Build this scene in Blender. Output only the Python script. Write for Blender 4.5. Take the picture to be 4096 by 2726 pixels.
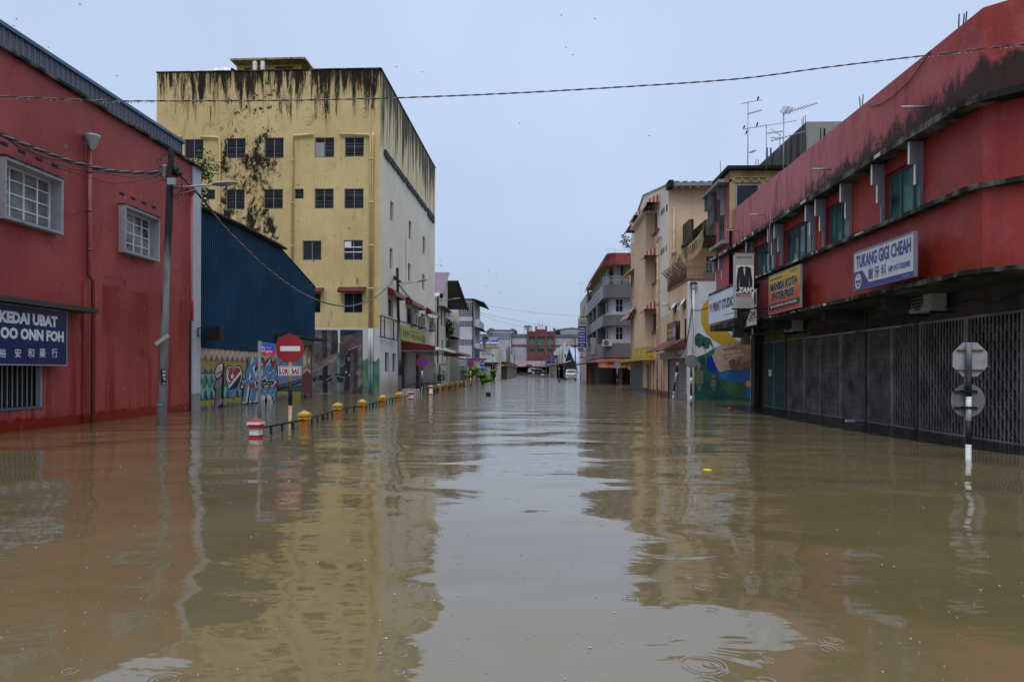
import bpy,bmesh,math,random
from mathutils import Vector,Matrix
random.seed(11)
sc=bpy.context.scene
COL=sc.collection
for o in list(bpy.data.objects):
 bpy.data.objects.remove(o)
# ---------------------------------------------------------------- camera
FPX,HZ,H=2731.0,1484.0,1.5
YAW=math.atan((2135.0-2048.0)/FPX)
ROLL=0.004
fw=Vector((-math.sin(YAW),math.cos(YAW),0))
r0=Vector((math.cos(YAW),math.sin(YAW),0))
u0_=Vector((0,0,1))
cr=r0*math.cos(ROLL)+u0_*math.sin(ROLL)
cu=u0_*math.cos(ROLL)-r0*math.sin(ROLL)
EYE=Vector((0,0,H))
cam=bpy.data.cameras.new('camera')
co=bpy.data.objects.new('camera',cam)
COL.objects.link(co)
M=Matrix((cr,cu,-fw)).transposed().to_4x4()
M.translation=EYE
co.matrix_world=M
cam.lens=24.0
cam.sensor_width=36.0
cam.sensor_fit='HORIZONTAL'
cam.shift_y=(HZ-1363.0)/4096.0
cam.clip_start=0.1
cam.clip_end=5000
sc.camera=co
# ---------------------------------------------------------------- world, sun, exposure
SUN_EL,SUN_AZ=math.radians(58),math.radians(184)
w=bpy.data.worlds.new('World')
sc.world=w
w.use_nodes=True
nt=w.node_tree
nt.nodes.clear()
out=nt.nodes.new('ShaderNodeOutputWorld')
bg=nt.nodes.new('ShaderNodeBackground')
sky=nt.nodes.new('ShaderNodeTexSky')
sky.sky_type='NISHITA'
sky.sun_disc=False
sky.sun_elevation=SUN_EL
sky.sun_rotation=SUN_AZ
sky.dust_density=3.0
tc=nt.nodes.new('ShaderNodeTexCoord')
sx=nt.nodes.new('ShaderNodeSeparateXYZ')
rp=nt.nodes.new('ShaderNodeValToRGB')
rp.color_ramp.elements[0].position=0.0
rp.color_ramp.elements[0].color=(3.0,3.75,5.0,1)
rp.color_ramp.elements[1].position=1.0
rp.color_ramp.elements[1].color=(15.5,16.0,16.8,1)
e=rp.color_ramp.elements.new(0.22)
e.color=(4.1,4.95,6.6,1)
e=rp.color_ramp.elements.new(0.5)
e.color=(4.3,5.15,6.75,1)
e=rp.color_ramp.elements.new(0.64)
e.color=(9.0,10.0,11.6,1)
nz=nt.nodes.new('ShaderNodeTexNoise')
nz.inputs['Scale'].default_value=1.6
nz.inputs['Detail'].default_value=4
mr=nt.nodes.new('ShaderNodeMapRange')
mr.inputs[1].default_value=0.3;mr.inputs[2].default_value=0.7
mr.inputs[3].default_value=0.88;mr.inputs[4].default_value=1.1
mul=nt.nodes.new('ShaderNodeMixRGB');mul.blend_type='MULTIPLY';mul.inputs[0].default_value=1
mx=nt.nodes.new('ShaderNodeMixRGB');mx.inputs[0].default_value=0.88
L=nt.links.new
L(tc.outputs['Generated'],sx.inputs[0]);L(sx.outputs[2],rp.inputs[0])
L(tc.outputs['Generated'],nz.inputs['Vector']);L(nz.outputs[0],mr.inputs[0])
L(rp.outputs[0],mul.inputs[1]);L(mr.outputs[0],mul.inputs[2])
L(sky.outputs[0],mx.inputs[1]);L(mul.outputs[0],mx.inputs[2])
L(mx.outputs[0],bg.inputs[0]);L(bg.outputs[0],out.inputs[0])
bg.inputs[1].default_value=0.135
sl=bpy.data.lights.new('sun','SUN')
sl.energy=1.0
sl.angle=math.radians(25)
sl.color=(1.0,0.97,0.92)
so=bpy.data.objects.new('sun',sl)
COL.objects.link(so)
sd=Vector((math.sin(SUN_AZ)*math.cos(SUN_EL),math.cos(SUN_AZ)*math.cos(SUN_EL),math.sin(SUN_EL)))
so.rotation_euler=sd.to_track_quat('Z','Y').to_euler()
so.location=(0,-20,40)
sc.view_settings.view_transform='Standard'
sc.view_settings.look='None'
sc.view_settings.exposure=0.0
sc.view_settings.gamma=1.0
sc.view_settings.use_curve_mapping=False
sc.render.engine='CYCLES'
sc.cycles.max_bounces=6
sc.cycles.diffuse_bounces=3
sc.cycles.glossy_bounces=4
sc.cycles.use_denoising=True
# ---------------------------------------------------------------- photo pixel -> world helpers (places things at their true distance)
def ray(x,y):
 return fw+cr*((x-2048.0)/FPX)+cu*((HZ-y)/FPX)
def onZ(x,y,z=0.0):
 d=ray(x,y);return EYE+d*((z-H)/d.z)
def onX(x,y,X):
 d=ray(x,y);return EYE+d*(X/d.x)
def onY(x,y,Y):
 d=ray(x,y);return EYE+d*(Y/d.y)
class Z:
 def __init__(s,ox,oy,k):s.o=(ox,oy,k)
 def __call__(s,x,y):return(s.o[0]+x/s.o[2],s.o[1]+y/s.o[2])
class Fr:
 def __init__(s,O,U,N):
  s.O=Vector(O);s.U=Vector(U).normalized();s.N=Vector(N).normalized();s.V=Vector((0,0,1))
 def p(s,u,v,n=0.0):return s.O+s.U*u+s.V*v+s.N*n
 def uv(s,x,y,n=0.0):
  d=ray(x,y);o=s.O+s.N*n
  t=(o-EYE).dot(s.N)/d.dot(s.N)
  q=EYE+d*t-o
  return(q.dot(s.U),q.dot(s.V))
 def rect(s,xa,ya,yb,xb,n=0.0):
  a=s.uv(xa,ya,n);b=s.uv(xa,yb,n);c=s.uv(xb,(ya+yb)/2,n)
  return(min(a[0],c[0]),max(a[0],c[0]),min(a[1],b[1]),max(a[1],b[1]))
def FX(X,side):return Fr((X,0,0),(0,1,0),(side,0,0))
def FY(Y):return Fr((0,Y,0),(1,0,0),(0,-1,0))
# ---------------------------------------------------------------- materials
def C(r,g,b,k=1.0):
 f=lambda c:(c/255/12.92 if c/255<=0.04045 else((c/255+0.055)/1.055)**2.4)*k
 return(min(f(r),.9),min(f(g),.9),min(f(b),.9),1)
MATS={}
class NB:
 def __init__(s,name):
  s.m=bpy.data.materials.new(name);s.m.use_nodes=True
  s.t=s.m.node_tree;s.t.nodes.clear()
  s.out=s.n('ShaderNodeOutputMaterial');s.b=s.n('ShaderNodeBsdfPrincipled')
  s.l(s.b.outputs[0],s.out.inputs[0])
  s.pos=s.n('ShaderNodeNewGeometry').outputs['Position']
 def n(s,t):return s.t.nodes.new(t)
 def l(s,a,b):s.t.links.new(a,b)
 def scl(s,vec,off=(0,0,0)):
  m=s.n('ShaderNodeMapping');m.inputs['Scale'].default_value=vec;m.inputs['Location'].default_value=off
  s.l(s.pos,m.inputs[0]);return m.outputs[0]
 def noise(s,vec,scale=1.0,detail=4,rough=.55,off=(0,0,0),dist=0):
  t=s.n('ShaderNodeTexNoise');t.inputs['Scale'].default_value=scale
  t.inputs['Detail'].default_value=detail;t.inputs['Roughness'].default_value=rough
  t.inputs['Distortion'].default_value=dist
  s.l(s.scl(vec,off),t.inputs['Vector']);return t.outputs[0]
 def rng(s,v,a,b,c=0.0,d=1.0):
  m=s.n('ShaderNodeMapRange');m.clamp=True
  for i,q in zip((1,2,3,4),(a,b,c,d)):m.inputs[i].default_value=q
  s.l(v,m.inputs[0]);return m.outputs[0]
 def math(s,op,a,b=None):
  m=s.n('ShaderNodeMath');m.operation=op
  for i,q in enumerate((a,b)):
   if q is None:continue
   if isinstance(q,(int,float)):m.inputs[i].default_value=q
   else:s.l(q,m.inputs[i])
  return m.outputs[0]
 def mix(s,f,a,b,mode='MIX'):
  m=s.n('ShaderNodeMixRGB');m.blend_type=mode
  for i,q in enumerate((f,a,b)):
   if isinstance(q,(int,float)):m.inputs[i].default_value=q if i==0 else(q,q,q,1)
   elif isinstance(q,tuple):m.inputs[i].default_value=q
   else:s.l(q,m.inputs[i])
  return m.outputs[0]
 def xyz(s):
  m=s.n('ShaderNodeSeparateXYZ');s.l(s.pos,m.inputs[0]);return m.outputs
 def col(s,c):
  if isinstance(c,tuple):s.b.inputs['Base Color'].default_value=c
  else:s.l(c,s.b.inputs['Base Color'])
 def bump(s,h,st=.3,dist=.02):
  b=s.n('ShaderNodeBump');b.inputs['Strength'].default_value=st;b.inputs['Distance'].default_value=dist
  s.l(h,b.inputs['Height']);s.l(b.outputs[0],s.b.inputs['Normal']);return b
 def set(s,**k):
  for a,v in k.items():s.b.inputs[{'rough':'Roughness','metal':'Metallic','ior':'IOR','spec':'Specular IOR Level','alpha':'Alpha'}[a]].default_value=v
def plain(name,c,rough=.6,metal=0.0,var=.12,sc_=3.0):
 if name in MATS:return MATS[name]
 b=NB(name)
 n=b.noise((sc_,sc_,sc_),1,4)
 lo=tuple(q*(1-var)for q in c[:3])+(1,);hi=tuple(min(q*(1+var),.95)for q in c[:3])+(1,)
 b.col(b.mix(b.rng(n,.3,.7),lo,hi));b.set(rough=rough,metal=metal,spec=.5 if rough<.45 else .2)
 MATS[name]=b.m;return b.m
def wall(name,c,grime=.3,gcol=(.02,.018,.015,1),streak=(2.2,2.2,.22),thr=.56,var=.16,rough=.75,blot=None,tide=None,bump=.25,grid=None):
 """painted render: broad tone changes, vertical weather streaks, fine bump, tide mark of wet silt near the water"""
 if name in MATS:return MATS[name]
 b=NB(name)
 n1=b.noise((.35,.35,.35),1,6,.6)
 lo=tuple(q*(1-var)for q in c[:3])+(1,);hi=tuple(min(q*(1+var),.95)for q in c[:3])+(1,)
 k=b.mix(b.rng(n1,.3,.7),lo,hi)
 n3=b.noise((7,7,7),1,3)
 k=b.mix(b.rng(n3,.35,.75,0,.13),k,gcol)
 if blot:k=b.mix(b.rng(b.noise((.55,.55,.4),1,5,.65,(5,3,1)),.52,.64,0,blot[1]),k,blot[0])
 n2=b.noise(streak,1,5,.65)
 k=b.mix(b.rng(n2,thr,thr+.16,0,grime),k,gcol)
 if grid:
  br=b.n('ShaderNodeTexBrick');br.inputs['Scale'].default_value=1;br.inputs['Mortar Size'].default_value=.012
  br.inputs['Brick Width'].default_value=grid[0];br.inputs['Row Height'].default_value=grid[1];br.offset=0
  br.inputs['Color1'].default_value=(1,1,1,1);br.inputs['Color2'].default_value=(.9,.9,.9,1);br.inputs['Mortar'].default_value=(.55,.55,.55,1)
  cx=b.n('ShaderNodeCombineXYZ');q=b.xyz()
  b.l(b.math('ADD',q[0],q[1]),cx.inputs[0]);b.l(q[2],cx.inputs[1]);b.l(cx.outputs[0],br.inputs['Vector'])
  k=b.mix(1,k,br.outputs[0],'MULTIPLY')
 if tide:
  z=b.xyz()[2]
  j=b.math('ADD',z,b.math('MULTIPLY',b.math('SUBTRACT',b.noise((1.7,1.7,.8),1,5,.7),.5),tide[2]))
  k=b.mix(b.rng(j,tide[1],tide[1]+.06,.9,0),k,tide[0])
 b.col(k);b.set(rough=rough,spec=.15)
 b.bump(b.noise((14,14,14),1,4),bump,.01)
 MATS[name]=b.m;return b.m
def corr(name,c,axis='y',pitch=.2,rough=.4,var=.1,metal=.0,depth=.02,rust=None):
 """sheet metal with pressed ribs (as bump) and weathering"""
 if name in MATS:return MATS[name]
 b=NB(name)
 q=b.xyz()[{'x':0,'y':1,'z':2}[axis]]
 s=b.math('SINE',b.math('MULTIPLY',q,2*math.pi/pitch))
 n=b.noise((.5,.5,.5),1,5);st=b.noise((3,3,.15),1,4)
 lo=tuple(q_*(1-var)for q_ in c[:3])+(1,);hi=tuple(min(q_*(1+var),.95)for q_ in c[:3])+(1,)
 k=b.mix(b.rng(n,.3,.7),lo,hi)
 k=b.mix(b.rng(st,.55,.75,0,.3),k,rust or(.03,.03,.03,1))
 b.col(k);b.set(rough=rough,metal=metal,spec=.25);b.bump(s,1.0,depth)
 MATS[name]=b.m;return b.m
def glass(name,c,rough=.08,var=.5):
 if name in MATS:return MATS[name]
 b=NB(name)
 n=b.noise((.9,.9,1.3),1,3)
 b.col(b.mix(b.rng(n,.35,.65),tuple(q*(1-var)for q in c[:3])+(1,),tuple(min(1,q*(1+var))for q in c[:3])+(1,)))
 b.set(rough=rough,ior=1.5,spec=.22 if 'dark' in name else .5)
 MATS[name]=b.m;return b.m
# ---------------------------------------------------------------- mesh building
ORG={}
def origin(o):
 while o is not None and o.parent is not None:o=o.parent
 return Vector((0,0,0))if o is None else ORG.get(o.name,Vector((0,0,0)))
class MB:
 def __init__(s,mat=None):
  s.v=[];s.f=[];s.mi=[];s.mats=[];s.cur=0;s.sm=[];s.smooth=False
  if mat:s.m(mat)
 def m(s,mat):
  if mat not in s.mats:s.mats.append(mat)
  s.cur=s.mats.index(mat);return s
 def add(s,vs,fs):
  b=len(s.v);s.v+=[Vector(q)for q in vs]
  for f in fs:s.f.append([b+i for i in f]);s.mi.append(s.cur);s.sm.append(s.smooth)
  return s
 def hexa(s,c):
  return s.add(c,[(0,1,2,3),(7,6,5,4),(0,4,5,1),(1,5,6,2),(2,6,7,3),(3,7,4,0)])
 def box(s,x0,x1,y0,y1,z0,z1):
  return s.hexa([(x0,y0,z0),(x1,y0,z0),(x1,y1,z0),(x0,y1,z0),(x0,y0,z1),(x1,y0,z1),(x1,y1,z1),(x0,y1,z1)])
 def fb(s,fr,u0,u1,v0,v1,n0,n1):
  p=fr.p
  return s.hexa([p(u0,v0,n0),p(u1,v0,n0),p(u1,v1,n0),p(u0,v1,n0),p(u0,v0,n1),p(u1,v0,n1),p(u1,v1,n1),p(u0,v1,n1)])
 def bar(s,a,b,w,h=None,up=(0,0,1)):
  a=Vector(a);b=Vector(b);h=w if h is None else h
  d=(b-a).normalized();x=d.cross(Vector(up))
  if x.length<1e-4:x=d.cross(Vector((1,0,0)))
  x.normalize();y=x.cross(d)
  x*=w/2;y*=h/2
  return s.hexa([a-x-y,a+x-y,a+x+y,a-x+y,b-x-y,b+x-y,b+x+y,b-x+y])
 def poly(s,fr,pts,n0,n1=None):
  k=len(pts)
  a=[fr.p(u,v,n0)for u,v in pts]
  if n1 is None:return s.add(a,[tuple(range(k))])
  b=[fr.p(u,v,n1)for u,v in pts]
  fs=[tuple(range(k)),tuple(range(2*k-1,k-1,-1))]+[(i,(i+1)%k,k+(i+1)%k,k+i)for i in range(k)]
  return s.add(a+b,fs)
 def loft(s,rings,cap=True,close=True):
  k=len(rings[0]);b=[];fs=[]
  for r in rings:b+=list(r)
  for j in range(len(rings)-1):
   for i in range(k if close else k-1):
    i2=(i+1)%k
    fs.append((j*k+i,j*k+i2,(j+1)*k+i2,(j+1)*k+i))
  if cap:fs+=[tuple(range(k))[::-1],tuple(range((len(rings)-1)*k,len(rings)*k))]
  return s.add(b,fs)
 def cyl(s,a,b,ra,rb=None,seg=12,cap=True,squash=1):
  a=Vector(a);b=Vector(b);rb=ra if rb is None else rb
  d=(b-a).normalized();x=d.orthogonal().normalized();y=d.cross(x)
  ring=lambda c,r:[c+x*r*math.cos(t*2*math.pi/seg)+y*r*squash*math.sin(t*2*math.pi/seg)for t in range(seg)]
  sm=s.smooth;s.smooth=True;s.loft([ring(a,ra),ring(b,rb)],cap);s.smooth=sm;return s
 def tube(s,pts,r,seg=6):
  pts=[Vector(q)for q in pts];rings=[]
  d=(pts[1]-pts[0]).normalized();x=d.orthogonal().normalized()
  for i,q in enumerate(pts):
   d=(pts[min(i+1,len(pts)-1)]-pts[max(i-1,0)]).normalized()
   x=(x-d*x.dot(d)).normalized();y=d.cross(x)
   rr=r[i]if isinstance(r,(list,tuple))else r
   rings.append([q+x*rr*math.cos(t*2*math.pi/seg)+y*rr*math.sin(t*2*math.pi/seg)for t in range(seg)])
  sm=s.smooth;s.smooth=True;s.loft(rings);s.smooth=sm;return s
 def lathe(s,c,prof,seg=16,ax=(0,0,1)):
  c=Vector(c);d=Vector(ax).normalized();x=d.orthogonal().normalized();y=d.cross(x)
  sm=s.smooth;s.smooth=True
  s.loft([[c+d*h+x*r*math.cos(t*2*math.pi/seg)+y*r*math.sin(t*2*math.pi/seg)for t in range(seg)]for r,h in prof])
  s.smooth=sm;return s
 def ball(s,c,r,sq=(1,1,1),seg=10,rings=7,jit=0):
  c=Vector(c);R=[]
  for j in range(rings+1):
   t=math.pi*j/rings;R.append([])
   for i in range(seg):
    q=2*math.pi*i/seg;k=1+random.uniform(-jit,jit)
    R[-1].append(c+Vector((r*sq[0]*k*math.sin(max(t,.02))*math.cos(q),r*sq[1]*k*math.sin(max(t,.02))*math.sin(q),r*sq[2]*k*math.cos(t))))
  sm=s.smooth;s.smooth=True;s.loft(R,cap=False);s.smooth=sm;return s
 def disc(s,fr,u,v,r,n,seg=28,ru=None):
  return s.poly(fr,[(u+(ru or r)*math.cos(t*2*math.pi/seg),v+r*math.sin(t*2*math.pi/seg))for t in range(seg)],n)
 def wallg(s,fr,u0,u1,v0,v1,holes=(),th=.2,n=0.0,rev=None):
  """wall face with real openings, reveals of depth th behind the face at n"""
  us=sorted({u0,u1}|{min(max(q,u0),u1)for h in holes for q in h[:2]})
  vs=sorted({v0,v1}|{min(max(q,v0),v1)for h in holes for q in h[2:4]})
  inside=lambda a,b:any(h[0]-1e-6<a<h[1]+1e-6 and h[2]-1e-6<b<h[3]+1e-6 for h in holes)
  for i in range(len(us)-1):
   for j in range(len(vs)-1):
    a,b,c,d=us[i],us[i+1],vs[j],vs[j+1]
    if b-a<1e-6 or d-c<1e-6 or inside((a+b)/2,(c+d)/2):continue
    s.add([fr.p(a,c,n),fr.p(b,c,n),fr.p(b,d,n),fr.p(a,d,n)],[(0,1,2,3)])
  for h in holes:
   a,b,c,d=h[:4];q=[(a,c),(b,c),(b,d),(a,d)]
   for k in range(4):
    p1,p2=q[k],q[(k+1)%4]
    s.add([fr.p(*p1,n),fr.p(*p2,n),fr.p(*p2,n-th),fr.p(*p1,n-th)],[(0,1,2,3)])
  return s
 def text(s,fr,body,u0,u1,v0,v1,n,bold=0.0,depth=0.0,shear=0.0,rot=0.0,flip=1,fit='both',upv=None):
  """lettering fitted into u0..u1 x v0..v1 of a facade; flip=-1 where u runs right to left for the reader"""
  c=bpy.data.curves.new('t','FONT');c.body=body;c.resolution_u=2;c.offset=bold;c.shear=shear;c.extrude=depth/2
  o=bpy.data.objects.new('t',c);COL.objects.link(o)
  dg=bpy.context.evaluated_depsgraph_get();me=bpy.data.meshes.new_from_object(o.evaluated_get(dg))
  co_=[v.co.copy()for v in me.vertices];fs=[tuple(p.vertices)for p in me.polygons]
  bpy.data.objects.remove(o);bpy.data.curves.remove(c);bpy.data.meshes.remove(me)
  if not co_:return s
  x0=min(q.x for q in co_);x1=max(q.x for q in co_);y0=min(q.y for q in co_);y1=max(q.y for q in co_)
  kx=(u1-u0)/(x1-x0);ky=(v1-v0)/(y1-y0)
  if flip<0:vs=[fr.p(u1-(q.x-x0)*kx,v0+(q.y-y0)*ky,n+q.z)for q in co_]
  else:vs=[fr.p(u0+(q.x-x0)*kx,v0+(q.y-y0)*ky,n+q.z)for q in co_]
  return s.add(vs,fs)
 def glyphs(s,fr,u0,u1,v0,v1,n,count):
  w_=(u1-u0)/count;h=v1-v0
  for i in range(count):
   a=u0+w_*i
   for j in range(random.choice((2,2,3))):
    x=a+w_*random.uniform(.08,.7);t=w_*random.uniform(.1,.2)
    s.poly(fr,[(x,v0+h*random.uniform(0,.2)),(x+t,v0+h*random.uniform(0,.15)),(x+t,v1-h*random.uniform(0,.25)),(x,v1-h*random.uniform(0,.15))],n+.002*j)
   for j in range(2):
    y=v0+h*random.uniform(.1,.85);s.poly(fr,[(a+w_*.08,y),(a+w_*.85,y),(a+w_*.85,y+h*.1),(a+w_*.08,y+h*.1)],n+.001)
  return s
 def build_each(s,name,parent):
  par=list(range(len(s.v)))
  def fd(a):
   while par[a]!=a:par[a]=par[par[a]];a=par[a]
   return a
  for f in s.f:
   for i in f[1:]:par[fd(i)]=fd(f[0])
  G={}
  for i,f in enumerate(s.f):G.setdefault(fd(f[0]),[]).append(i)
  for ids in G.values():
   m=MB();m.mats=list(s.mats);mp={}
   for i in ids:
    for q in s.f[i]:
     if q not in mp:mp[q]=len(m.v);m.v.append(s.v[q])
    m.f.append([mp[q]for q in s.f[i]]);m.mi.append(s.mi[i]);m.sm.append(s.sm[i])
   m.build(name,None,parent)
 def build(s,name,mat=None,parent=None,**tags):
  if mat:s.mats=[mat];s.mi=[0]*len(s.f)
  o0=origin(parent)if parent is not None else Vector((0,0,0))
  if parent is None and s.v:
   lo=Vector([min(v[i]for v in s.v)for i in range(3)]);hi=Vector([max(v[i]for v in s.v)for i in range(3)])
   o0=Vector(((lo.x+hi.x)/2,(lo.y+hi.y)/2,lo.z))
  me=bpy.data.meshes.new(name)
  me.from_pydata([v-o0 for v in s.v],[],s.f)
  for i,p in enumerate(me.polygons):p.material_index=s.mi[i];p.use_smooth=s.sm[i]
  for q in s.mats:me.materials.append(q)
  me.validate()
  o=bpy.data.objects.new(name,me);COL.objects.link(o)
  if parent is not None:o.parent=parent
  else:
   o.location=o0;ORG[o.name]=o0
  tag(o,**tags);return o
def tag(o,label=None,cat=None,group=None,kind=None):
 if label:o['label']=label
 if cat:o['category']=cat
 if group:o['group']=group
 if kind:o['kind']=kind
 return o
def thing(name,loc,label,cat,group=None):
 o=bpy.data.objects.new(name,None);COL.objects.link(o)
 o.location=loc;o.empty_display_size=.3;ORG[o.name]=Vector(loc)
 return tag(o,label,cat,group)
def dup(root,loc,label=None,group=None,rz=None):
 def cp(o,par):
  c=o.copy();COL.objects.link(c);c.parent=par
  for ch in list(o.children):
   if ch.name in CH[o.name]:cp(ch,c)
  return c
 CH={}
 def rec(o):
  CH[o.name]=[c.name for c in o.children]
  for c in o.children:rec(c)
 rec(root)
 r=cp(root,None);r.location=loc;ORG[r.name]=Vector(loc)
 if rz is not None:r.rotation_euler=(0,0,rz)
 if label:r['label']=label
 if group:r['group']=group
 return r
def window(parent,fr,R,frame,pane,nv=2,nh=1,depth=.15,bar=.05,n=0.0,louv=None,name='window',grille=None,broken=False):
 """frame part with its panes as a sub-part, set depth behind the wall face"""
 u0,u1,v0,v1=R
 b=MB(frame);d0,d1=n-depth,n-depth+.05
 b.fb(fr,u0,u1,v0,v0+bar,d0,d1);b.fb(fr,u0,u1,v1-bar,v1,d0,d1)
 b.fb(fr,u0,u0+bar,v0+bar,v1-bar,d0,d1);b.fb(fr,u1-bar,u1,v0+bar,v1-bar,d0,d1)
 for i in range(1,nv):
  u=u0+(u1-u0)*i/nv;b.fb(fr,u-bar*.4,u+bar*.4,v0+bar,v1-bar,d0,d1-.004)
 for j in range(1,nh):
  v=v0+(v1-v0)*j/nh;b.fb(fr,u0+bar,u1-bar,v-bar*.3,v+bar*.3,d0+.004,d1-.01)
 if grille:
  for i in range(1,grille):
   u=u0+(u1-u0)*i/grille;b.fb(fr,u-.008,u+.008,v0,v1,d1+.01,d1+.026)
 fo=b.build(name,None,parent)
 g=MB(pane)
 if louv:
  k=int((v1-v0)/louv)
  for j in range(k):
   a=v0+bar+(v1-v0-2*bar)*j/k;c_=v0+bar+(v1-v0-2*bar)*(j+1)/k
   t=random.choice([.012,.03,.05])
   g.add([fr.p(u0+bar,a,d0+.035),fr.p(u1-bar,a,d0+.035),fr.p(u1-bar,c_-.004,d0+.035-t),fr.p(u0+bar,c_-.004,d0+.035-t)],[(0,1,2,3)])
  g.m(M_DARK);g.fb(fr,u0+.01,u1-.01,v0+.01,v1-.01,d0-.12,d0-.1)
 else:
  g.fb(fr,u0+.01,u1-.01,v0+.01,v1-.01,d0-.02,d0+.012)
 g.build('pane',None,fo)
 return fo
M_DARK=plain('dark interior',(.012,.012,.014,1),.8)
M_BLACK=plain('black metal',(.015,.015,.016,1),.5)
M_STEEL=plain('galvanised steel',(.3,.31,.32,1),.45,.3)
M_WHITE=plain('white paint',(.62,.63,.66,1),.5)
M_CONC=wall('bare concrete',(.25,.245,.235,1),.6,thr=.5)
M_MOULD=wall('mouldy concrete',(.13,.125,.11,1),.97,gcol=(.01,.01,.009,1),streak=(2,2,1.6),thr=.36)
# ---------------------------------------------------------------- setting: flood water, ground, raised pavement
def water_mat():
 b=NB('flood water')
 q=b.xyz()
# broad lazy undulation, smaller wavelets, and fine chop that grows with distance down the street
 def wv(sc3,det,off=(0,0,0),dist=0.0):return b.noise(sc3,1,det,.5,off,dist)
 n1=b.math('MULTIPLY',wv((.34,.52,1),1.5,(3,1,0),.5),.105)
 n2=b.math('MULTIPLY',wv((1.6,2.6,1),3,(0,7,0),.5),.007)
 far=b.rng(q[1],6,40)
 n3=b.math('MULTIPLY',b.math('MULTIPLY',wv((2.2,6.5,1),3,(1,2,0),.3),.024),far)
 farr=b.rng(q[1],25,70)
 n4=b.math('MULTIPLY',b.math('MULTIPLY',wv((1.0,3.0,1),3,(1,9,0),.3),.05),farr)
 h=b.math('ADD',b.math('ADD',n1,n2),b.math('ADD',n3,n4))
# rings of falling rain: cells of a Voronoi pattern, a short wave train round the sparse ones
 for sc_,amp,of in((2.4,.0005,0.0),(4.1,.0005,31.0),(1.5,.0002,77.0)):
  v=b.n('ShaderNodeTexVoronoi');v.inputs['Scale'].default_value=sc_
  b.l(b.scl((1,1,0),(of,of,0)),v.inputs['Vector'])
  w_=b.n('ShaderNodeSeparateXYZ');b.l(v.outputs['Color'],w_.inputs[0])
  d=v.outputs['Distance']
  rad=b.rng(w_.outputs[0],0,1,.02,.2)
  on=b.rng(w_.outputs[1],.45,.46)
  env=b.rng(b.math('ABSOLUTE',b.math('SUBTRACT',d,rad)),0,.035*sc_,1,0)
  s=b.math('SINE',b.math('MULTIPLY',d,210/sc_))
  h=b.math('ADD',h,b.math('MULTIPLY',b.math('MULTIPLY',s,b.math('MULTIPLY',env,on)),amp))
 bp=b.n('ShaderNodeBump');bp.inputs['Strength'].default_value=1;bp.inputs['Distance'].default_value=1
 b.l(h,bp.inputs['Height']);b.l(bp.outputs[0],b.b.inputs['Normal'])
 sil=b.noise((.12,.3,1),1,5,.6,(2,2,0),1.0)
 b.col(b.mix(b.rng(sil,.3,.7),(.112,.085,.041,1),(.142,.112,.056,1)))
 b.set(rough=.055,ior=2.0)
 return b.m
M_WATER=water_mat()
b=MB(M_WATER)
b.add([(-400,-60,0),(400,-60,0),(400,262,0),(-400,262,0)],[(0,1,2,3)])
b.build('flood_water',kind='structure')
M_ASPH=wall('wet asphalt',(.06,.06,.06,1),.3,rough=.2)
b=MB(M_ASPH)
ys=[-200,235,285,320,3000];zs=[-.6,-.5,.75,.8,.8]
vs=[];fs=[]
for y,z in zip(ys,zs):vs+=[(-3000,y,z),(3000,y,z)]
for i in range(4):fs.append((2*i,2*i+1,2*i+3,2*i+2))
b.add(vs,fs);b.build('ground',kind='structure')
# five-foot-way of the red terrace: its edge just breaks the surface
def wetmat():
 b=NB('wet tiled floor')
 n=b.noise((.8,.8,.8),1,5);b.col(b.mix(b.rng(n,.3,.7),(.006,.006,.006,1),(.014,.013,.012,1)))
 b.set(rough=.22,ior=1.25);b.bump(b.noise((1.5,4,1),1,3),.3,.01);return b.m
M_WET=wetmat()
g1=onZ(2885,1612);g2=onZ(3000,1645);g3=onZ(3326,1705);g4=onZ(3640,1745);g5=onZ(3870,1808);g6=onZ(4096,1825)
b=MB(M_WET)
fr0=Fr((0,0,0),(1,0,0),(0,0,1))
edge=[(8.1,31),(8.1,22),(8.2,18),(8.4,15.4),(8.7,13.6),(9.1,12.5),(10.5,11.4),(13,10.4),(16,10)]
pl=edge+[(16,30.6)]
b.add([(x,y,.012)for x,y in pl],[tuple(range(len(pl)))])
for i in range(len(edge)-1):
 (xa,ya),(xb,yb)=edge[i],edge[i+1]
 b.add([(xa,ya,.012),(xb,yb,.012),(xb,yb,-.3),(xa,ya,-.3)],[(0,1,2,3)])
b.build('pavement',kind='structure')
z1=Z(0,80,.9338);z2=Z(600,200,1.9603);z3=Z(700,800,1.6337);z4=Z(1480,1000,2.6133);z5=Z(1880,1200,4.356);z6=Z(2280,700,1.6333)
z7=Z(2700,300,1.1525);z8=Z(3300,0,.8);za=Z(0,1300,2.945);zb=Z(3000,1400,2.1496);zc=Z(0,0,1.96);zd=Z(3300,0,1.96);ze=Z(3300,700,1.96)
zf=Z(2700,1200,2.614);zg=Z(1500,260,2.119);zh=Z(2280,900,2.375);zi=Z(2500,700,2.6125);zj=Z(2500,1100,2.8);zk=Z(2760,900,3.408)
zl=Z(1500,1380,5.89);zm=Z(780,1360,4.9);zn=Z(2840,380,2.1786);zo=Z(1500,1060,4.613);zp=Z(1800,1300,6.273);zq=Z(2080,1280,6.03)
zr=Z(1240,1280,4.357);zs=Z(0,480,3.014);zt=Z(440,520,2.6135);zu=Z(1700,1080,4.9)
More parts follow.
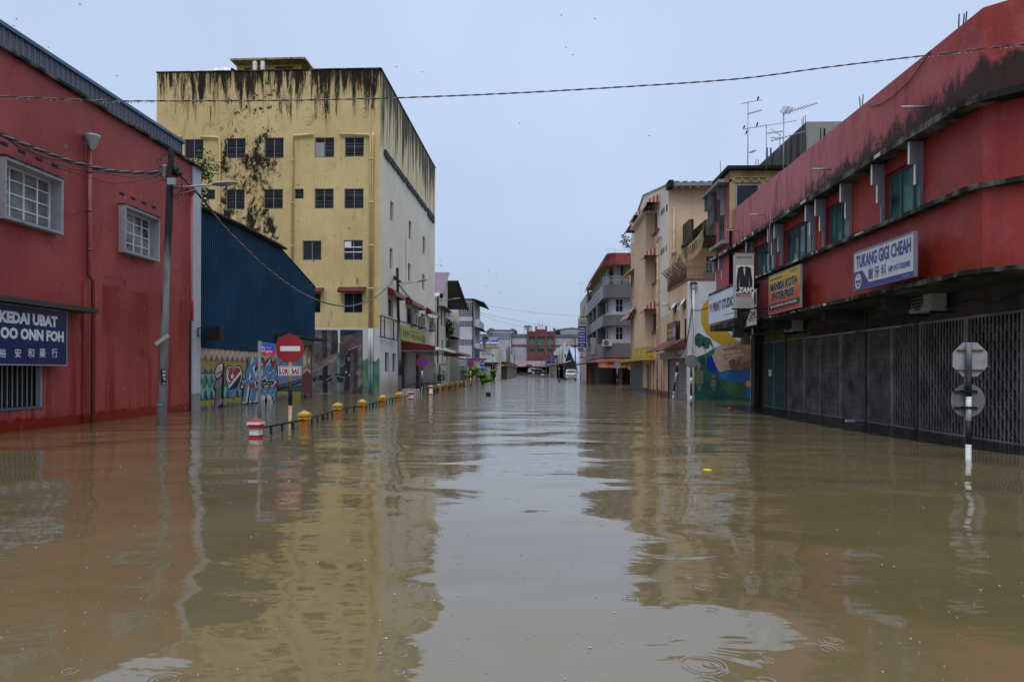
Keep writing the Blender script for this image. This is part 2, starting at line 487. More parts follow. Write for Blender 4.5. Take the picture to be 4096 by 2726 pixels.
# ================================================================ red building, left
FL=FX(-12.5,1)
def U(fr,z,x,y,n=0.0):return fr.uv(*z(x,y),n)
def redmat(name,c,wetc,side):
 """old oil-painted red wall: chalky faded film over darker wet red near the flood and in long drips"""
 b=NB(name);q=b.xyz()
 n1=b.noise((.25,.25,.35),1,6,.6)
 k=b.mix(b.rng(n1,.3,.7),tuple(v*.8 for v in c[:3])+(1,),tuple(v*1.2 for v in c[:3])+(1,))
 k=b.mix(b.rng(b.noise((.35,.35,.25),1,6,.65,(9,9,9)),.46,.62,0,.75),k,tuple(v*1.35+.012 for v in c[:3])+(1,))
 d=b.noise((2.5,2.5,.12),1,5,.7,(3,3,0))
 low=b.rng(q[2],1.0,3.2,1,0)
 if side==1.0:
  z0=b.math('ADD',q[2],b.math('MULTIPLY',b.math('SUBTRACT',b.noise((5,5,.3),1,4),.5),-1.2))
  pm=b.math('MULTIPLY',b.rng(q[1],19.35,19.4),b.math('MULTIPLY',b.rng(q[2],3.95,4.0,1,0),b.rng(z0,2.4,3.0,.25,1)))
  k=b.mix(b.math('MULTIPLY',pm,b.rng(b.noise((1.1,1.1,.05),1,3,.6,(4,2,0)),.44,.56,.1,.85)),k,wetc)
  k=b.mix(b.rng(b.noise((4,4,.25),1,6,.7,(7,7,1)),.55,.75,0,.35),k,tuple(v*.45 for v in c[:3])+(1,))
  vc=b.n('ShaderNodeTexVoronoi');vc.feature='DISTANCE_TO_EDGE';vc.inputs['Scale'].default_value=.45;nn=b.n('ShaderNodeTexNoise');nn.inputs['Scale'].default_value=2;nn.inputs['Detail'].default_value=6
  va=b.n('ShaderNodeVectorMath');va.operation='ADD';b.l(b.pos,nn.inputs['Vector']);b.l(b.pos,va.inputs[0]);b.l(nn.outputs['Color'],va.inputs[1]);b.l(va.outputs[0],vc.inputs['Vector'])
  k=b.mix(b.math('MULTIPLY',b.rng(vc.outputs['Distance'],.003,.01,1,0),b.rng(b.noise((.6,.6,.6),1,3,.5,(1,1,6)),.5,.58,0,.75)),k,(.04,.008,.008,1))
 k=b.mix(b.math('MULTIPLY',b.rng(d,.52,.58,0,.8),b.math('MULTIPLY',low,side)),k,wetc)
 j=b.math('ADD',q[2],b.math('MULTIPLY',b.math('SUBTRACT',b.noise((2.0,2.0,1.2),1,6,.75),.5),.5))
 k=b.mix(b.rng(j,.27,.33,.95,0),k,wetc)
 k=b.mix(b.rng(b.noise((6,6,6),1,4),.6,.8,0,.25),k,(.03,.01,.01,1))
 k=b.mix(b.rng(b.noise((3.5,3.5,3.5),1,2,.5,(2,2,2)),.72,.73,0,.35),k,(.3,.22,.2,1))
 b.col(k);b.set(spec=.25);b.l(b.rng(j,.27,.33,.25,.55),b.b.inputs['Roughness'])
 b.bump(b.noise((9,9,9),1,4),.25,.01);MATS[name]=b.m;return b.m
M_RED=redmat('faded red render',(.25,.042,.038,1),(.18,.012,.005,1),1.0)
root=thing('shophouse',(-12.5,20,0),'red painted two storey building with two hooded grid windows and a grey metal parapet','building')
ytop=9.02
uR=U(FL,za,2250,1000)[0]
zw=FL.uv(*zc(700,790))[1]
b=MB(M_RED)
w1=FL.rect(*zs(58,430),zs(0,1180)[1],zs(768,0)[0],.2)
w2=FL.rect(*zt(157,775),zt(0,1272)[1],zt(522,0)[0],.2)
e=.05
hole=lambda R:(R[0]+e,R[1]-e,R[2]+e,R[3]-e)
gw=FL.rect(-230,*[za(0,q)[1]for q in(430,975)],za(508,0)[0])
gw=(13.5,FL.uv(za(508,0)[0],1550)[0],FL.uv(za(508,0)[0],1463)[1],FL.uv(za(508,0)[0],1622)[1])
gw=(gw[0],gw[1],min(gw[2:]),max(gw[2:])+.35)
b.wallg(FL,8,uR,-.6,zw,[hole(w1),hole(w2),gw],.25)
b.fb(FL,8,uR,-.6,zw,-8,-.45)
ua=U(FL,za,958,900)[0];ub=U(FL,za,992,900)[0]
b.fb(FL,ua,ub,-.6,U(FL,z1,312,975)[1],0,.07)
b.build('wall',None,root)
M_HOOD=wall('grey painted concrete',(.3,.3,.33,1),.5,thr=.55)
M_PANE=glass('frosted grey pane',(.16,.165,.17,1),.3,.7)
for R in(w1,w2):
 b=MB(M_HOOD);t=.07
 b.fb(FL,R[0],R[1],R[3]-t,R[3],-.16,.21);b.fb(FL,R[0],R[1],R[2],R[2]+t,-.16,.205)
 b.fb(FL,R[0],R[0]+t,R[2]+t,R[3]-t,-.16,.2);b.fb(FL,R[1]-t,R[1],R[2]+t,R[3]-t,-.16,.2)
 b.m(M_MOULD);b.fb(FL,R[0]-.02,R[1]+.02,R[3],R[3]+.035,.0,.23)
 h=b.build('window_hood',None,root)
 window(h,FL,(R[0]+t,R[1]-t,R[2]+t,R[3]-t),M_WHITE,M_PANE,4,4,.15,.05,name='frame')
b=MB(M_DARK)
for z_,L_ in((zs,((0,275,90,330),(215,370,305,425),(425,455,505,510),(620,540,700,590))),(zt,((97,660,150,695),(217,710,265,743),(330,757,378,790),(435,800,480,832)))):
 for x0,y0,x1,y1 in L_:
  A=FL.uv(*z_(x0,(y0*.8+y1*.2)));B=FL.uv(*z_(x1,y1));v=B[1]
  b.fb(FL,A[0],B[0],v,v+.09,-.02,.003)
b.build_each('air_vent',root)
b=MB(M_STEEL)
for i in range(13):
 u=gw[1]-.12-i*.16
 b.fb(FL,u-.01,u+.01,gw[2],gw[3],-.1,-.08)
b.m(M_HOOD);b.fb(FL,gw[1]-.07,gw[1],gw[2],gw[3],-.12,-.02);b.m(plain('blue sill paint',(.05,.12,.2,1)));b.fb(FL,gw[0],gw[1],gw[2]-.05,gw[2],-.1,.03)
go=b.build('window_grille',None,root)
MB(M_DARK).fb(FL,gw[0],gw[1],gw[2],gw[3],-.24,-.2).build('pane',None,go)
# parapet of pressed metal with blue cap, concrete ledge under it
uE=U(FL,zc,1415,1150)[0]
zc1=FL.uv(*zc(400,465))[1];zc2=FL.uv(*zc(400,432))[1]
M_CLAD=corr('grey pressed cladding',(.14,.155,.2,1),'y',.2,.45,depth=.03)
M_BCAP=plain('blue metal capping',(.045,.11,.19,1),.4,.2,.35,.6)
b=MB(M_CLAD)
u=8.0
while u<uE:
 a=min(u+.17,uE)
 b.fb(FL,u,a,zw+.02,zc1,-.1,.04);b.fb(FL,a,min(a+.03,uE),zw+.02,zc1,-.1,.065);u+=.2
b.m(M_BCAP)
b.poly(FL,[(8,zc1),(uE+.15,zc1),(uE+.15,zc1+.03),(8,zc1+.03)],-1,.12);b.fb(FL,8,uE+.15,zc1+.03,zc2,-1,.1)
b.build('metal_parapet',None,root)
b=MB(M_MOULD);u=8.0
while u<uR:
 k=random.uniform(.9,2.2);b.fb(FL,u,min(u+k,uR)-.006,zw-.05,zw+.025+random.uniform(0,.015),-.2,.13+random.uniform(-.01,.01));u+=k
b.build('concrete_ledge',None,root)
M_LG=wall('light grey pillar paint',(.4,.42,.47,1),.35,thr=.58,tide=((.2,.19,.17,1),.6,.3))
uP=U(FL,za,2345,1000)[0]
b=MB(M_LG);b.fb(FL,uR,uP,-.6,zw-.08,-8,.05);b.m(M_MOULD);b.fb(FL,uR-.05,uP+.1,zw-.08,zw-.03,-.5,.2);b.m(M_DARK)
b.fb(FL,uR-.16,uR-.005,.0,U(FL,z1,710,1125)[1],0,.006)
b.build('pillar',None,root)
# rainwater pipes
M_RPIPE=plain('red pipe paint',(.2,.025,.022,1),.35)
M_RPIPE2=plain('bright red pipe paint',(.33,.035,.03,1),.35)
def pp(fr,z,x,y,n):u,v=fr.uv(*z(x,y),n);return fr.p(u,v,n)
b=MB(M_RPIPE)
a=pp(FL,z1,334,470,.1);c_=pp(FL,z1,337,955,.1);d_=pp(FL,z1,349,975,.14);e_=pp(FL,z1,349,1505,.14)
c_.y=a.y;e_.y=d_.y;e_.z=-.4
b.tube([a,c_,d_,e_],.06,10)
for q in(.2,.5,.8):b.cyl(a.lerp(c_,q)-Vector((0,0,.03)),a.lerp(c_,q)+Vector((0,0,.03)),.075)
b.build('downpipe',None,root)
b=MB(M_STEEL);fa=pp(FL,zs,1125,190,.22);fb_=pp(FL,zs,1110,345,.22)
b.smooth=True;k=.2
b.lathe(fb_,[(.05,-.05),(.055,0),(k,fa.z-fb_.z-.06),(k+.01,fa.z-fb_.z),(k-.02,fa.z-fb_.z),(.04,.03)],20)
b.build('rain_hopper',None,root)
b=MB(M_RPIPE2)
a=pp(FL,zt,850,690,.16);t_=pp(FL,z3,97,640,.16);d_=pp(FL,z3,112,660,.2);e_=pp(FL,z3,112,790,.2)
t_.y=a.y;e_.y=d_.y
b.tube([a,t_,d_,e_],.055,10);b.lathe(a,[(.05,-.02),(.14,.2),(.16,.22),(.16,.27),(.05,.27)],12)
b.build('downpipe',None,root)
b=MB(plain('dark roof slab',(.05,.045,.045,1),.8));A=U(FL,z1,296,1085)
b.fb(FL,8,A[0],A[1]-.07,A[1]+.05,.004,.55)
b.build('canopy',None,root)
b=MB(plain('thin wire',(.25,.12,.08,1)))
P0=pp(FL,za,205,962,.03);P1=pp(FL,za,265,1040,.03);P2=pp(FL,za,255,1190,.03);P3=pp(FL,za,230,1270,.03)
b.tube([P0,P1,P2,P3],.006,5);b.build('loose_wire',None,root)
# shop sign
A=FL.uv(265,1250,.3);B=FL.uv(262,1458,.3)
M_SB=plain('navy sign face',(.008,.02,.1,1),.25)
M_LET=plain('white lettering',(.62,.64,.68,1),.4,0,.04)
b=MB(M_SB);su0=12.6;v0,v1=B[1],A[1]+.02
b.fb(FL,su0,A[0],v0,v1,.1,.3);b.m(M_STEEL)
b.fb(FL,su0,A[0]+.02,v0-.03,v0,.09,.315);b.fb(FL,A[0],A[0]+.025,v0,v1,.09,.315);b.fb(FL,su0,A[0]+.02,v1,v1+.02,.09,.315)
bs_=b
def tx(fr,z,body,xa,ya,xb,yb,n,bold,mb,yl=None,flip=1,**k):
 """fit lettering between photo pixels: left edge xa, right edge xb whose letter top/bottom are ya/yb"""
 u1,va=fr.uv(*z(xb,ya),n);_,vb=fr.uv(*z(xb,yb),n);u0=fr.uv(*z(xa,(ya+yb)/2),n)[0]
 mb.text(fr,body,min(u0,u1),max(u0,u1),vb,va,n,bold=bold,flip=flip,**k)
b=bs_.m(M_LET)
tx(FL,z1,'KEDAI UBAT',-3,1107,215,1148,.302,.055,b)
tx(FL,z1,'OO ONN FOH',1,1163,238,1203,.302,.055,b)
for ch,cx_ in zip('裕安和藥行',(10,67,116,159,204)):
 u_,va=FL.uv(*z1(cx_,1226),.302);vb=FL.uv(*z1(cx_,1260),.302)[1];q=(va-vb)*.46
 b.text(FL,ch,u_-q,u_+q,vb,va,.302,bold=.004)
b.build('shop_sign',label='navy blue pharmacy signboard with white lettering on the red wall',cat='sign')
# ================================================================ blue sheet-metal building with the mural
FB=FX(-12.62,1)
root=thing('warehouse',(-12.6,32,0),'blue corrugated metal building above a painted mural wall beside the red building','building')
M_BLUE=corr('blue corrugated sheet',(.019,.06,.115,1),'y',.16,.35,.25,.1,.02,rust=(.012,.05,.11,1))
uA=uP+.01;uZ=U(FB,zm,2300,1000)[0]
zT=U(FB,z3,400,180)[1]
top=[(uA,U(FB,z3,168,75)[1])]+[U(FB,z3,x,y)for x,y in((400,178),(640,300),(690,330),(745,385),(800,438),(850,500),(908,570))]
zB=U(FB,zm,600,183)[1];uM=U(FB,z3,650,880)[0];zB2=U(FB,z3,780,888)[1]
def zat(u):
 for(a,va),(c,vc)in zip(top,top[1:]):
  if a<=u<=c:return va+(vc-va)*(u-a)/(c-a)
 return top[-1][1]if u>top[-1][0]else top[0][1]
b=MB(M_BLUE)
u=uA;uZ2=top[-1][0]
while u<uZ2:
 a=min(u+.1,uZ2);c_=min(u+.16,uZ2);lo=zB if u<uM else zB2
 j=random.uniform(-.015,.015)
 b.poly(FB,[(u,lo+j),(a,lo+j),(a,zat(a)),(u,zat(u))],.02,.05)
 if c_>a:b.poly(FB,[(a,lo+j+.01),(c_,lo+j+.01),(c_,zat(c_)),(a,zat(a))],.02,.075)
 u+=.16
b.build('cladding',None,root)
b=MB(plain('weathered roof sheet',(.045,.045,.05,1),.8));u=uA
uRf=U(FB,z3,690,300)[0]
while u<uRf:
 a=min(u+.12,uRf);j=.02*(int(u/.12)%2)
 b.poly(FB,[(u,zat(u)+.04+j),(a,zat(a)+.04+j),(a,zat(a)+.1+j),(u,zat(u)+.1+j)],-7,.35);u+=.12
b.m(M_DARK);b.poly(FB,[(uRf,zat(uRf)),(uZ2,zat(uZ2)),(uZ2,zat(uZ2)+.05),(uRf,zat(uRf)+.05)],-7,.1)
b.poly(FB,[(uA,1)]+[(q[0],q[1]-.01)for q in top]+[(uZ2,1)],-7.2,-.3)
b.build('roof',None,root)
b=MB(plain('rusty door canopy',(.03,.03,.032,1),.8));b.fb(FB,uM-.3,uZ+.5,zB2-.12,zB2-.02,.01,.75);b.build('canopy',None,root)
# mural wall
bg_=wall('cream mural ground',(.42,.37,.3,1),.1)
b=MB(bg_);b.fb(FB,uA,uZ,-.6,zB2-.05,-.25,0)
P=lambda n,c,r=.6:plain('mural '+n,C(*c,1.05),r,0,.1,4)
beige=P('beige',(170,148,130));brown=P('brown',(115,84,78));yel=P('yellow',(138,130,55));lil=P('lilac',(120,100,135));pur=P('dusk purple',(78,68,95))
teal=P('teal',(75,122,112));tealD=P('deep teal',(35,80,75));tealL=P('pale teal',(115,150,140));navy=P('navy',(18,42,68));navL=P('slate',(60,98,105));pink=P('dusty pink',(135,105,120))
blk=P('black',(14,14,18));wht=P('white',(190,185,180));mred=P('red',(130,42,48));mblu=P('blue',(72,122,160));mgrn=P('green',(60,110,70));sto=P('stone',(75,78,84));stoL=P('stone light',(105,108,114))
lv=[U(FB,zm,78,y)[1]for y in(142,400,658,942,1187,1390)]
lv[0]=zB+.08;per=.47;uK=U(FB,zm,1600,700)[0]
n_=.004;i=0;u=uA
rect=lambda mb,m_,a,c,v0,v1,n:mb.m(m_).poly(FB,[(a,v0),(c,v0),(c,v1),(a,v1)],n)
rect(b,beige,uA,uK,lv[1],lv[0],n_);rect(b,yel,uA,uK,lv[2],lv[1],n_);rect(b,tealL,uA,uK,lv[3],lv[2],n_);rect(b,tealL,uA,uK,lv[4],lv[3],n_);rect(b,yel,uA,uK,0,lv[4],n_)
while u<uK-per:
 c=u+per/2;d=u+per;k=lv
 T=lambda m_,pts,n:b.m(m_).poly(FB,pts,n)
 T(brown,[(u,k[1]),(d,k[1]),(c,k[1]+(k[0]-k[1])*.45)],.008)
 T(wht,[(c-.01,k[1]+(k[0]-k[1])*.45),(c+.01,k[1]+(k[0]-k[1])*.45),(d,k[0]),(c,k[0])],.006)
 T(lil,[(u,k[2]),(c,k[2]),(c,k[1]-.05)],.008);T(pink,[(c,k[2]),(d,k[2]),(c,k[1]-.05)],.008)
 T(pur,[(u,k[2]),(d,k[2]),(c,k[2]+(k[1]-k[2])*.42)],.012)
 m_=(k[2]+k[3])/2
 T(teal,[(u,m_),(c,k[2]),(c,k[3])],.008);T(tealD,[(c,k[2]),(d,m_),(c,k[3])],.008);T(navL,[(u,k[3]),(c,k[3]),(u,m_)],.009)
 T(navL,[(u,k[4]),(c,k[3]-.02),(c,k[4])],.008);T(navy,[(c,k[4]),(d,k[4]),(c,k[3])],.008)
 T(pink,[(u,0),(c,k[4]-.12),(d,0)],.008);T(pur,[(c,0),(c,k[4]-.12),(d,0)],.01)
 u=d
def shape(mb,fr,z,m_,pts,n,outline=None):
 q=[fr.uv(*z(x,y),0)for x,y in pts]
 if outline:
  cx_=sum(a[0]for a in q)/len(q);cy_=sum(a[1]for a in q)/len(q)
  mb.m(outline).poly(fr,[(cx_+(a[0]-cx_)*1.12+.02,cy_+(a[1]-cy_)*1.08-.01)for a in q],n-.003)
 mb.m(m_).poly(fr,q,n)
def ell(cx_,cy_,rx,ry,k=20,rot=0):
 o=[]
 for i in range(k):
  t=2*math.pi*i/k;x=rx*math.cos(t);y=ry*math.sin(t)
  o.append((cx_+x*math.cos(rot)-y*math.sin(rot),cy_+x*math.sin(rot)+y*math.cos(rot)))
 return o
S=lambda m_,pts,n,o=None:shape(b,FB,zm,m_,pts,n,o)
# the dotted i
S(blk,ell(475,600,95,175,rot=.25),.017);S(beige,ell(458,600,66,145,rot=.25),.02);S(pur,[(395,690),(430,640),(515,590),(500,630),(430,670)],.023);S(wht,ell(505,500,25,50),.023)
S(blk,[(350,920),(400,790),(530,670),(570,690),(560,1000),(545,1150),(550,1290),(450,1350),(365,1350),(385,1010)],.017)
S(lil,[(370,920),(410,800),(525,700),(510,860),(400,950)],.02);S(mgrn,[(400,950),(510,850),(500,1080),(395,1050)],.021);S(brown,[(392,1050),(500,1080),(480,1230),(385,1250)],.02);S(lil,[(385,1250),(470,1110),(535,1160),(520,1230),(420,1320),(375,1340)],.022)
# heart flag
def heart(s,dx=0,dy=0):
 o=[]
 for i in range(40):
  t=2*math.pi*i/40
  x=16*math.sin(t)**3;y=13*math.cos(t)-5*math.cos(2*t)-2*math.cos(3*t)-math.cos(4*t)
  o.append((752+dx+x*10.6*s,(760+dy-y*22.5*s)if y>0 else(760+dy-y*24.5*s)))
 return o
S(blk,heart(1.02,2),.017);S(wht,heart(.93),.02);S(mred,heart(.86),.023)
S(wht,[(640,900),(880,600),(905,640),(650,950)],.026);S(navy,[(655,955),(905,650),(870,800),(800,950),(670,990)],.027);S(mblu,[(660,980),(820,940),(760,1060),(705,1130)],.028)
S(wht,ell(665,700,55,120),.026);S(mred,ell(685,690,50,105),.027)
S(wht,[(718,580+30),(730,680),(765,685),(735,715),(745,770),(712,735),(680,765),(695,710),(675,680),(705,675)],.029)
# lettering of the mural, each word in three coats of paint
def word(t,x0,x1,yt,yb,sh):
 for m_,bo,n,dx,dy in((blk,.12,.013,22,16),(blk,.12,.0138,-14,14),(blk,.12,.0146,22,-14),(blk,.12,.0154,-14,-14),(wht,.1,.02,0,0),(mblu,.035,.025,0,0)):
  b.m(m_);q0=FB.uv(*zm(x0+dx,(yt+yb)/2));q1=FB.uv(*zm(x1+dx,(yt+yb)/2))
  va=FB.uv(*zm((x0+x1)/2,yt+dy))[1];vb=FB.uv(*zm((x0+x1)/2,yb+dy))[1];g=bo*.5
  b.text(FB,t,q0[0]-g,q1[0]+g,vb-g,va+g,n,bold=bo,shear=sh)
word('Kota',985,1590,350,790,.25);word('Tinggi',900,1600,800,1290,.25)
b.m(mred);
for x in(1030,1200,1360,1520):S(mred,ell(x,470,28,70,rot=.2),.028)
for x in(960,1080,1140,1330,1450,1570):S(mred,ell(x,900,26,60,rot=.2),.028)
# far part: bridge, sky, tower, boulders
uT0=U(FB,zm,2095,600)[0]
rect(b,P('pale blue',(112,128,150)),uK,uT0,U(FB,zm,1850,900)[1],zB2-.3,n_);rect(b,tealL,uK,uZ,zB2-.55,zB2-.05,.006)
rect(b,tealD,uK,uT0,U(FB,zm,1850,1000)[1],U(FB,zm,1850,900)[1],n_);rect(b,yel,uK,uT0,0,U(FB,zm,1850,960)[1],.006)
for i in range(9):x=1620+i*54;S(lil,[(x,720),(x+22,712),(x+22,880),(x,890)],.008);S(tealD,[(x,1000),(x+30,850),(x+56,1000)],.01)
S(blk,[(1610,960),(2090,800),(2090,822),(1610,995)],.012);S(blk,[(1610,890),(2090,750),(2090,762),(1610,905)],.012)
for i in range(14):x=1620+i*34;y=900-i*10;S(blk,[(x,y),(x+6,y),(x+30,y+70),(x+24,y+70)],.013);S(blk,[(x+24,y),(x+30,y),(x+6,y+75),(x,y+75)],.013)
for k_ in range(2):
 c=1740+k_*210
 for i in range(14):t=math.pi*i/13;t2=math.pi*(i+1)/13;S(blk,[(c-105*math.cos(t),560-150*math.sin(t)),(c-105*math.cos(t2),560-150*math.sin(t2)),(c-99*math.cos(t2),566-150*math.sin(t2)),(c-99*math.cos(t),566-150*math.sin(t))],.012)
S(P('brick tower',(100,58,50)),[(2095,90),(2295,90),(2295,1140),(2095,1150)],.008)
S(beige,[(2100,280),(2195,100),(2195,510),(2100,570)],.012);S(yel,[(2200,100),(2270,270),(2265,560),(2200,510)],.012);S(beige,[(2100,590),(2190,530),(2265,590),(2265,660),(2190,600),(2100,670)],.013)
S(wht,ell(2140,380,30,105),.015);S(blk,ell(2228,390,25,100),.015);S(wht,ell(2228,390,20,85),.017)
for i in range(46):
 x=random.choice([random.uniform(1540,1830),random.uniform(1620,2300),random.uniform(80,230),random.uniform(590,900)])
 y0=1390-(x-75)*.115;r=random.uniform(18,40);y=y0-random.uniform(0,110 if x>1600 else 50)
 S(sto,ell(x,y,r,r*1.45,12),.03+i*.0006);S(stoL,ell(x-r*.2,y-r*.5,r*.5,r*.55,10),.0304+i*.0006)
b.build('mural_wall',None,root)
# lamp bracket on the pillar
b=MB(M_BLACK);q=[pp(FB,z3,x,y,.3)for x,y in((150,835),(235,835),(235,890),(150,890))]
for i in range(4):b.bar(q[i],q[(i+1)%4],.04)
c_=pp(FB,z3,268,870,.55);b.box(c_.x-.25,c_.x+.25,c_.y-.25,c_.y+.25,c_.z-.27,c_.z+.27)
b.build('floodlight',label='black floodlight on a square bracket beside the grey pillar',cat='floodlight')
# ================================================================ tall yellow block
Pc=onZ(1518,1574);s_=ray(2185,HZ);s_.z=0;s_.normalize()
FS=Fr((Pc.x,Pc.y,0),s_,(s_.y,-s_.x,0))
FF=Fr((Pc.x,Pc.y,0),(s_.y,-s_.x,0),-s_)
zTop=FF.uv(1529,275)[1];uL=FF.uv(626,600)[0];uS=FS.uv(1740,900)[0]
def yellow_mat(side):
 b=NB('stained '+('cream' if side else 'yellow')+' render');q=b.xyz();X,Zz=q[0],q[2]
 n1=b.noise((.22,.22,.3),1,6,.65)
 if side:
  k=b.mix(b.rng(n1,.3,.7),(.56,.52,.43,1),(.66,.63,.55,1))
  k=b.mix(b.rng(Zz,15.6,16.6),k,(.6,.52,.34,1))
  k=b.mix(b.rng(Zz,4.2,4.3,1,0),k,(.55,.56,.58,1))
  k=b.mix(b.rng(Zz,.4,1.3,.8,0),k,(.32,.28,.2,1))
 else:
  k=b.mix(b.rng(n1,.3,.7),(.47,.355,.165,1),(.61,.485,.25,1))
  k=b.mix(b.rng(b.noise((.5,.5,.35),1,6,.7,(4,4,4)),.52,.68,0,.6),k,(.45,.3,.12,1))
  k=b.mix(b.rng(b.noise((2,2,.25),1,5,.65,(1,4,4)),.56,.7,0,.35),k,(.34,.19,.05,1))
 def band(v,a,b1,c,d):return b.math('MULTIPLY',b.rng(v,a,b1),b.rng(v,c,d,1,0))
 if side:
  mtop=b.rng(Zz,15.5,21.8)
  val=b.math('ADD',b.noise((3,1.6,.14),1,6,.7),b.math('MULTIPLY',mtop,.30))
  st=b.rng(val,.60,.72);st2=b.rng(b.math('ADD',b.noise((1,1,.6),1,5,.7),b.math('MULTIPLY',b.rng(Zz,20.6,21.7),.4)),.72,.8)
  st=b.math('MAXIMUM',st,st2)
  k=b.mix(b.math('MULTIPLY',st,.92),k,(.018,.016,.014,1))
  k=b.mix(b.rng(b.noise((2.5,1.5,.3),1,5,.7,(3,8,0)),.66,.72,0,.6),k,(.12,.09,.05,1))
 else:
  top=b.rng(Zz,17.3,21.6);rt=b.rng(X,-18.5,-14,.8,1.06)
  val=b.math('ADD',b.noise((2.4,2.4,.28),1,8,.78,(8,0,0),.4),b.math('MULTIPLY',b.math('MULTIPLY',top,rt),.30))
  st=b.rng(val,.60,.70)
  lip=b.rng(b.math('ADD',b.noise((1.2,1.2,1.2),1,6,.7),b.math('MULTIPLY',b.rng(Zz,20.9,21.6),.28)),.7,.76)
  mid=b.math('MULTIPLY',band(X,-21.2,-20.2,-17.1,-16.3),band(Zz,9.6,10.6,16.6,18.2))
  pv=b.math('ADD',b.noise((2.2,2.2,1.5),1,9,.8,(0,0,3),.3),b.math('MULTIPLY',mid,b.math('ADD',b.math('MULTIPLY',b.noise((.9,.9,.5),1,2,.5,(6,0,2)),.42),-.08)))
  st=b.math('MAXIMUM',b.math('MAXIMUM',st,lip),b.math('MAXIMUM',b.rng(pv,.60,.68),b.math('MULTIPLY',mid,b.rng(b.noise((6,6,.8),1,6,.75,(0,3,3)),.56,.7,0,.8))))
  sm=b.rng(b.noise((1.3,1.3,2.0),1,6,.7,(7,7,7)),.665,.69,0,.9)
  st=b.math('MAXIMUM',st,b.math('MULTIPLY',sm,b.rng(Zz,8,12)))
  rust=b.rng(b.noise((1.2,1.2,.3),1,4,.6,(2,9,2)),.45,.6)
  k=b.mix(b.math('MULTIPLY',st,.98),k,b.mix(rust,(.006,.006,.005,1),(.012,.008,.005,1)))
# network of cracks in the old plaster
  v=b.n('ShaderNodeTexVoronoi');v.feature='DISTANCE_TO_EDGE';v.inputs['Scale'].default_value=1.15
  mp=b.n('ShaderNodeVectorMath');mp.operation='ADD';nn=b.n('ShaderNodeTexNoise');nn.inputs['Scale'].default_value=2.5;nn.inputs['Detail'].default_value=6
  b.l(b.pos,nn.inputs['Vector']);b.l(b.scl((.85,0,1)),mp.inputs[0]);b.l(nn.outputs['Color'],mp.inputs[1]);b.l(mp.outputs[0],v.inputs['Vector'])
  cr_=b.rng(v.outputs['Distance'],.006,.022,1,0)
  cm=b.math('MULTIPLY',b.rng(Zz,16.8,18.2,.25,1),b.rng(b.noise((.7,.7,.7),1,4),.46,.6,0,.85))
  k=b.mix(b.math('MULTIPLY',cr_,cm),k,(.05,.035,.02,1))
# black growth filling the crack cells below the parapet
  cell=b.n('ShaderNodeTexVoronoi');cell.inputs['Scale'].default_value=2.1;b.l(mp.outputs[0],cell.inputs['Vector'])
  cm2=b.math('MULTIPLY',band(X,-21.3,-20,-17.6,-16.2),band(Zz,17.9,18.4,20,21))
  blob=b.math('MULTIPLY',b.rng(cell.outputs['Distance'],.22,.3,1,0),b.rng(b.math('ADD',b.noise((1,1,1),1,3),b.math('MULTIPLY',cm2,.25)),.6,.66))
  k=b.mix(b.math('MULTIPLY',blob,cm2),k,(.02,.02,.018,1))
  k=b.mix(b.rng(Zz,4.28,4.3,1,0),k,b.mix(b.rng(n1,.4,.6),(.45,.46,.47,1),(.55,.56,.57,1)))
  k=b.mix(b.math('MULTIPLY',b.rng(b.math('ADD',Zz,b.math('MULTIPLY',b.noise((3,3,1),1,4),1.2)),2.75,2.85,1,0),b.rng(X,-13.2,-13.1)),k,b.mix(b.rng(b.noise((1.5,1.5,1.5),1,5),.4,.6),(.06,.13,.11,1),(.1,.2,.12,1)))
  k=b.mix(b.rng(Zz,.1,.6,.5,0),k,(.16,.14,.1,1))
 b.col(k);b.set(rough=.8,spec=.12);b.bump(b.noise((5,5,5),1,5),.3,.015);MATS[b.m.name]=b.m;return b.m
MY=yellow_mat(0);MC=yellow_mat(1)
root=thing('apartment_block',tuple(Pc),'tall weathered yellow block with black mould stains and louvred windows','building')
W=[(z2,*q)for q in((100,700,240,853),(270,700,418,853),(600,692,748,850),(897,688,1048,850),(1293,686,1445,843),(1527,683,1678,838),(445,1093,510,1172),(595,1093,742,1250),(891,1090,1042,1247),(1132,1088,1205,1167),(1290,1087,1440,1244),(1523,1087,1675,1244))]
W+=[(z3,*q)for q in((833,265,956,393),(1103,262,1227,392),(828,610,951,736),(1103,605,1225,736))]
RW=[FF.rect(*z(x0,y0),z(x0,y1)[1],z(x1,0)[0])for z,x0,y0,x1,y1 in W]
RA=[FF.rect(*zr(x0,y0),zr(0,y1)[1],zr(x1,0)[0])for x0,y0,x1,y1 in((120,440,245,565),(530,440,650,565))]
b=MB(MY);b.wallg(FF,uL,0,-.6,zTop,RW+RA,.2)
b.fb(FF,uL,-.3,-.6,zTop-.3,-6,-.5);b.fb(FF,uL,0,zTop-.12,zTop,-.3,-.002)
b.poly(FF,[(uL,-.6),(uL,zTop)],0)if False else None
b.build('wall',None,root)
b=MB(MC)
SW=[(zg,130,1142,156,1310),(zg,287,1312,309,1470),(zg,405,1442,426,1592),(z4,207,-30,237,190),(z4,398,130,426,318),(z4,547,242,573,408),(zo,240,592,336,935),(zo,585,767,680,1060),(zo,720,830,790,1110),(zo,850,880,930,1150),(zl,235,165,325,625),(zl,412,185,490,625)]
RS=[FS.rect(*z(x0,y0),z(x0,y1)[1],z(x1,0)[0])for z,x0,y0,x1,y1 in SW]
RD=[FS.rect(*zl(x0,y0),1620,zl(x1,0)[0])for x0,y0,x1 in((618,140,760),(962,180,1075))]
RD=[(r[0],r[1],-.55,r[3])for r in RD]
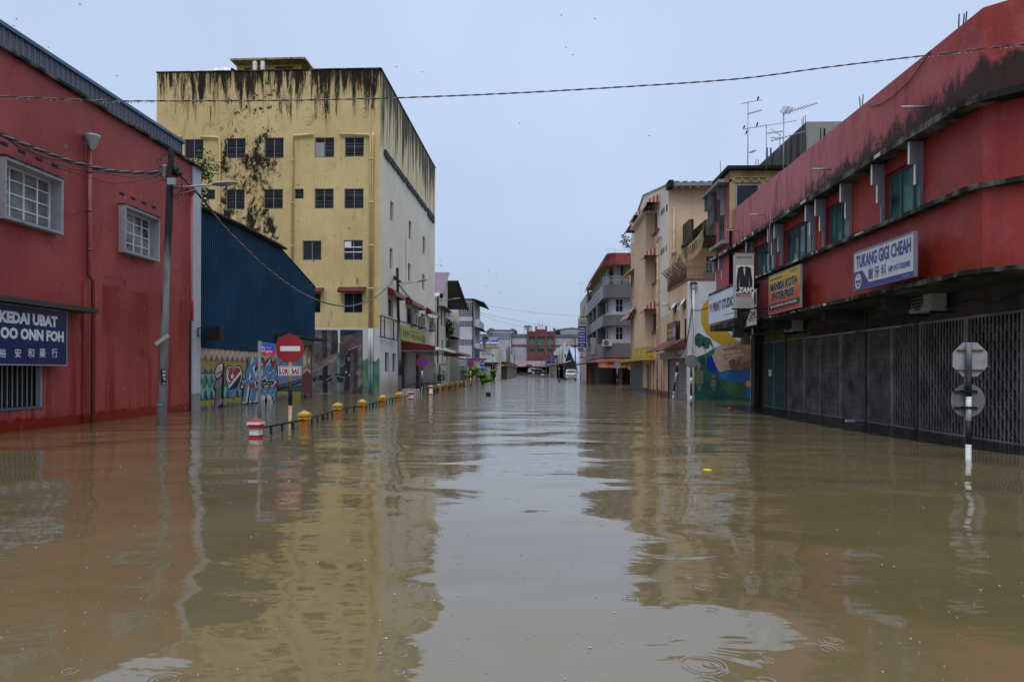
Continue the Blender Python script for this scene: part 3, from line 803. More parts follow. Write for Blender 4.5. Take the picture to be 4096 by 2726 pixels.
b.wallg(FS,0,uS,-.6,zTop,RS+RD,.25);b.fb(FS,.3,uS,-.6,zTop-.3,-14,-.55);b.fb(FS,0,uS,zTop-.12,zTop,-.3,-.002)
b.build('side_wall',None,root)
b=MB(M_MOULD);b.fb(FF,uL-.05,.06,zTop,zTop+.07,-.35,.05);b.fb(FS,.3,uS+.05,zTop+.001,zTop+.069,-.35,.06)
b.build('coping',None,root)
M_SASH=plain('aluminium sash',(.28,.27,.25,1),.5)
M_LOUV=glass('dark louvre glass',(.008,.009,.012,1),.4,.6)
M_DGL=glass('dark glass',(.015,.018,.022,1),.08,.5)
for i,R in enumerate(RW):
 window(root,FF,R,M_SASH,M_LOUV if i<12 else M_DGL,1 if i in(6,9)else 2,1,.12,.04,louv=.2 if i<12 else None)
b=MB(plain('translucent sheet',(.25,.25,.24,1),.4));R=RW[4];b.fb(FF,R[0]+.05,(R[0]+R[1])/2-.05,R[2]+.06,R[2]+1.0,-.065,-.06)
b.m(M_WHITE);R=RW[13];m_=(R[0]+R[1])/2;b.fb(FF,R[0]+.05,m_-.15,R[2]+.9,R[3]-.06,-.065,-.06)
b.fb(FF,R[0]+.05,R[1]-.05,R[2]+.82,R[2]+.88,-.06,-.04);b.fb(FF,R[0]+.05,R[1]-.05,R[2]+.5,R[2]+.56,-.06,-.04)
b.build_each('window_sheet',root)
for R in RS:window(root,FS,R,M_SASH,M_DGL,2,1,.18,.05)
M_SHUT=corr('grey roller shutter',(.055,.055,.058,1),'z',.11,.4,depth=.02)
for R in RD:MB(M_SHUT).fb(FS,R[0],R[1],R[2],R[3],-.3,-.22).build('roller_shutter',None,root)
M_CAGE=plain('rusty cage bars',(.12,.1,.09,1),.7)
for R in RA:
 b=MB(M_CAGE);o_=.1;a=(R[0]-o_,R[1]+o_,R[2]-o_,R[3]+o_)
 for i in range(6):u=a[0]+(a[1]-a[0])*i/5;b.fb(FF,u-.012,u+.012,a[2],a[3],.25,.274)
 for i in range(6):v=a[2]+(a[3]-a[2])*i/5;b.fb(FF,a[0],a[1],v-.012,v+.012,.275,.295)
 for v in(a[2],a[3]):b.fb(FF,a[0],a[0]+.03,v-.02,v+.02,0,.25);b.fb(FF,a[1]-.03,a[1],v-.02,v+.02,0,.25)
 g=b.build('vent_cage',None,root);MB(M_DARK).fb(FF,R[0],R[1],R[2],R[3],-.19,-.15).build('opening',None,g)
# maroon window awnings on the front
M_MAR=corr('maroon awning sheet',(.12,.012,.014,1),'x',.14,.4,depth=.02)
M_MARY=corr('maroon awning',(.1,.012,.016,1),'y',.2,.4,depth=.015)
for i in(14,15):
 R=RW[i];b=MB(M_MAR);a,c=R[0]-.25,R[1]+.25;v=R[3]+.05;pr=[(0,.32),(.25,.3),(.5,.18),(.62,0),(.6,-.06)]
 b.loft([[FF.p(u,v+dv,n+.01)for n,dv in pr]+[FF.p(u,v+dv-.03,n)for n,dv in pr[::-1]]for u in(a,c)])
 b.build('awning',None,root)
# rain pipes on the front
M_YP=plain('yellow pipe paint',(.58,.43,.2,1),.5,0,.15,.8);M_WP=plain('white pipe paint',(.5,.52,.54,1),.5);M_GP=plain('green pipe paint',(.09,.17,.15,1),.5)
fz=lambda z,x,y,n=.12:pp(FF,z,x,y,n)
def pipe(pts,mats,lo=-.5,fr=FF):
 b=MB(mats[0]);a=pts[-1]
 b.tube(pts+[Vector((a.x,a.y,4.25))],.075,8)
 z=a.z-1.5
 while z>4.5:b.cyl(Vector((a.x,a.y,z)),Vector((a.x,a.y,z+.1)),.1,seg=8);z-=2.8
 if len(mats)>1:
  b.m(mats[1]);b.tube([Vector((a.x,a.y,4.25)),Vector((a.x,a.y,1.9))],.075,8);b.m(mats[2]);b.tube([Vector((a.x,a.y,1.9)),Vector((a.x,a.y,-.4))],.075,8)
 b.build('downpipe',None,root)
pipe([fz(z2,395,680),fz(z2,530,684),fz(z2,545,700)],[M_YP]);pipe([fz(z2,1280,660),fz(z2,1130,670),fz(z2,1117,690)],[M_YP])
pipe([fz(z2,1485,657),fz(z2,1715,662),fz(z2,1727,680)],[M_YP,M_WP,M_GP]);pipe([fz(z2,1746,650),fz(z2,1746,680)],[M_YP,M_WP,M_GP])
b=MB(M_YP);b.tube([fz(z2,185,680),fz(z2,250,680)],.07,8);b.build('waste_pipe',None,root)
# stair head and slab on the roof
b=MB(plain('yellow stair head',(.5,.37,.13,1),.8));o=5.0
q=lambda x,y,n=-o:FF.uv(*z2(x,y),n)
a0=q(680,160)[0];a1=q(1190,160)[0];vt=q(900,62,-o+.8)[1];vb_=q(900,85,-o)[1]
sl0=q(900,74,-o+.85)[1];sl1=q(900,60,-o+.85)[1];vb_=sl0-.303
H1=[(q(738,0)[0],q(868,0)[0],zTop-.5,q(0,152)[1]),(q(985,0)[0],q(1125,0)[0],zTop-.5,q(0,146)[1])]
b.wallg(FF,a0,a1,zTop-.5,vb_+.3,H1,.2,n=-o);b.fb(FF,a0,a1,zTop-.5,vb_+.3,-o-5,-o-.4)
b.build('stair_head',None,root)
MB(M_DARK).fb(FF,a0+.1,a1-.1,zTop-.5,zTop+.6,-o-.3,-o-.25).build('stair_opening',None,root)
b=MB(wall('mouldy yellow slab',(.38,.28,.12,1),.8,gcol=(.03,.025,.02,1),thr=.48));b.fb(FF,q(627,75,-o+.85)[0],q(1215,60,-o+.85)[0],sl0,sl1,-o-6,-o+.85);b.build('roof_slab',None,root)
b=MB(M_WHITE)
for x in(818,879):u,v=FF.uv(*z2(x,126),-1.2);b.fb(FF,u-.11,u+.11,zTop-.4,v+.35,-1.4,-1.2)
b.build_each('vent_pipe',root)
b=MB(plain('crumpled silver sheet',(.45,.48,.52,1),.3,.5));pts=[]
for i in range(15):
 x=275+i*25.5;u,v=FF.uv(*z2(x,188-42*(i/14)**1.3 if i<13 else 165),-.6)
 pts.append([FF.p(u,zTop+.02,-.4),FF.p(u,v+random.uniform(-.05,.08)+.22,-.7),FF.p(u+.1,v+random.uniform(-.05,.1)+.3,-1.6),FF.p(u,zTop+.02,-2.5)])
for i in range(14):b.add(pts[i]+pts[i+1],[(0,4,5,1),(1,5,6,2),(2,6,7,3)])
b.build('roof_sheeting',label='crumpled silver sheet lying along the roof edge of the yellow block',cat='sheet')
# painted plantation scene on the lower front wall
b=MB();K=1.0
pc=[plain('mural '+n,c,.7,0,.45,2.2)for n,c in(('charcoal',(.035,.036,.042,1)),('ash',(.1,.1,.105,1)),('taupe',(.13,.105,.105,1)),('mauve brown',(.085,.06,.062,1)),('soot',(.018,.018,.022,1)),('sage',(.11,.18,.16,1)))]
S2=lambda m_,pts,n:shape(b,FF,zr,m_,pts,n)
S2(pc[0],[(0,165),(480,170),(490,300),(480,1270),(0,1270)],.006)
for i,(x,wd,c)in enumerate(((65,85,1),(150,60,2),(220,80,0),(300,75,1),(375,100,0),(60,90,4),(150,150,3))):
 if i<5:S2(pc[c],[(x,175),(x+wd,178),(x+wd*.95,620),(x+4,700)],.01)
for x,wd,c in((45,105,1),(150,70,2),(225,85,4),(310,70,2),(385,90,1)):S2(pc[c],[(x,620),(x+wd,600),(x+wd*.98,1268),(x,1268)],.009)
S2(pc[2],[(45,760),(480,560),(480,640),(300,760),(45,890)],.012)
S2(pc[5],[(478,560),(520,560),(522,1268),(474,1268)],.012)
S2(pc[0],[(525,165),(920,170),(915,1275),(520,1275)],.006)
S2(pc[3],[(528,260),(920,190),(920,420),(660,520),(640,440),(528,420)],.01);S2(pc[4],[(530,172),(918,175),(800,230),(530,280)],.011)
for i in range(26):x=random.uniform(535,850);y=random.uniform(190,470);S2(random.choice([pc[0],pc[4],pc[1]]),[(x,y),(x+70,y-26),(x+72,y-21),(x+2,y+6)],.013)
S2(pc[1],[(530,590),(620,580),(605,760),(535,800)],.012);S2(pc[2],[(530,930),(600,960),(590,1268),(530,1268)],.012);S2(pc[4],[(650,560),(720,520),(700,1200),(610,1200),(640,800)],.012)
S2(pc[3],[(705,560),(755,560),(760,1268),(690,1268)],.013);S2(plain('mural rust',(.14,.05,.035,1)),[(705,590),(750,585),(748,690),(706,690)],.015);S2(pc[2],[(840,480),(900,440),(912,1100),(830,1200)],.012)
for x,y,wd in((330,1010,62),(530,1010,80),(190,1000,45),(70,1040,35)):S2(pc[4],[(x-wd,y-wd*.85),(x+wd,y-wd*.95),(x+wd*.62,y+wd*.9),(x-wd*.55,y+wd*.95)],.016)
lt=plain('mural pale line',(.38,.38,.38,1))
for a_,c_ in(((660,520),(912,420)),((315,715),(478,640)),((155,850),(300,760)),((45,890),(145,835)),((613,580),(605,760)),((605,755),(535,805)),((535,800),(535,930)),((325,715),(328,870)),((470,960),(610,1000)),((280,1040),(400,965))):
 S2(lt,[a_,c_,(c_[0],c_[1]+9),(a_[0],a_[1]+9)],.018)
bl=plain('mural pale blue',(.22,.36,.5,1))
for x,y in((680,690),(685,955),(835,918),(632,905),(668,655),(380,725)):S2(bl,ell(x,y,20,22,9),.019)
b.build('painted_mural',None,root)
# raised black letters along the street side
v0=FS.uv(*zg(80,797))[1];v1=FS.uv(*zg(76,716))[1];uE2=FS.uv(*zg(430,1200))[0];uE3=FS.uv(*zg(492,1300))[0];u0=FS.uv(*zg(74,750))[0]
b=MB(plain('black letters',(.02,.02,.022,1),.5))
b.text(FS,'PERSATUAN KWANG TONG KOTA TINGGI JOHOR',u0,uE2,v0,v1,.1,bold=.035,depth=.12)
b.text(FS,'廣東會館',uE2+.5,uE3,v0-.1,v1+.1,.1,bold=.01,depth=.12)
b.build('lettering',None,root)
# awnings on the street side
def awn(fr,ua,ub,vtop,drop,proj,m_,parent,name='awning',ends=True,k=8,thick=.03):
 b=MB(m_);prof=[(proj*math.sin(t*math.pi/2/k),vtop-drop*(1-math.cos(t*math.pi/2/k)))for t in range(k+1)]
 b.loft([[fr.p(u,v,n+.01)for n,v in prof]+[fr.p(u,v-thick,max(n-.01,.005))for n,v in prof[::-1]]for u in(ua,ub)])
 if ends:
  for u in(ua,ub-.02):b.loft([[fr.p(uu,v-.01,max(n-.02,.004))for n,v in prof]+[fr.p(uu,vtop-drop,.004)]for uu in(u,u+.02)])
 return b.build(name,None,parent)
aw=[]
for xa,xb in((232,560),(566,930),(935,1205)):
 ua=FS.uv(*zo(xa,500),.0)[0];vt=FS.uv(*zo(232,408))[1]
 ub=FS.uv(*zo(xb,700),.55)[0];aw.append(awn(FS,ua,ub,vt,.55,.55,M_MARY,root))
# things fixed on the street side
def ac_unit(p,d=(1,0),label='',cat='air conditioner',group=None,w=.8,h=.6,t=.32,grille_near=False):
 """outdoor air conditioning unit at the base corner point p, face along direction d"""
 N=Vector((d[0],d[1],0)).normalized();Uu=Vector((-N.y,N.x,0));fr=Fr(p,Uu,N)
 r=thing('air_conditioner',tuple(p),label,cat,group)
 b=MB(plain('air conditioner casing',(.34,.34,.32,1),.5));b.fb(fr,-w/2,w/2,0,h,-t,0);b.fb(fr,-w/2+.02,w/2-.02,h,h+.012,-t+.01,-.01)
 b.build('casing',None,r)
 b=MB(plain('fan grille',(.05,.05,.05,1),.5));b.disc(fr,-w*.12,h/2,h*.42,.006);b.m(plain('air conditioner casing',(0,0,0,1)))
 for i in range(6):
  v=h/2+(i-2.5)*h*.13;b.fb(fr,-w*.12-h*.38,-w*.12+h*.38,v-.006,v+.006,.008,.02)
 for i in range(2):b.fb(fr,-w/2-.012,-w/2-.001,.08,h-.08,-t+.06+i*.14,-t+.12+i*.14)
 b.build('fan_grille',None,r)
 b=MB(M_BLACK);b.fb(fr,-w/2,-w/2+.04,-.06,-.005,-t-.15,.03);b.fb(fr,w/2-.04,w/2,-.06,-.005,-t-.15,.03);b.build_each('bracket',r)
 return r
for(x,y0,y1),lb in(((770,1098,890),'leftmost of three white air conditioner units under the maroon awnings'),((905,1145,955),'middle one of three white air conditioner units under the maroon awnings'),((1100,1205,1045),'white air conditioner unit right of the satellite dish')):
 u,v=FS.uv(*zo(x,y0),.4);vv=FS.uv(*zo(x,y1),.4)[1]
 ac_unit(FS.p(u,v,.42),(FS.N.x,FS.N.y),lb,'air conditioner','air conditioners on the side of the yellow block',w=1.1,h=vv-v,t=.34)
r=thing('satellite_dish',tuple(pp(FS,zo,1050,1100,.8)),'grey satellite dish on an arm beside the air conditioners','satellite dish')
c_=pp(FS,zo,1058,965,1.0);ax=Vector((.25,-.35,.9)).normalized()
b=MB(M_STEEL);b.smooth=True;b.lathe(c_,[(.02,0),(.25,.03),(.46,.12),(.46,.135),(.25,.05),(.02,.02)],20,ax);b.build('dish',None,r)
b=MB(M_BLACK);w0=pp(FS,zo,1050,1110,.0);b.tube([w0,c_+Vector((0,0,-.6)),c_],.035);b.tube([w0+Vector((0,0,.5)),c_+Vector((0,0,-.5))],.025);b.bar(c_,c_+ax*.35,.02);b.build('arm',None,r)
# empty black sign frame
r0_=[FS.uv(*zo(118,940),.25),FS.uv(*zo(118,1330),.25),FS.uv(*zo(405,1200),.25)]
b=MB(M_BLACK);a,c=r0_[0][0],r0_[2][0]+.3;v0,v1=r0_[1][1],r0_[0][1]
for u in(a,a+(c-a)*.2,a+(c-a)*.74,c):b.fb(FS,u,u+.06,v0,v1,.18,.24)
for v in(v0,v1):b.fb(FS,a,c,v,v+.07,.18,.25);
for u in(a,c):b.fb(FS,u,u+.05,v1-.04,v1,.0,.18);b.fb(FS,u,u+.05,v0+.02,v0+.06,.0,.18)
b.build('empty_sign_rack',label='empty black metal sign frame on the white corner of the yellow block',cat='sign frame')
# yellow association sign
a=FS.uv(*zo(497,1250),.3)[0];c=FS.uv(*zo(1030,1350),.3)[0];cy_=FS.uv(*zo(945,1350),.3)[0];v0=FS.uv(*zo(500,1382),.3)[1];v1=FS.uv(*zo(500,1108),.3)[1]
b=MB(plain('yellow sign face',(.36,.34,.06,1),.4,0,.2));b.fb(FS,a,cy_,v0,v1,.2,.28);b.m(plain('cream panel',(.42,.38,.27,1)));b.fb(FS,cy_+.01,c,v0,v1+.25,.1,.2)
b.m(M_BLACK);b.fb(FS,a-.5,c+1,v1+.28,v1+.34,.12,.18)
for i in range(8):u=a+(c-a)*i/7;b.fb(FS,u,u+.05,v1+.3,v1+.45,.13,.17)
bsig=b
h_=v1-v0;b=bsig;b.m(plain('dark blue lettering',(.03,.05,.1,1)))
b.glyphs(FS,a+.3,a+(cy_-a)*.3,v0+h_*.2,v0+h_*.85,.285,4);b.m(plain('brown lettering',(.12,.06,.03,1)))
b.glyphs(FS,a+(cy_-a)*.33,cy_-(cy_-a)*.22,v0+h_*.22,v0+h_*.66,.285,9);b.glyphs(FS,a+(cy_-a)*.3,cy_-(cy_-a)*.24,v0+h_*.72,v0+h_*.87,.285,18)
b.m(plain('dark blue lettering',(0,0,0,1)));b.glyphs(FS,cy_-(cy_-a)*.2,cy_-.2,v0+h_*.12,v0+h_*.8,.285,3)
b.build('association_sign',label='long yellow signboard with blurred dark lettering above the maroon canopy',cat='sign')
# long curved entrance canopy with its row of lamps
ua,ub=FS.uv(1604,1400,0)[0],uS+6
vt=FS.uv(*zo(472,1425))[1];
root2=thing('entrance_canopy',tuple(FS.p(ua,0,0)),'long dark maroon curved canopy over the shop entrances with hanging lamps','canopy')
awn(FS,ua,ub,vt,.55,2.9,M_MARY,root2,'canopy_sheet',k=10,thick=.06)
b=MB(M_STEEL)
for u in(ua+.3,ua+6,ua+12,ub-.5):b.cyl(FS.p(u,-.5,2.6),FS.p(u,vt-.5,2.6),.05,seg=8)
for u in(ua+.1,ua+4,ua+8,ua+12):b.bar(FS.p(u,vt-.6,.05),FS.p(u,vt-.62,2.7),.06)
b.build_each('canopy_post',root2)
LM=[(722,90),(898,90),(1085,85),(1270,72),(1445,85),(1490,90),(1535,105),(1575,118),(1630,112),(1660,130),(1705,130),(1740,150),(1775,150),(1812,160),(1860,172)]
lampm=plain('white lamp shade',(.6,.6,.58,1),.4)
def lamp(p,s=1.0,lab='',grp=None):
 b=MB(lampm);b.smooth=True;b.lathe(p,[(.03,.22*s),(.06,.2*s),(.16*s,.0),(.15*s,-.16*s),(.1*s,-.2*s),(.02,-.2*s)],12)
 b.tube([p+Vector((0,0,.2*s)),p+Vector((0,0,.42*s))],.015,4)
 return b.build('hanging_lamp',label=lab,cat='lamp',group=grp)
LBL=['first white hanging lamp from the left under the canopy front','second white hanging lamp from the left under the canopy front','third white hanging lamp from the left under the canopy front','small white hanging lamp at the outer corner of the canopy front']
for i,(x,y)in enumerate(LM):
 if i<4:
  d=FS.p(ua+.1,0,0).y;p=onY(*zl(x,y),d)
 else:u,v=FS.uv(*zl(x,y),2.85);p=FS.p(u,v,2.85)
 lamp(p,.55,LBL[i]if i<4 else '%s white lamp on the street edge of the maroon canopy, counted from its near corner'%('first','second','third','fourth','fifth','sixth','seventh','eighth','ninth','tenth','eleventh')[i-4],'lamps hanging from the maroon canopy')
# ================================================================ houses further down on the left
def hx(fr,L_):return[fr.rect(*z(x0,y0),z(0,y1)[1],z(x1,0)[0])for z,x0,y0,x1,y1 in L_]
M_CRM=wall('cream render',(.5,.47,.4,1),.4,thr=.54)
M_CRW=wall('white render',(.52,.53,.56,1),.35,thr=.56,tide=((.25,.2,.14,1),.5,.4))
M_GWL=wall('grey render',(.3,.3,.33,1),.5,thr=.5)
# house with purple metal roof
F0=FX(-10.3,1)
root=thing('townhouse',(-10.3,76,0),'cream townhouse with a steep purple metal roof just past the yellow block','building')
def yz(fr,z,x,y):return fr.uv(*z(x,y))
b=MB(M_CRM)
Y0,Y1,Y2=73.5,81,95
RW_=[(75.2,76.4,6.6,8.6),(78,79,6.6,8.4),(76,77.2,3.4,5)]
b.wallg(F0,Y0,Y1,-.6,9.6,RW_,.2);b.box(-22,-10.5,Y0,Y1,-.6,9.6)
b.poly(F0,[(Y0,9.6),(Y1,9.6),(Y1,12.6)],-11.7,-.005)
b.build('wall',None,root)
for R in RW_:window(root,F0,R,M_SASH,M_DGL,2,1,.1,.05)
M_PUR=corr('purple roof sheet',(.16,.095,.14,1),'x',.32,.4,.3,depth=.04,rust=(.09,.11,.2,1))
zr0=onY(*zu(300,458),74.5).z;zr1=onY(*zu(300,42),80).z
xr=onY(*zu(360,455),74.5).x;xl=-22
b=MB(M_PUR);b.hexa([(xl,74.5,zr0),(xr,74.5,zr0),(xr,80,zr1),(xl,80,zr1),(xl,74.5,zr0-.1),(xr,74.5,zr0-.1),(xr,80,zr1-.1),(xl,80,zr1-.1)])
b.m(M_DARK);b.box(xl,xr-.02,74.4,74.5,zr0-.5,zr0-.02);b.build('roof',None,root)
b=MB(plain('old clay roof edge',(.11,.1,.095,1),.9));p0=onY(*zu(290,540),74);p1=onY(*zu(455,620),78)
b.hexa([(-14,73.6,8.6),(-9.6,73.6,8.45),(-9.6,80,8.3),(-14,80,8.6),(-14,73.6,8.75),(-9.6,73.6,8.55),(-9.6,80,8.4),(-14,80,8.75)])
b.build('eave',None,root)
b=MB(M_CRM);b.box(-14,-10.25,82.4,82.6,-.6,4);b.build('party_wall',None,root)
# neighbour with the big dark soffit and balconies
root=thing('townhouse',(-11,88,0),'townhouse with a wide dark grey roof overhang and two street balconies','building')
F1=FX(-11.6,1)
RW_=[(83.5,84.6,6.8,9.0),(87,88.2,6.8,9.0),(91,92.4,6.8,8.8),(85,86.2,3.6,5.2),(90,91.4,3.6,5.2)]
b=MB(M_CRM);b.wallg(F1,82,95,-.6,10,RW_,.2);b.box(-22,-11.8,82,95,-.6,10);b.box(-11.6,-10.45,82.0,82.25,-.6,12.2);b.box(-11.6,-10.45,94.8,95,-.6,9.5)
b.build('wall',None,root)
for R in RW_:window(root,F1,R,M_SASH,M_DGL,2,1,.1,.05)
za_=onY(*zu(640,238),82).z;xe=onY(*zu(640,238),82).x;zb_=onY(*zu(715,765),93).z
M_SOF=wall('grey boarded soffit',(.11,.1,.1,1),.3,thr=.5)
b=MB(M_SOF);b.hexa([(-16,81.8,za_),(xe,81.8,za_),(xe+.1,93.5,zb_),(-16,93.5,zb_),(-16,81.8,za_+.12),(xe,81.8,za_+.12),(xe+.1,93.5,zb_+.12),(-16,93.5,zb_+.12)])
b.m(M_DARK);b.bar((xe,81.8,za_+.02),(xe+.1,93.6,zb_+.02),.18,.4);b.bar((-16,81.75,za_+.02),(xe,81.75,za_+.02),.12,.3);b.build('roof',None,root)
for(u0,u1,v0,v1)in((82.3,86.6,6.3,8.1),(88,94.5,6.0,7.9)):
 b=MB(M_CRW);b.box(-11.6,-10.3,u0,u1,v0,v0+.15)
 b.m(M_GWL if u0>87 else M_CRW);b.box(-10.42,-10.3,u0,u1,v0+.15,v1);b.box(-11.6,-10.43,u0,u0+.12,v0+.15,v1);b.box(-11.6,-10.43,u1-.12,u1,v0+.15,v1);b.m(M_DARK);b.box(-11.5,-10.2,u0-.05,u1+.05,v0-.1,v0-.005)
 b.build('balcony',None,root)
b=MB(plain('tin canopy',(.06,.05,.055,1)));b.hexa([(-11.6,84,3.6),(-8.6,84,2.9),(-8.4,93,2.9),(-11.6,93,3.6),(-11.6,84,3.68),(-8.6,84,2.98),(-8.4,93,2.98),(-11.6,93,3.68)]);b.build('canopy',None,root)
# papaya-like tree growing at the facade
def leafcloud(b,c,r,n,s,mats,flat=.8,up=.0):
 for i in range(n):
  while True:
   q=Vector((random.uniform(-1,1),random.uniform(-1,1),random.uniform(-1,1)))
   if .25<q.length<1:break
  q=q.normalized()*(q.length**.5)
  p=Vector(c)+Vector((q.x*r[0],q.y*r[1],q.z*r[2]))
  d=Vector((random.gauss(0,1),random.gauss(0,1),random.gauss(0,.6)+up)).normalized();e=d.cross(Vector((random.random(),random.random(),random.random()))).normalized()
  k=s*random.uniform(.6,1.3);b.m(random.choice(mats))
  b.add([p-d*k,p+e*k*.45,p+d*k,p-e*k*.45],[(0,1,2,3)])
def leafm(name,c):return plain(name,c,.5,0,.35,1.5)
LG=[leafm('leaf dark',(.02,.05,.015,1)),leafm('leaf mid',(.045,.1,.025,1)),leafm('leaf light',(.08,.16,.04,1))]
c0=onY(*zo(1290,1400),80);c0.z=0
root=thing('tree',tuple(c0),'papaya tree with drooping green leaves in front of the cream townhouse','tree')
b=MB(plain('bark',(.08,.07,.05,1),.9));t0=onY(*zo(1290,1500),80);t1=onY(*zo(1280,1100),80);t0.z=-.4
b.tube([t0,t0.lerp(t1,.5)+Vector((.1,0,0)),t1],[.12,.1,.07]);b.build('trunk',None,root)
b=MB()
for x,y,r,n in((1280,1090,1.0,220),(1240,1170,.7,120),(1330,1180,.8,140),(1300,1260,.7,110),(1300,1440,.6,90),(1260,1330,.5,60)):
 leafcloud(b,onY(*zo(x,y),80),(r,r,r*.8),n,.22,LG)
b.build('crown',None,root)
# white tiled block with breeze-block screens
Yw=105;F5=FY(Yw);xw0=-14.5;xw1=onY(*zu(962,800),Yw).x;zw5=onY(*zu(960,575),Yw).z
root=thing('stair_block',(xw1,Yw,0),'white tiled four storey block with black breeze block screens','building')
BB=hx(F5,[(zu,650,640,935,910),(zu,645,1000,932,1113),(zu,640,1360,930,1475),(zp,190,826,422,1000)])
M_TILE=wall('white tiled wall',(.52,.54,.62,1),.12,thr=.6,grid=(.3,.2))
b=MB(M_TILE);b.wallg(F5,xw0,xw1,-.6,zw5,BB,.3);b.box(xw0,xw1-.02,Yw+.5,Yw+12,-.6,zw5);b.build('wall',None,root)
for R in BB:
 b=MB(M_TILE);nv=9;nh=max(3,int((R[3]-R[2])/.28))
 for i in range(nv+1):u=R[0]+(R[1]-R[0])*i/nv;b.fb(F5,u-.03,u+.03,R[2],R[3],-.25,-.03)
 for j in range(nh+1):
  v=R[2]+(R[3]-R[2])*j/nh;b.fb(F5,R[0],R[1],v-.03,v+.03,-.24,-.04)
 g=b.build('breeze_block',None,root);MB(M_DARK).fb(F5,R[0],R[1],R[2],R[3],-.48,-.4).build('opening',None,g)
F5s=FX(xw1,1);RW_=[(106+i*2.1,107+i*2.1,z_,z_+1.9)for z_ in(9.2,5.8,2.8)for i in range(4)]
b=MB(M_TILE);b.wallg(F5s,Yw+.01,Yw+12,-.6,zw5,RW_,.2)
for z_ in(8.2,4.9,1.9):b.box(xw1+.01,xw1+.75,Yw+.6,Yw+11,z_,z_+.9+(.4 if z_>8 else 0))
b.build('side_wall',None,root)
for R in RW_:window(root,F5s,R,M_SASH,M_DGL,2,1,.1,.05)
b=MB(M_DARK)
for z_ in(8.1,4.8,1.8):b.hexa([(xw1,Yw+.3,z_+.25),(xw1+1.3,Yw+.3,z_-.15),(xw1+1.3,Yw+11,z_-.15),(xw1,Yw+11,z_+.25),(xw1,Yw+.3,z_+.33),(xw1+1.3,Yw+.3,z_-.05),(xw1+1.3,Yw+11,z_-.05),(xw1,Yw+11,z_+.33)])
b.box(xw0,xw1,Yw-.3,Yw+12,zw5,zw5+.12);b.hexa([(xw1,Yw-.3,zw5),(xw1+1.6,Yw-.3,zw5-.6),(xw1+1.6,Yw+11,zw5-.6),(xw1,Yw+11,zw5),(xw1,Yw-.3,zw5+.12),(xw1+1.6,Yw-.3,zw5-.45),(xw1+1.6,Yw+11,zw5-.45),(xw1,Yw+11,zw5+.12)])
b.build('eave',None,root)
b=MB(M_DARK);b.cyl((xw1-.15,Yw-.12,-.5),(xw1-.15,Yw-.12,zw5),.09,seg=8);b.build('downpipe',None,root)
# low garden wall, cabinets
b=MB(M_GWL);pA=onY(*zp(20,1005),98);pB=onY(*zp(400,1000),98);b.box(pA.x,pB.x,98,98.3,-.6,pA.z);b.m(plain('peach render',(.36,.24,.17,1)));b.box(pB.x+.01,pB.x+1.4,98,98.25,-.6,pA.z+.9)
b.build('garden_wall',label='grey concrete garden wall in front of the white tiled block',cat='wall')
def cabinet(z,x0,x1,ytop,Y,m_,label,cat,dep=1.2,feet=0.0):
 A=onY(*z(x0,ytop),Y);B_=onY(*z(x1,ytop),Y);r=thing('cabinet',(A.x,Y,0),label,cat)
 b=MB(m_);b.box(A.x,B_.x,Y,Y+dep,-.4,A.z);b.build('body',None,r)
 b=MB(M_DARK);w_=B_.x-A.x;b.box(A.x+w_*.49,A.x+w_*.51,Y-.012,Y-.002,.2,A.z-.15);b.box(A.x+.08,B_.x-.08,Y-.014,Y-.003,A.z-.12,A.z-.09);b.build('door_gap',None,r)
 MB(m_).box(A.x-.05,B_.x+.05,Y-.06,Y+dep+.05,A.z,A.z+.07).build('lid',None,r);return r
cabinet(zp,262,400,1145,96,plain('grey blue plastic',(.11,.12,.14,1)),'grey blue wheeled bin cabinet standing against the grey garden wall','cabinet')
cabinet(zl,1350,1472,432,73,plain('pale electrical cabinet',(.4,.43,.43,1)),'pale grey electrical cabinet left of the second dark pole','cabinet')
r=cabinet(zl,1545,1690,432,74,plain('white electrical cabinet',(.48,.51,.52,1)),'white electrical cabinet with black lettering right of the second dark pole','cabinet')
A=onY(*zl(1545,432),73.98);b=MB(M_DARK);f_=FY(73.97);b.glyphs(f_,A.x+.15,A.x+.6,1.3,1.55,0,3);b.glyphs(f_,A.x+.15,A.x+.9,1.0,1.15,0,6);b.build('lettering_mark',None,r)
cabinet(zp,690,1000,1035,120,plain('pale grey box',(.38,.4,.42,1),.5),'large pale grey box unit behind the round bushes','cabinet',2)
# striped awning behind the cabinet
b=MB();p_=onY(*zl(1385,430),76);m2=[plain('red stripe',(.14,.03,.03,1)),plain('white stripe',(.3,.29,.27,1))]
for i in range(10):
 x0=p_.x-1.1+i*.22;b.m(m2[i%2]);k=math.sqrt(max(.02,1-((i-4.5)/5)**2))*1.55
 b.hexa([(x0,76,p_.z),(x0+.22,76,p_.z),(x0+.22,76.4,p_.z+k),(x0,76.4,p_.z+k),(x0,77,p_.z),(x0+.22,77,p_.z),(x0+.22,77,p_.z+k),(x0,77,p_.z+k)])
b.build('striped_awning',label='small round awning with dark red and white stripes above the cabinet',cat='awning')
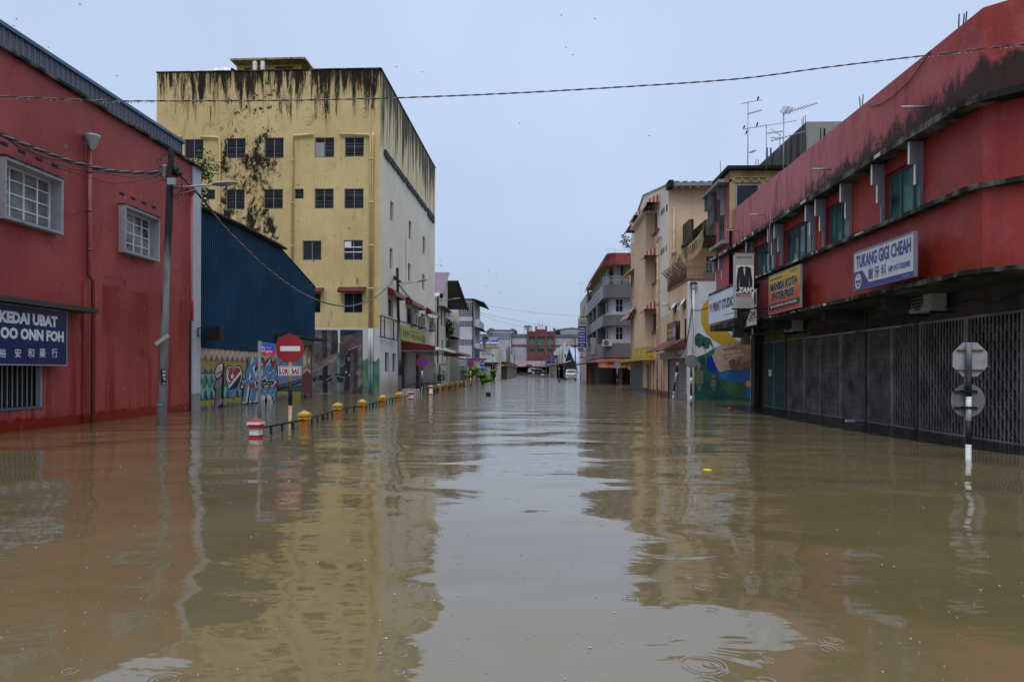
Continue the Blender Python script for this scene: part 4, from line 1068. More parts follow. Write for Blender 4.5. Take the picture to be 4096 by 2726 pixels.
# cream clinic building facing the street corner
Yk=130;FK=FY(Yk);k0=onY(*zp(700,500),Yk).x;k1=onY(*zp(1195,500),Yk).x;zk1=onY(*zp(1200,465),Yk).z
root=thing('clinic_building',(k1,Yk,0),'cream corner building carrying a blue clinic signboard and a balcony','building')
Rk=hx(FK,[(zp,785,580,1042,772)])
b=MB(M_CRM);b.wallg(FK,k0-6,k1,-.6,zk1,Rk,.25);b.box(k0-6,k1,Yk+.5,Yk+14,-.6,zk1);b.fb(FK,k0,k1+.1,zk1-.6,zk1-.45,.01,.2);b.build('wall',None,root)
window(root,FK,Rk[0],M_WHITE,glass('curtained glass',(.22,.24,.27,1),.3,.3),5,2,.1,.06)
b=MB(M_GWL);v0=onY(*zp(760,918),Yk).z;v1=onY(*zp(760,785),Yk).z;b0=onY(*zp(738,800),Yk-1.2).x;b1=onY(*zp(1185,800),Yk-1.2).x
b.box(b0,b1,Yk-1.2,Yk-.01,v0-.15,v0);b.m(M_STEEL)
for v in(v1,(v0+v1)/2):b.bar((b0,Yk-1.15,v),(b1,Yk-1.15,v),.07)
for i in range(6):x=b0+(b1-b0)*i/5;b.bar((x,Yk-1.15,v0),(x,Yk-1.15,v1),.06)
b.m(plain('white cloth banner',(.5,.52,.55,1)));b.box(b0+2.6,b1-.3,Yk-1.2,Yk-1.16,v0+.1,v1-.25)
b.build('balcony',None,root)
b=MB(M_DARK);b.box(k0,k1+.5,Yk-1,Yk-.4,v0-.4,v0-.16);b.box(k0,k1-.3,Yk-.04,Yk-.01,0,v0-.5);b.build('shopfront',None,root)
sb0,sb1=onY(*zp(716,310),Yk-.3),onY(*zp(1200,460),Yk-.3)
f_=FY(Yk-.3);b=MB(plain('blue sign',(.03,.12,.42,1),.4));hh=sb0.z-sb1.z
b.fb(f_,sb0.x,sb1.x,sb1.z+hh*.25,sb0.z,-.15,0);b.m(M_LET);b.fb(f_,sb0.x,sb1.x,sb1.z,sb1.z+hh*.25,-.15,0);b.fb(f_,sb0.x-.05,sb1.x+.05,sb0.z,sb0.z+.1,-.15,.02)
b.text(f_,'KLINIK',sb0.x+.05,sb0.x+(sb1.x-sb0.x)*.24,sb1.z+hh*.62,sb1.z+hh*.9,.03,bold=.04);b.text(f_,'AN RAKYAT',sb0.x+(sb1.x-sb0.x)*.52,sb1.x-.2,sb1.z+hh*.62,sb1.z+hh*.9,.03,bold=.04);b.glyphs(f_,sb0.x+1.8,sb1.x-1.2,sb1.z+hh*.32,sb1.z+hh*.52,.03,6)
b.m(plain('blue sign',(0,0,0,1)));b.glyphs(f_,sb0.x+2,sb1.x-1.4,sb1.z+hh*.05,sb1.z+hh*.19,.03,10)
b.build('clinic_sign',label='blue and white clinic signboard on top of the cream corner building',cat='sign')
# hanging vertical sign in front of it
f_=FY(115);q=lambda x,y:onY(*zp(x,y),115)
b=MB(plain('aged cream sign',(.3,.3,.22,1),.6,0,.25));b.fb(f_,q(820,0).x,q(900,0).x,q(0,625).z,q(0,345).z,-.2,0)
b.m(plain('grey sign head',(.26,.25,.25,1)));b.fb(f_,q(812,0).x,q(965,0).x,q(0,350).z,q(0,285).z,-.22,.02);b.m(plain('faded red panel',(.3,.1,.09,1)));b.fb(f_,q(940,0).x,q(965,0).x,q(0,348).z,q(0,288).z,.02,.03)
b.m(M_DARK);b.disc(f_,q(885,0).x,q(0,315).z,.15,.035,ru=.36);b.m(M_LET);b.disc(f_,q(868,0).x,q(0,315).z,.08,.045,ru=.12);b.m(M_DARK);b.fb(f_,q(855,0).x,q(862,0).x,q(0,550).z,q(0,450).z,0,.012)
b.bar((q(820,0).x,115.1,q(0,340).z),(xw1+.2,115.1,q(0,340).z),.08);b.build('hanging_sign',label='tall faded vertical shop sign with a grey oval head hanging off the tiled block',cat='sign')
# low shops beyond the clinic
FL7=FX(k1+.05,1)
root=thing('shop_row',(k1,150,0),'low shop row with a maroon and green canopy beyond the clinic','building')
b=MB(M_CRM);b.box(k1-12,k1-.1,145,225,-.6,6.8);b.m(M_CRW);b.box(k1-.1,k1,146,170,3.6,7.3);b.build('wall',None,root)
b=MB(plain('maroon fascia',(.12,.03,.03,1)));b.box(k1,k1+1.6,144,224,3.35,3.5);b.m(plain('dull green fascia',(.09,.13,.09,1)));b.box(k1-.4,k1+1.4,144.2,144.3,2.6,3.34);b.box(k1+1.4,k1+1.5,144.2,224,2.7,3.34);b.build('canopy',None,root)
b=MB(M_SASH)
for i in range(14):b.box(k1-.05,k1+.12,146+i*5.5,146.4+i*5.5,-.5,3.3);b.box(k1+1.2,k1+1.4,146+i*5.5,146.25+i*5.5,-.5,3.3)
b.build_each('column',root)
MB(M_DARK).box(k1-.09,k1-.01,146,224,0,3.2).build('shopfront',None,root)
b=MB(plain('white banner sheet',(.5,.54,.6,1),.5));q=lambda x,y:onY(*zp(x,y),150);f_=FY(150);b.fb(f_,q(1290,0).x,q(1387,0).x,q(0,845).z,q(0,600).z,-.1,0);b.build('blank_sign',label='blank pale signboard hanging above the green canopy of the low shops',cat='sign')
q=lambda x,y:onY(*zp(x,y),160);f_=FY(160)
b=MB(plain('yellow sign',(.45,.36,.04,1)));b.fb(f_,q(1392,0).x,q(1430,0).x,q(0,710).z,q(0,600).z,-.1,0);b.m(M_DARK);b.glyphs(f_,q(1400,0).x,q(1422,0).x,q(0,700).z,q(0,610).z,.02,2);b.build('yellow_sign',label='small yellow sign beside the blank pale signboard',cat='sign')
q=lambda x,y:onY(*zp(x,y),140);b=MB(M_STEEL);f_=FY(140)
for x in(1195,1215,1235,1262):b.fb(f_,q(x,0).x,q(x,0).x+.08,q(0,820).z,q(0,600).z,0,.08)
b.fb(f_,q(1190,0).x,q(1270,0).x,q(0,700).z,q(0,690).z,.1,.16);b.build('steel_sign_rack',label='bare steel sign rack on the corner of the clinic',cat='sign frame')
b=MB(plain('white blue sign',(.35,.4,.5,1)));q=lambda x,y:onY(*zp(x,y),135);b.hexa([q(1205,420),q(1250,480),q(1245,585),q(1208,560),q(1205,420)+Vector((0,.1,0)),q(1250,480)+Vector((0,.1,0)),q(1245,585)+Vector((0,.1,0)),q(1208,560)+Vector((0,.1,0))]);b.build('side_sign',label='small slanted white and blue sign right of the clinic signboard',cat='sign')
# ================================================================ building closing the street
Ye=285;FE=FY(Ye)
q=lambda z,x,y,Y=Ye:onY(*z(x,y),Y)
root=thing('market_hall',(q(zq,500,0).x,Ye,.7),'grey and maroon hall with green windows closing the end of the street','building')
M_EG=wall('pale grey lilac render',(.36,.35,.4,1),.25,thr=.6,rough=.8)
M_EM=wall('maroon render',(.17,.06,.07,1),.2,thr=.6)
M_LIP=plain('dark grey lip',(.07,.075,.09,1),.7)
X=lambda x:q(zq,x,0).x
V=lambda y:q(zq,500,y).z
b=MB(M_EG);xl=q(zp,700,0).x-20;xr=X(1400)+25
b.box(xl,X(165),Ye,Ye+18,.7,V(345));b.box(X(845),xr,Ye,Ye+18,.7,V(350))
b.m(M_LIP);b.box(xl,X(165),Ye-.5,Ye+.01,V(398),V(380));b.box(X(845),xr,Ye-.5,Ye+.01,V(400),V(382));b.box(xl,X(165),Ye-.3,Ye+.5,V(345),V(335));b.box(X(845),xr,Ye-.3,Ye+.5,V(350),V(340))
b.m(M_EM);b.box(xl+14,X(165),Ye-.35,Ye-.01,V(622),V(588));b.box(X(845),xr,Ye-.35,Ye-.01,V(622),V(590));b.m(M_EG)
b.build('wing',None,root)
b=MB(M_EM);RE=[(X(a),X(c),V(d),V(e))for a,c,e,d in((222,352,432,582),(414,594,432,582),(656,788,432,582),(232,352,640,782),(414,590,640,782),(656,788,640,782))]
b.wallg(FE,X(165),X(850),.7,V(270),RE,.5,n=.3);b.box(X(165),X(850),Ye+.4,Ye+18,.7,V(275));b.box(X(410),X(606),Ye-.3,Ye+.4,V(270),V(218))
for a,c,t in((172,214,205),(366,410,160),(608,652,162),(802,846,208)):b.box(X(a),X(c),Ye-.9,Ye+.4,.7,V(t));b.m(M_EM);b.box(X(a)-.15,X(c)+.15,Ye-1.05,Ye+.5,V(t),V(t-12))
b.m(M_LIP);b.box(X(160),X(855),Ye-.75,Ye-.31,V(398),V(385));b.m(M_DARK);b.box(X(280),X(300),Ye-.32,Ye-.3,V(335),V(312));b.box(X(712),X(734),Ye-.32,Ye-.3,V(338),V(315))
b.m(M_DARK);b.box(X(515),X(530),Ye-.33,Ye-.31,V(335),V(290))
b.build('centre_bay',None,root)
M_GRN=glass('green glass',(.01,.15,.075,1),.35,.25)
for i,R in enumerate(RE):
 fo=window(root,FE,R,M_STEEL,M_GRN if i<3 else M_DGL,3 if(R[1]-R[0])<15 else 4,3,.1,.09)
 if i>2:MB(M_GRN).fb(FE,R[0]+.1,R[1]-.1,R[3]-(R[3]-R[2])*.35,R[3]-.1,.2,.23).build('upper_pane',None,fo)
b=MB(M_EG);X2=lambda x:q(zp,x,0).x;V2=lambda y:q(zp,1300,y).z
b.box(X2(1075),X2(1540),Ye-1,Ye+8,1,V2(125));b.m(M_LIP);b.box(X2(1062),X2(1545),Ye-1.4,Ye+8,V2(128),V2(118));b.box(X2(1070),X2(1545),Ye-1.3,Ye-1.01,V2(215),V2(207));b.box(X2(1070),X2(1545),Ye-1.3,Ye-1.01,V2(270),V2(262));b.box(X2(1540),X2(1552),Ye-1.3,Ye-.5,1,V2(215))
b.m(M_GRN)
for a in(1180,1240,1320,1392,1460):b.box(X2(a),X2(a+46),Ye-1.12,Ye-1.01,V2(362),V2(312))
b.build('stair_tower',None,root)
b=MB(wall('faded pink canopy',(.26,.19,.21,1),.6,gcol=(.45,.42,.44,1),streak=(.9,.9,.9),thr=.52));f2=FY(Ye-6)
c0x=q(zq,-20,0,Ye-6).x;c1x=q(zq,610,0,Ye-6).x;g=lambda y:q(zq,0,y,Ye-6).z
b.hexa([(c0x-8,Ye-6,g(1110)),(c1x,Ye-6,g(1110)),(c1x,Ye-5.2,g(980)),(c0x-8,Ye-5.2,g(980)),(c0x-8,Ye-5.7,g(1110)),(c1x,Ye-5.7,g(1110)),(c1x,Ye-5,g(980)),(c0x-8,Ye-5,g(980))])
b.m(plain('dark red fascia',(.16,.03,.03,1)));b.box(c0x-8,c1x+2,Ye-6.1,Ye-.1,g(1128),g(1112));b.m(plain('brown sign',(.1,.05,.04,1)));b.box(q(zq,143,0,Ye-6.2).x,q(zq,296,0,Ye-6.2).x,Ye-6.3,Ye-6.05,g(1106),g(1068))
b.build('canopy',None,root)
b=MB(M_DARK);b.box(c0x-8,c1x+12,Ye-.5,Ye-.02,.7,g(1128));b.build('shopfront',None,root)
b=MB(plain('blue tarp',(.03,.09,.3,1)));b.box(q(zq,330,0,275).x,q(zq,475,0,275).x,275,277,q(zq,0,1180,275).z,q(zq,0,1140,275).z);b.build('blue_canopy',label='flat blue stall canopy behind the parked cars',cat='canopy')
b=MB(plain('pale grey metal shed',(.27,.29,.32,1),.6));Ys=Ye+3
pts=[(850,232),(975,225),(1255,180),(1440,205),(1440,345),(850,345)];b.poly(FY(Ys),[(q(zq,x,y,Ys).x,q(zq,x,y,Ys).z)for x,y in pts],0,-10)
b.m(M_DARK);b.poly(FY(Ys),[(q(zq,x,y,Ys).x,q(zq,x,y,Ys).z)for x,y in((850,270),(972,240),(972,345),(850,345))],.05,.1);b.m(M_LIP);b.poly(FY(Ys),[(q(zq,x,y,Ys).x,q(zq,x,y,Ys).z)for x,y in((845,228),(1255,178),(1440,200),(1440,208),(1255,187),(845,238))],.02,.4)
b.build('rooftop_shed',label='pale grey metal shed on the roof at the right of the maroon hall',cat='shed')
b=MB(M_STEEL)
for x,t,w_ in((427,30,.06),(461,-20,.09),(549,0,.12),(499,115,.09)):b.cyl((X(x),Ye+2,V(260)),(X(x),Ye+2,V(t)),w_,seg=6)
b.bar((X(427),Ye+2,V(120)),(X(549),Ye+2,V(120)),.2);b.build('antenna_mast',label='group of tall thin masts on the roof of the maroon hall',cat='antenna')
b=MB(M_STEEL)
for i in range(5):b.bar((X(100+i*44),Ye+2,V(225)),(X(100+i*44),Ye+2,V(122)),.18)
for v in(122,172,198,222):b.bar((X(98),Ye+2,V(v)),(X(278),Ye+2,V(v)),.18)
b.bar((X(100),Ye+2,V(320)),(X(100),Ye+2,V(222)),.25);b.bar((X(275),Ye+2,V(260)),(X(275),Ye+2,V(222)),.25)
b.m(plain('billboard tiles',(.12,.2,.17,1)));
for i in range(4):b.box(X(106+i*44),X(138+i*44),Ye+2.2,Ye+2.3,V(170),V(126))
b.build('billboard_frame',label='open billboard frame on the roof left of the maroon towers',cat='billboard')
for(x0,x1,y1),lb in(((210,315,215),'round water tanks on the roof behind the left maroon tower'),((690,795,222),'round water tanks on the roof behind the right maroon tower')):
 b=MB(M_CRM);b.cyl((X((x0+x1)/2),Ye+4,V(275)),(X((x0+x1)/2),Ye+4,V(y1)),(X(x1)-X(x0))*.42,(X(x1)-X(x0))*.3,14);b.build('water_tank',label=lb,cat='water tank')
for x,y,Yt in((1035,180,300),(1575,190,300)):
 p_=q(zp,x,y,Yt);b=MB();leafcloud(b,p_,(2.0,2,1.8),700,.3,LG);p_.z=1
 root=thing('tree',tuple(p_),'dark bushy tree top behind the grey hall, %s of its stair tower'%('left' if x<1200 else 'right'),'tree');b.build('crown',None,root)
 MB(plain('bark',(0,0,0,1))).cyl((p_.x,p_.y,.5),(p_.x,p_.y,18),.3,.15,6).build('trunk',None,root)
# ================================================================ red terrace, right
XP,XW,XG=8.6,8.603,10.1
FP,FW_,FG=FX(XP,-1),FX(XW,-1),FX(XG,-1)
def moss_red():
 b=NB('parapet red render');q=b.xyz();Yy,Zz=q[1],q[2]
 n1=b.noise((.3,.3,.4),1,6,.65)
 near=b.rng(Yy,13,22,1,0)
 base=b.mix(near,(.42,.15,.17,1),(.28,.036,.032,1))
 k=b.mix(b.rng(n1,.3,.7,0,.3),base,(.22,.04,.04,1))
 k=b.mix(b.rng(b.noise((3,3,.5),1,6,.7),.5,.68,0,.6),k,(.13,.03,.03,1));k=b.mix(b.rng(b.noise((.7,.7,.6),1,6,.7,(4,6,1)),.48,.62,0,.55),k,(.4,.12,.13,1))
 hgt=b.rng(Zz,6.85,8.1,1,0)
 amt=b.math('MULTIPLY',hgt,b.rng(Yy,12,30,.66,.2))
 v=b.math('ADD',b.noise((1.8,1.8,1.2),1,9,.8,(3,1,2),.2),amt)
 k=b.mix(b.rng(v,.75,.88,0,.97),k,(.02,.018,.015,1))
 v2=b.math('ADD',b.noise((5,5,.35),1,6,.72,(3,3,8)),b.math('MULTIPLY',hgt,b.rng(Yy,12,30,.3,.2)))
 k=b.mix(b.rng(v2,.68,.78,0,.8),k,(.045,.018,.015,1))
 w_=b.noise((.8,.8,.3),1,4,.6,(5,5,5))
 k=b.mix(b.math('MULTIPLY',b.rng(w_,.5,.62,0,.5),b.rng(Zz,7.0,6.2)),k,(.3,.03,.015,1))
 b.col(k);b.set(rough=.6,spec=.15);b.bump(b.noise((7,7,5),1,6,.65),.5,.02);return b.m
M_PR=moss_red()
def band_red():
 b=NB('band red render');q=b.xyz()
 n1=b.noise((.35,.35,.5),1,5,.6)
 k=b.mix(b.rng(n1,.35,.65),(.21,.018,.016,1),(.29,.036,.033,1))
 k=b.mix(b.rng(b.noise((3.5,3.5,.22),1,6,.72,(2,2,7)),.5,.72,0,.5),k,(.09,.014,.014,1))
 k=b.mix(b.rng(b.noise((.6,.6,.5),1,6,.7,(6,6,7)),.5,.64,0,.5),k,(.3,.07,.068,1))
 k=b.mix(b.rng(b.noise((5,5,5),1,3,.6,(3,9,7)),.66,.7,0,.5),k,(.05,.012,.012,1))
 w_=b.math('ADD',b.noise((.5,.5,.8),1,4,.6,(1,2,3)),b.rng(q[2],3.6,4.6,.16,0))
 k=b.mix(b.rng(w_,.58,.66,0,.8),k,(.22,.02,.008,1))
 w2=b.math('ADD',b.noise((1.2,1.2,1.6),1,6,.7,(1,9,3)),b.rng(q[2],3.6,3.9,.12,0))
 k=b.mix(b.rng(w2,.68,.72,0,.85),k,(.03,.015,.012,1))
 b.col(k);b.set(spec=.25);b.l(b.rng(w_,.58,.66,.5,.28),b.b.inputs['Roughness']);b.bump(b.noise((6,6,5),1,5),.3,.012);return b.m
M_BR=band_red()
root=thing('red_terrace',(XG,22,0),'long red two storey shop terrace with mouldy concrete ledges and folding gates','building')
yF,yC=32.0,13.39
zPT=FP.uv(3500,onZ(0,0).y)if False else None
zpt=FP.uv(3450,421)[1];zpb=FX(8.2,-1).uv(3626,536)[1];zs1=FX(XW-.12,-1).uv(3841,761)[1];zb1=FX(8.35,-1).uv(3677,1122)[1];zb0=FX(8.35,-1).uv(3677,1139)[1]
def path(x,far=yF):d=XP-x;y=yC-d*.42;s=.0 if d<.05 else .3;return[(x,far),(x,y+1.6),(x,y+s+.001),(x+s*.25,y+s*.3),(x+s*.9+.002,y-s*.55),(x+1.4,y-1.25),(x+5.4,y-4.9)]
def run(b,pts,z0,z1,pts2=None):
 pts2=pts2 or pts
 for i in range(len(pts)-1):
  (xa,ya),(xb,yb)=pts[i],pts[i+1];(xc,yc),(xd,yd)=pts2[i],pts2[i+1]
  b.add([(xa,ya,z0),(xb,yb,z0),(xd,yd,z1),(xc,yc,z1)],[(0,1,2,3)])
def slab(b,pa,pb,z0,z1):
 n=len(pa)
 for i in range(n-1):
  c=[(*pa[i],z0),(*pa[i+1],z0),(*pb[i+1],z0),(*pb[i],z0),(*pa[i],z1),(*pa[i+1],z1),(*pb[i+1],z1),(*pb[i],z1)]
  b.hexa(c)
b=MB(M_PR);slab(b,path(XP),path(XP+.2),zpb,zpt);b.build('parapet',None,root)
b=MB(M_MOULD)
pq=path(XP)
slab(b,path(XP-.4),path(XW+.3),zpb-.14,zpb-.003)
slab(b,path(XW-.2),path(XW+.3),zs1-.1,zs1);slab(b,path(XP-.25),path(XW+.3),zb0,zb1)
b.m(plain('peeled white edge paint',(.4,.4,.4,1),.7,0,.3))
for pth,zz0,zz1,off in((XP-.4,zpb-.14,zpb,0),(XW-.2,zs1-.1,zs1,1),(XP-.25,zb0,zb1,2)):
 y=15.0
 while y<yF:
  k=random.uniform(.05,.5)
  if random.random()<(.25+(y-15)*.03):b.box(pth-.003,pth+.02,y,y+k,zz0+random.uniform(.01,.05),zz1-random.uniform(.005,.03))
  y+=k+random.uniform(.1,.7)
b.build('ledge',None,root)
WN=[(zd,470,1375,760,1810),(zn,1012,985,1230,1308),(zn,640,1192,915,1458),(zn,385,1335,575,1560),(zk,408,555,482,880)]
RN=[FW_.rect(*z(x0,y0),z(x0,y1)[1],z(x1,0)[0])for z,x0,y0,x1,y1 in WN]
zwb=zs1;zwt=min(r[3]for r in RN[:3])
RN=[(r[0],r[1],zwb+.02,zwt)for r in RN]
print('WIN',RN,zpb,zpt,zs1,zb0,zb1)
b=MB(M_BR)
b.wallg(FW_,yC+1.6,yF,zb1,zpb-.14,RN,.18)
pw=path(XW)[1:]
run(b,pw,zb1,zpb-.14)
b.build('wall',None,root)
M_TG=glass('teal wired glass',(.02,.1,.1,1),.15,.7)
M_TF=plain('weathered window timber',(.09,.09,.085,1),.7)
for i,R in enumerate(RN):window(root,FW_,R,M_TF,M_TG,(3,4,5,5,2)[i],1,.15,.06)
M_FIN=wall('grey painted fin',(.2,.2,.225,1),.8,thr=.5)
for R in RN:
 for u,s in((R[0],-1),(R[1],1)):
  b=MB(M_FIN);ta=.06;uu=u+s*ta
  a,c=min(u,uu),max(u,uu)
  h=zpb-.145;prof=[(0,zwb+.45),(.2,zwb+.45),(.2,zwb+.95),(.36,zwb+.95),(.36,h),(0,h)]
  prof=[(0,zwb+.02),(.08,zwb+.02),(.08,h-.95),(.17,h-.95),(.17,h-.5),(.3,h-.5),(.3,h),(0,h)]
  vs=[FW_.p(uq,v,n+.003)for uq in(a,c)for n,v in prof];k=len(prof)
  b.add(vs,[tuple(range(k)),tuple(range(2*k-1,k-1,-1))]+[(i,(i+1)%k,k+(i+1)%k,k+i)for i in range(k)])
  b.m(M_WHITE);b.fb(FW_,a-.002,c+.002,h-.5,h,.303,.312);b.fb(FW_,a-.002,c+.002,h-.95,h-.5,.173,.182)
  b.build('window_fin',None,root)
# rain spouts through the parapet
for i,(x,y,x1_)in enumerate(((780,838,620),(None,0,0))):
 if x is None:continue
for z,xa,ya,xb,yb in((zd,790,838,617,848),(zn,1050,645,942,645),(zn,465,1042,350,1055),(zn,250,1178,142,1180)):
 b=MB(M_STEEL);p0=onX(*z(xa,ya),XP);
 b.cyl(p0+Vector((.05,0,0)),Vector((XP-.52,p0.y,p0.z+.0)),.03,seg=10);b.build('rain_spout',None,root)
b=MB(plain('pale cable',(.4,.3,.27,1)));L_=[(600,670),(575,760),(560,900),(530,1030),(518,1200),(512,1480)]
b.tube([onX(*zn(x,y),XP-.03-.0*i)for i,(x,y)in enumerate(L_[:4])]+[onX(*zn(x,y),XP-.42)for x,y in L_[3:]],.012,5)
b.build('loose_cable',None,root);b=MB(M_BLACK);L_=[(825,398),(760,500),(660,640),(540,750),(440,815),(370,835),(345,825)]
b.tube([onX(*zd(x,y),XP-.03)for x,y in L_],.012,5);b.build('loose_cable',None,root)
b=MB(plain('rusty starter bar',(.06,.045,.04,1)))
for z,x,y0,y1,dx in((zd,1048,222,110,4),(zd,1082,190,108,10),(zd,1100,180,90,12),(zd,278,835,758,-8),(zd,290,828,738,10),(zn,92,700,570,-2),(zn,398,600,560,2),(zn,420,600,562,0)):
 a=onX(*z(x,y0),XP+.1);c_=onX(*z(x+dx,y1),XP+.1);a.z-=.1;b.tube([a,c_],.014,4)
b.build_each('starter_bar',root)
# ground floor: soffit, back wall, gates, columns
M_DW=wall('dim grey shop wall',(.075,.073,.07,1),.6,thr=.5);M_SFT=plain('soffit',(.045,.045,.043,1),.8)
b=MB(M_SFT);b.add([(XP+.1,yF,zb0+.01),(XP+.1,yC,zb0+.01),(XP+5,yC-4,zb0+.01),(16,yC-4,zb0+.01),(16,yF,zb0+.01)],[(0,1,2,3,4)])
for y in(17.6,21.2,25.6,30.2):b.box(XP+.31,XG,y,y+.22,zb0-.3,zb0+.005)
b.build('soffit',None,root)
gy=[FG.uv(*zb(x,600))[0]for x in(2350,1857,1452,1222,1010,780,606,466,320,206,102)]
gtop=FG.uv(*ze(1550,1073))[1]
gt2=FG.uv(*zf(1180,430))[1]
print('GATE',gy,gtop,gt2)
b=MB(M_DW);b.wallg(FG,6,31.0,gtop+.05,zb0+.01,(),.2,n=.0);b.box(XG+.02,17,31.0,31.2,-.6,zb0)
b.m(plain('green shop fascia',(.09,.12,.02,1),.7,0,.3));b.fb(FG,25.3,31,gtop+.06,zb0-.1,.003,.02);b.m(plain('brown shop fascia',(.05,.035,.035,1),.8));b.fb(FG,18.4,25.2,gtop+.1,zb0-.35,.003,.03)
b.build('shop_wall',None,root)
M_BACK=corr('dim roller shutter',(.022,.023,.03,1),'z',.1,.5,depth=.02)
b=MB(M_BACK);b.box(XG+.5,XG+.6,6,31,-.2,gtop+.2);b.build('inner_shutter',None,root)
M_GATE=plain('galvanised gate bars',(.23,.215,.205,1),.5,.2,.5,1.5);M_GATT=plain('teal gate bars',(.13,.2,.2,1),.5,.3)
bays=[(8.5,gy[0]),(gy[0],gy[1]),(gy[1],gy[2]),(gy[2],gy[3]),(gy[3],gy[4]),(gy[4],gy[5]),(gy[5],gy[6]),(gy[6],gy[7]),(gy[7],gy[8]),(gy[8],gy[9]),(gy[9],gy[10])]
for k,(a,c)in enumerate(bays):
 b=MB(M_GATT if k>=9 else M_GATE);n=max(4,int((c-a)/(.125 if k<4 else .115)));t=gtop
 for i in range(n+1):
  u=a+.05+(c-a-.1)*i/n;w_=.011 if 0<i<n else .03
  b.fb(FG,u-w_,u+w_,.03,t,-.015,.012)
 rows=6
 for i in range(0,n,2):
  u0=a+.05+(c-a-.1)*i/n;u1=a+.05+(c-a-.1)*min(i+2,n)/n;um=(u0+u1)/2
  for j in range(rows):
   v=.1+(t-.25)*j/rows;hv=(t-.25)/rows
   b.bar(FG.p(u0,v,.02),FG.p(um,v+hv*.42,.02),.007,.01,up=(1,0,0));b.bar(FG.p(um,v,.027),FG.p(u0,v+hv*.42,.027),.007,.01,up=(1,0,0))
   b.bar(FG.p(um,v+hv*.5,.02),FG.p(u1,v+hv*.92,.02),.007,.01,up=(1,0,0));b.bar(FG.p(u1,v+hv*.5,.027),FG.p(um,v+hv*.92,.027),.007,.01,up=(1,0,0))
 b.fb(FG,a,c,t,t+.05,-.03,.03);b.fb(FG,a,c,.015,.04,-.02,.02)
 b.build('folding_gate',None,root)
b=MB(M_DW)
for u in(gy[2],gy[4],gy[8]):b.fb(FG,u-.0,u+.12,-.5,zb0,-.3,.06)
b.m(plain('dark corner column',(.035,.03,.03,1)));b.box(9.75,9.98,30.5,31.0,-.5,zb0);b.box(10.06,10.3,30.3,31.0,-.5,zb0)
b.build_each('column',root)
b=MB(M_STEEL);A=FG.uv(*zf(1425,388),.1);B_=FG.uv(*zf(1895,330),.1)
b.bar(FG.p(A[0],A[1],.1),FG.p(B_[0],A[1],.1),.05);b.bar(FG.p(18.9,A[1],.1),FG.p(20.9,A[1],.1),.05);b.build_each('tube_light',root)
b=MB(M_BLACK)
for i in range(9):
 y=14+i*1.9;z_=zb0-random.uniform(.1,.35);b.tube([Vector((XG-.2,y,z_)),Vector((XG-.25,y+.9,z_-random.uniform(.05,.25))),Vector((XG-.2,y+1.9,z_+random.uniform(-.1,.1)))],.012,4)
b.tube([onX(*zf(x,y),XG-.1)for x,y in((1110,200),(1100,260),(1060,320),(1010,345),(980,320))],.012,4);b.build('slack_cable',None,root)
b=MB(plain('white paper',(.5,.52,.55,1)));p_=[onX(*zb(x,y),XG-.05)for x,y in((158,163),(188,170),(190,215),(175,228),(163,220))]
b.add(p_+[q_-Vector((.01,0,0))for q_ in p_],[(0,1,2,3,4),(9,8,7,6,5)]);b.build('paper_notice',label='white paper notice stuck on the teal folding gate',cat='notice')
for(z,x,yb_,w_,h_),lb in(((ze,745,1075,1.0,.62),'beige air conditioner unit under the overhang right of the dental signboard'),((zf,1190,330,.95,.6),'grey air conditioner unit under the overhang by the green fascia')):
 p_=onX(*z(x,yb_),XG-.55);ac_unit(p_,(-1,0),lb,'air conditioner','air conditioners under the red terrace overhang',w_,h_,.35)
# third floor at the far end with its yellow stair wall, and the dark party wall on the roof
Yt=29.9;FT=FY(Yt);xt0=onY(*zn(170,700),Yt).x;zt1=onY(*zn(190,607),Yt).z;xt1=14
root=thing('upper_storey',(xt0,Yt,zpt),'pink and yellow third storey rising at the far end of the red terrace','building')
Rt=FT.rect(*zn(215,762),zn(0,1000)[1],zn(445,0)[0]);Rt=(Rt[0],Rt[1],zpt-.8,Rt[3])
M_YT=wall('dull yellow render',(.4,.3,.13,1),.5,thr=.54)
b=MB(M_YT);b.wallg(FT,xt0,xt1,zpt-.8,zt1-.25,[Rt],.3);b.box(xt0+.4,xt1,Yt+.5,32,zpt-.9,zt1-.25)
b.m(M_DARK);b.box(xt0-.15,xt1+.2,Yt-.25,32.2,zt1-.25,zt1-.1);b.build('wall',None,root)
window(root,FT,(Rt[0],Rt[1],Rt[2],Rt[3]),M_HOOD,M_DGL,1,1,.1,.12)
b=MB(M_YT);A=FT.rect(*zn(210,714),zn(0,750)[1],zn(495,0)[0])
b.fb(FT,A[0],A[1],A[3]-.04,A[3],.0,.06)
for i in range(5):u=A[0]+(A[1]-A[0])*i/4;b.fb(FT,u-.05,u+.05,A[2],A[3]-.045,0,.05)
b.build('vent_grille',None,root)
FU=FX(xt0,-1);b=MB(wall('faded pink red render',(.36,.1,.12,1),.6,gcol=(.1,.03,.03,1),thr=.52))
Ru=(30.7,31.6,7.4,9.3);b.wallg(FU,Yt,32.0,zpt-4,zt1-.3,[Ru],.15);b.build('side_wall',None,root)
window(root,FU,Ru,M_TF,M_TG,2,1,.1,.06)
b=MB(M_CONC);b.box(xt0-.48,xt0+.1,Yt+.0,32.9,zt1-.75,zt1-.62);b.build('ledge',None,root);b=MB(M_CONC);b.box(xt0-.3,xt0,30.0,32.1,7.1,7.25);b.build('ledge',None,root)
for y in(30.5,31.75,32.2,32.75):
 b=MB(M_FIN);h=zt1-.76;b.box(xt0-.36,xt0-.003,y,y+.09,h-.6,h);b.box(xt0-.2,xt0-.003,y,y+.09,h-1.3,h-.605);b.build('window_fin',None,root)
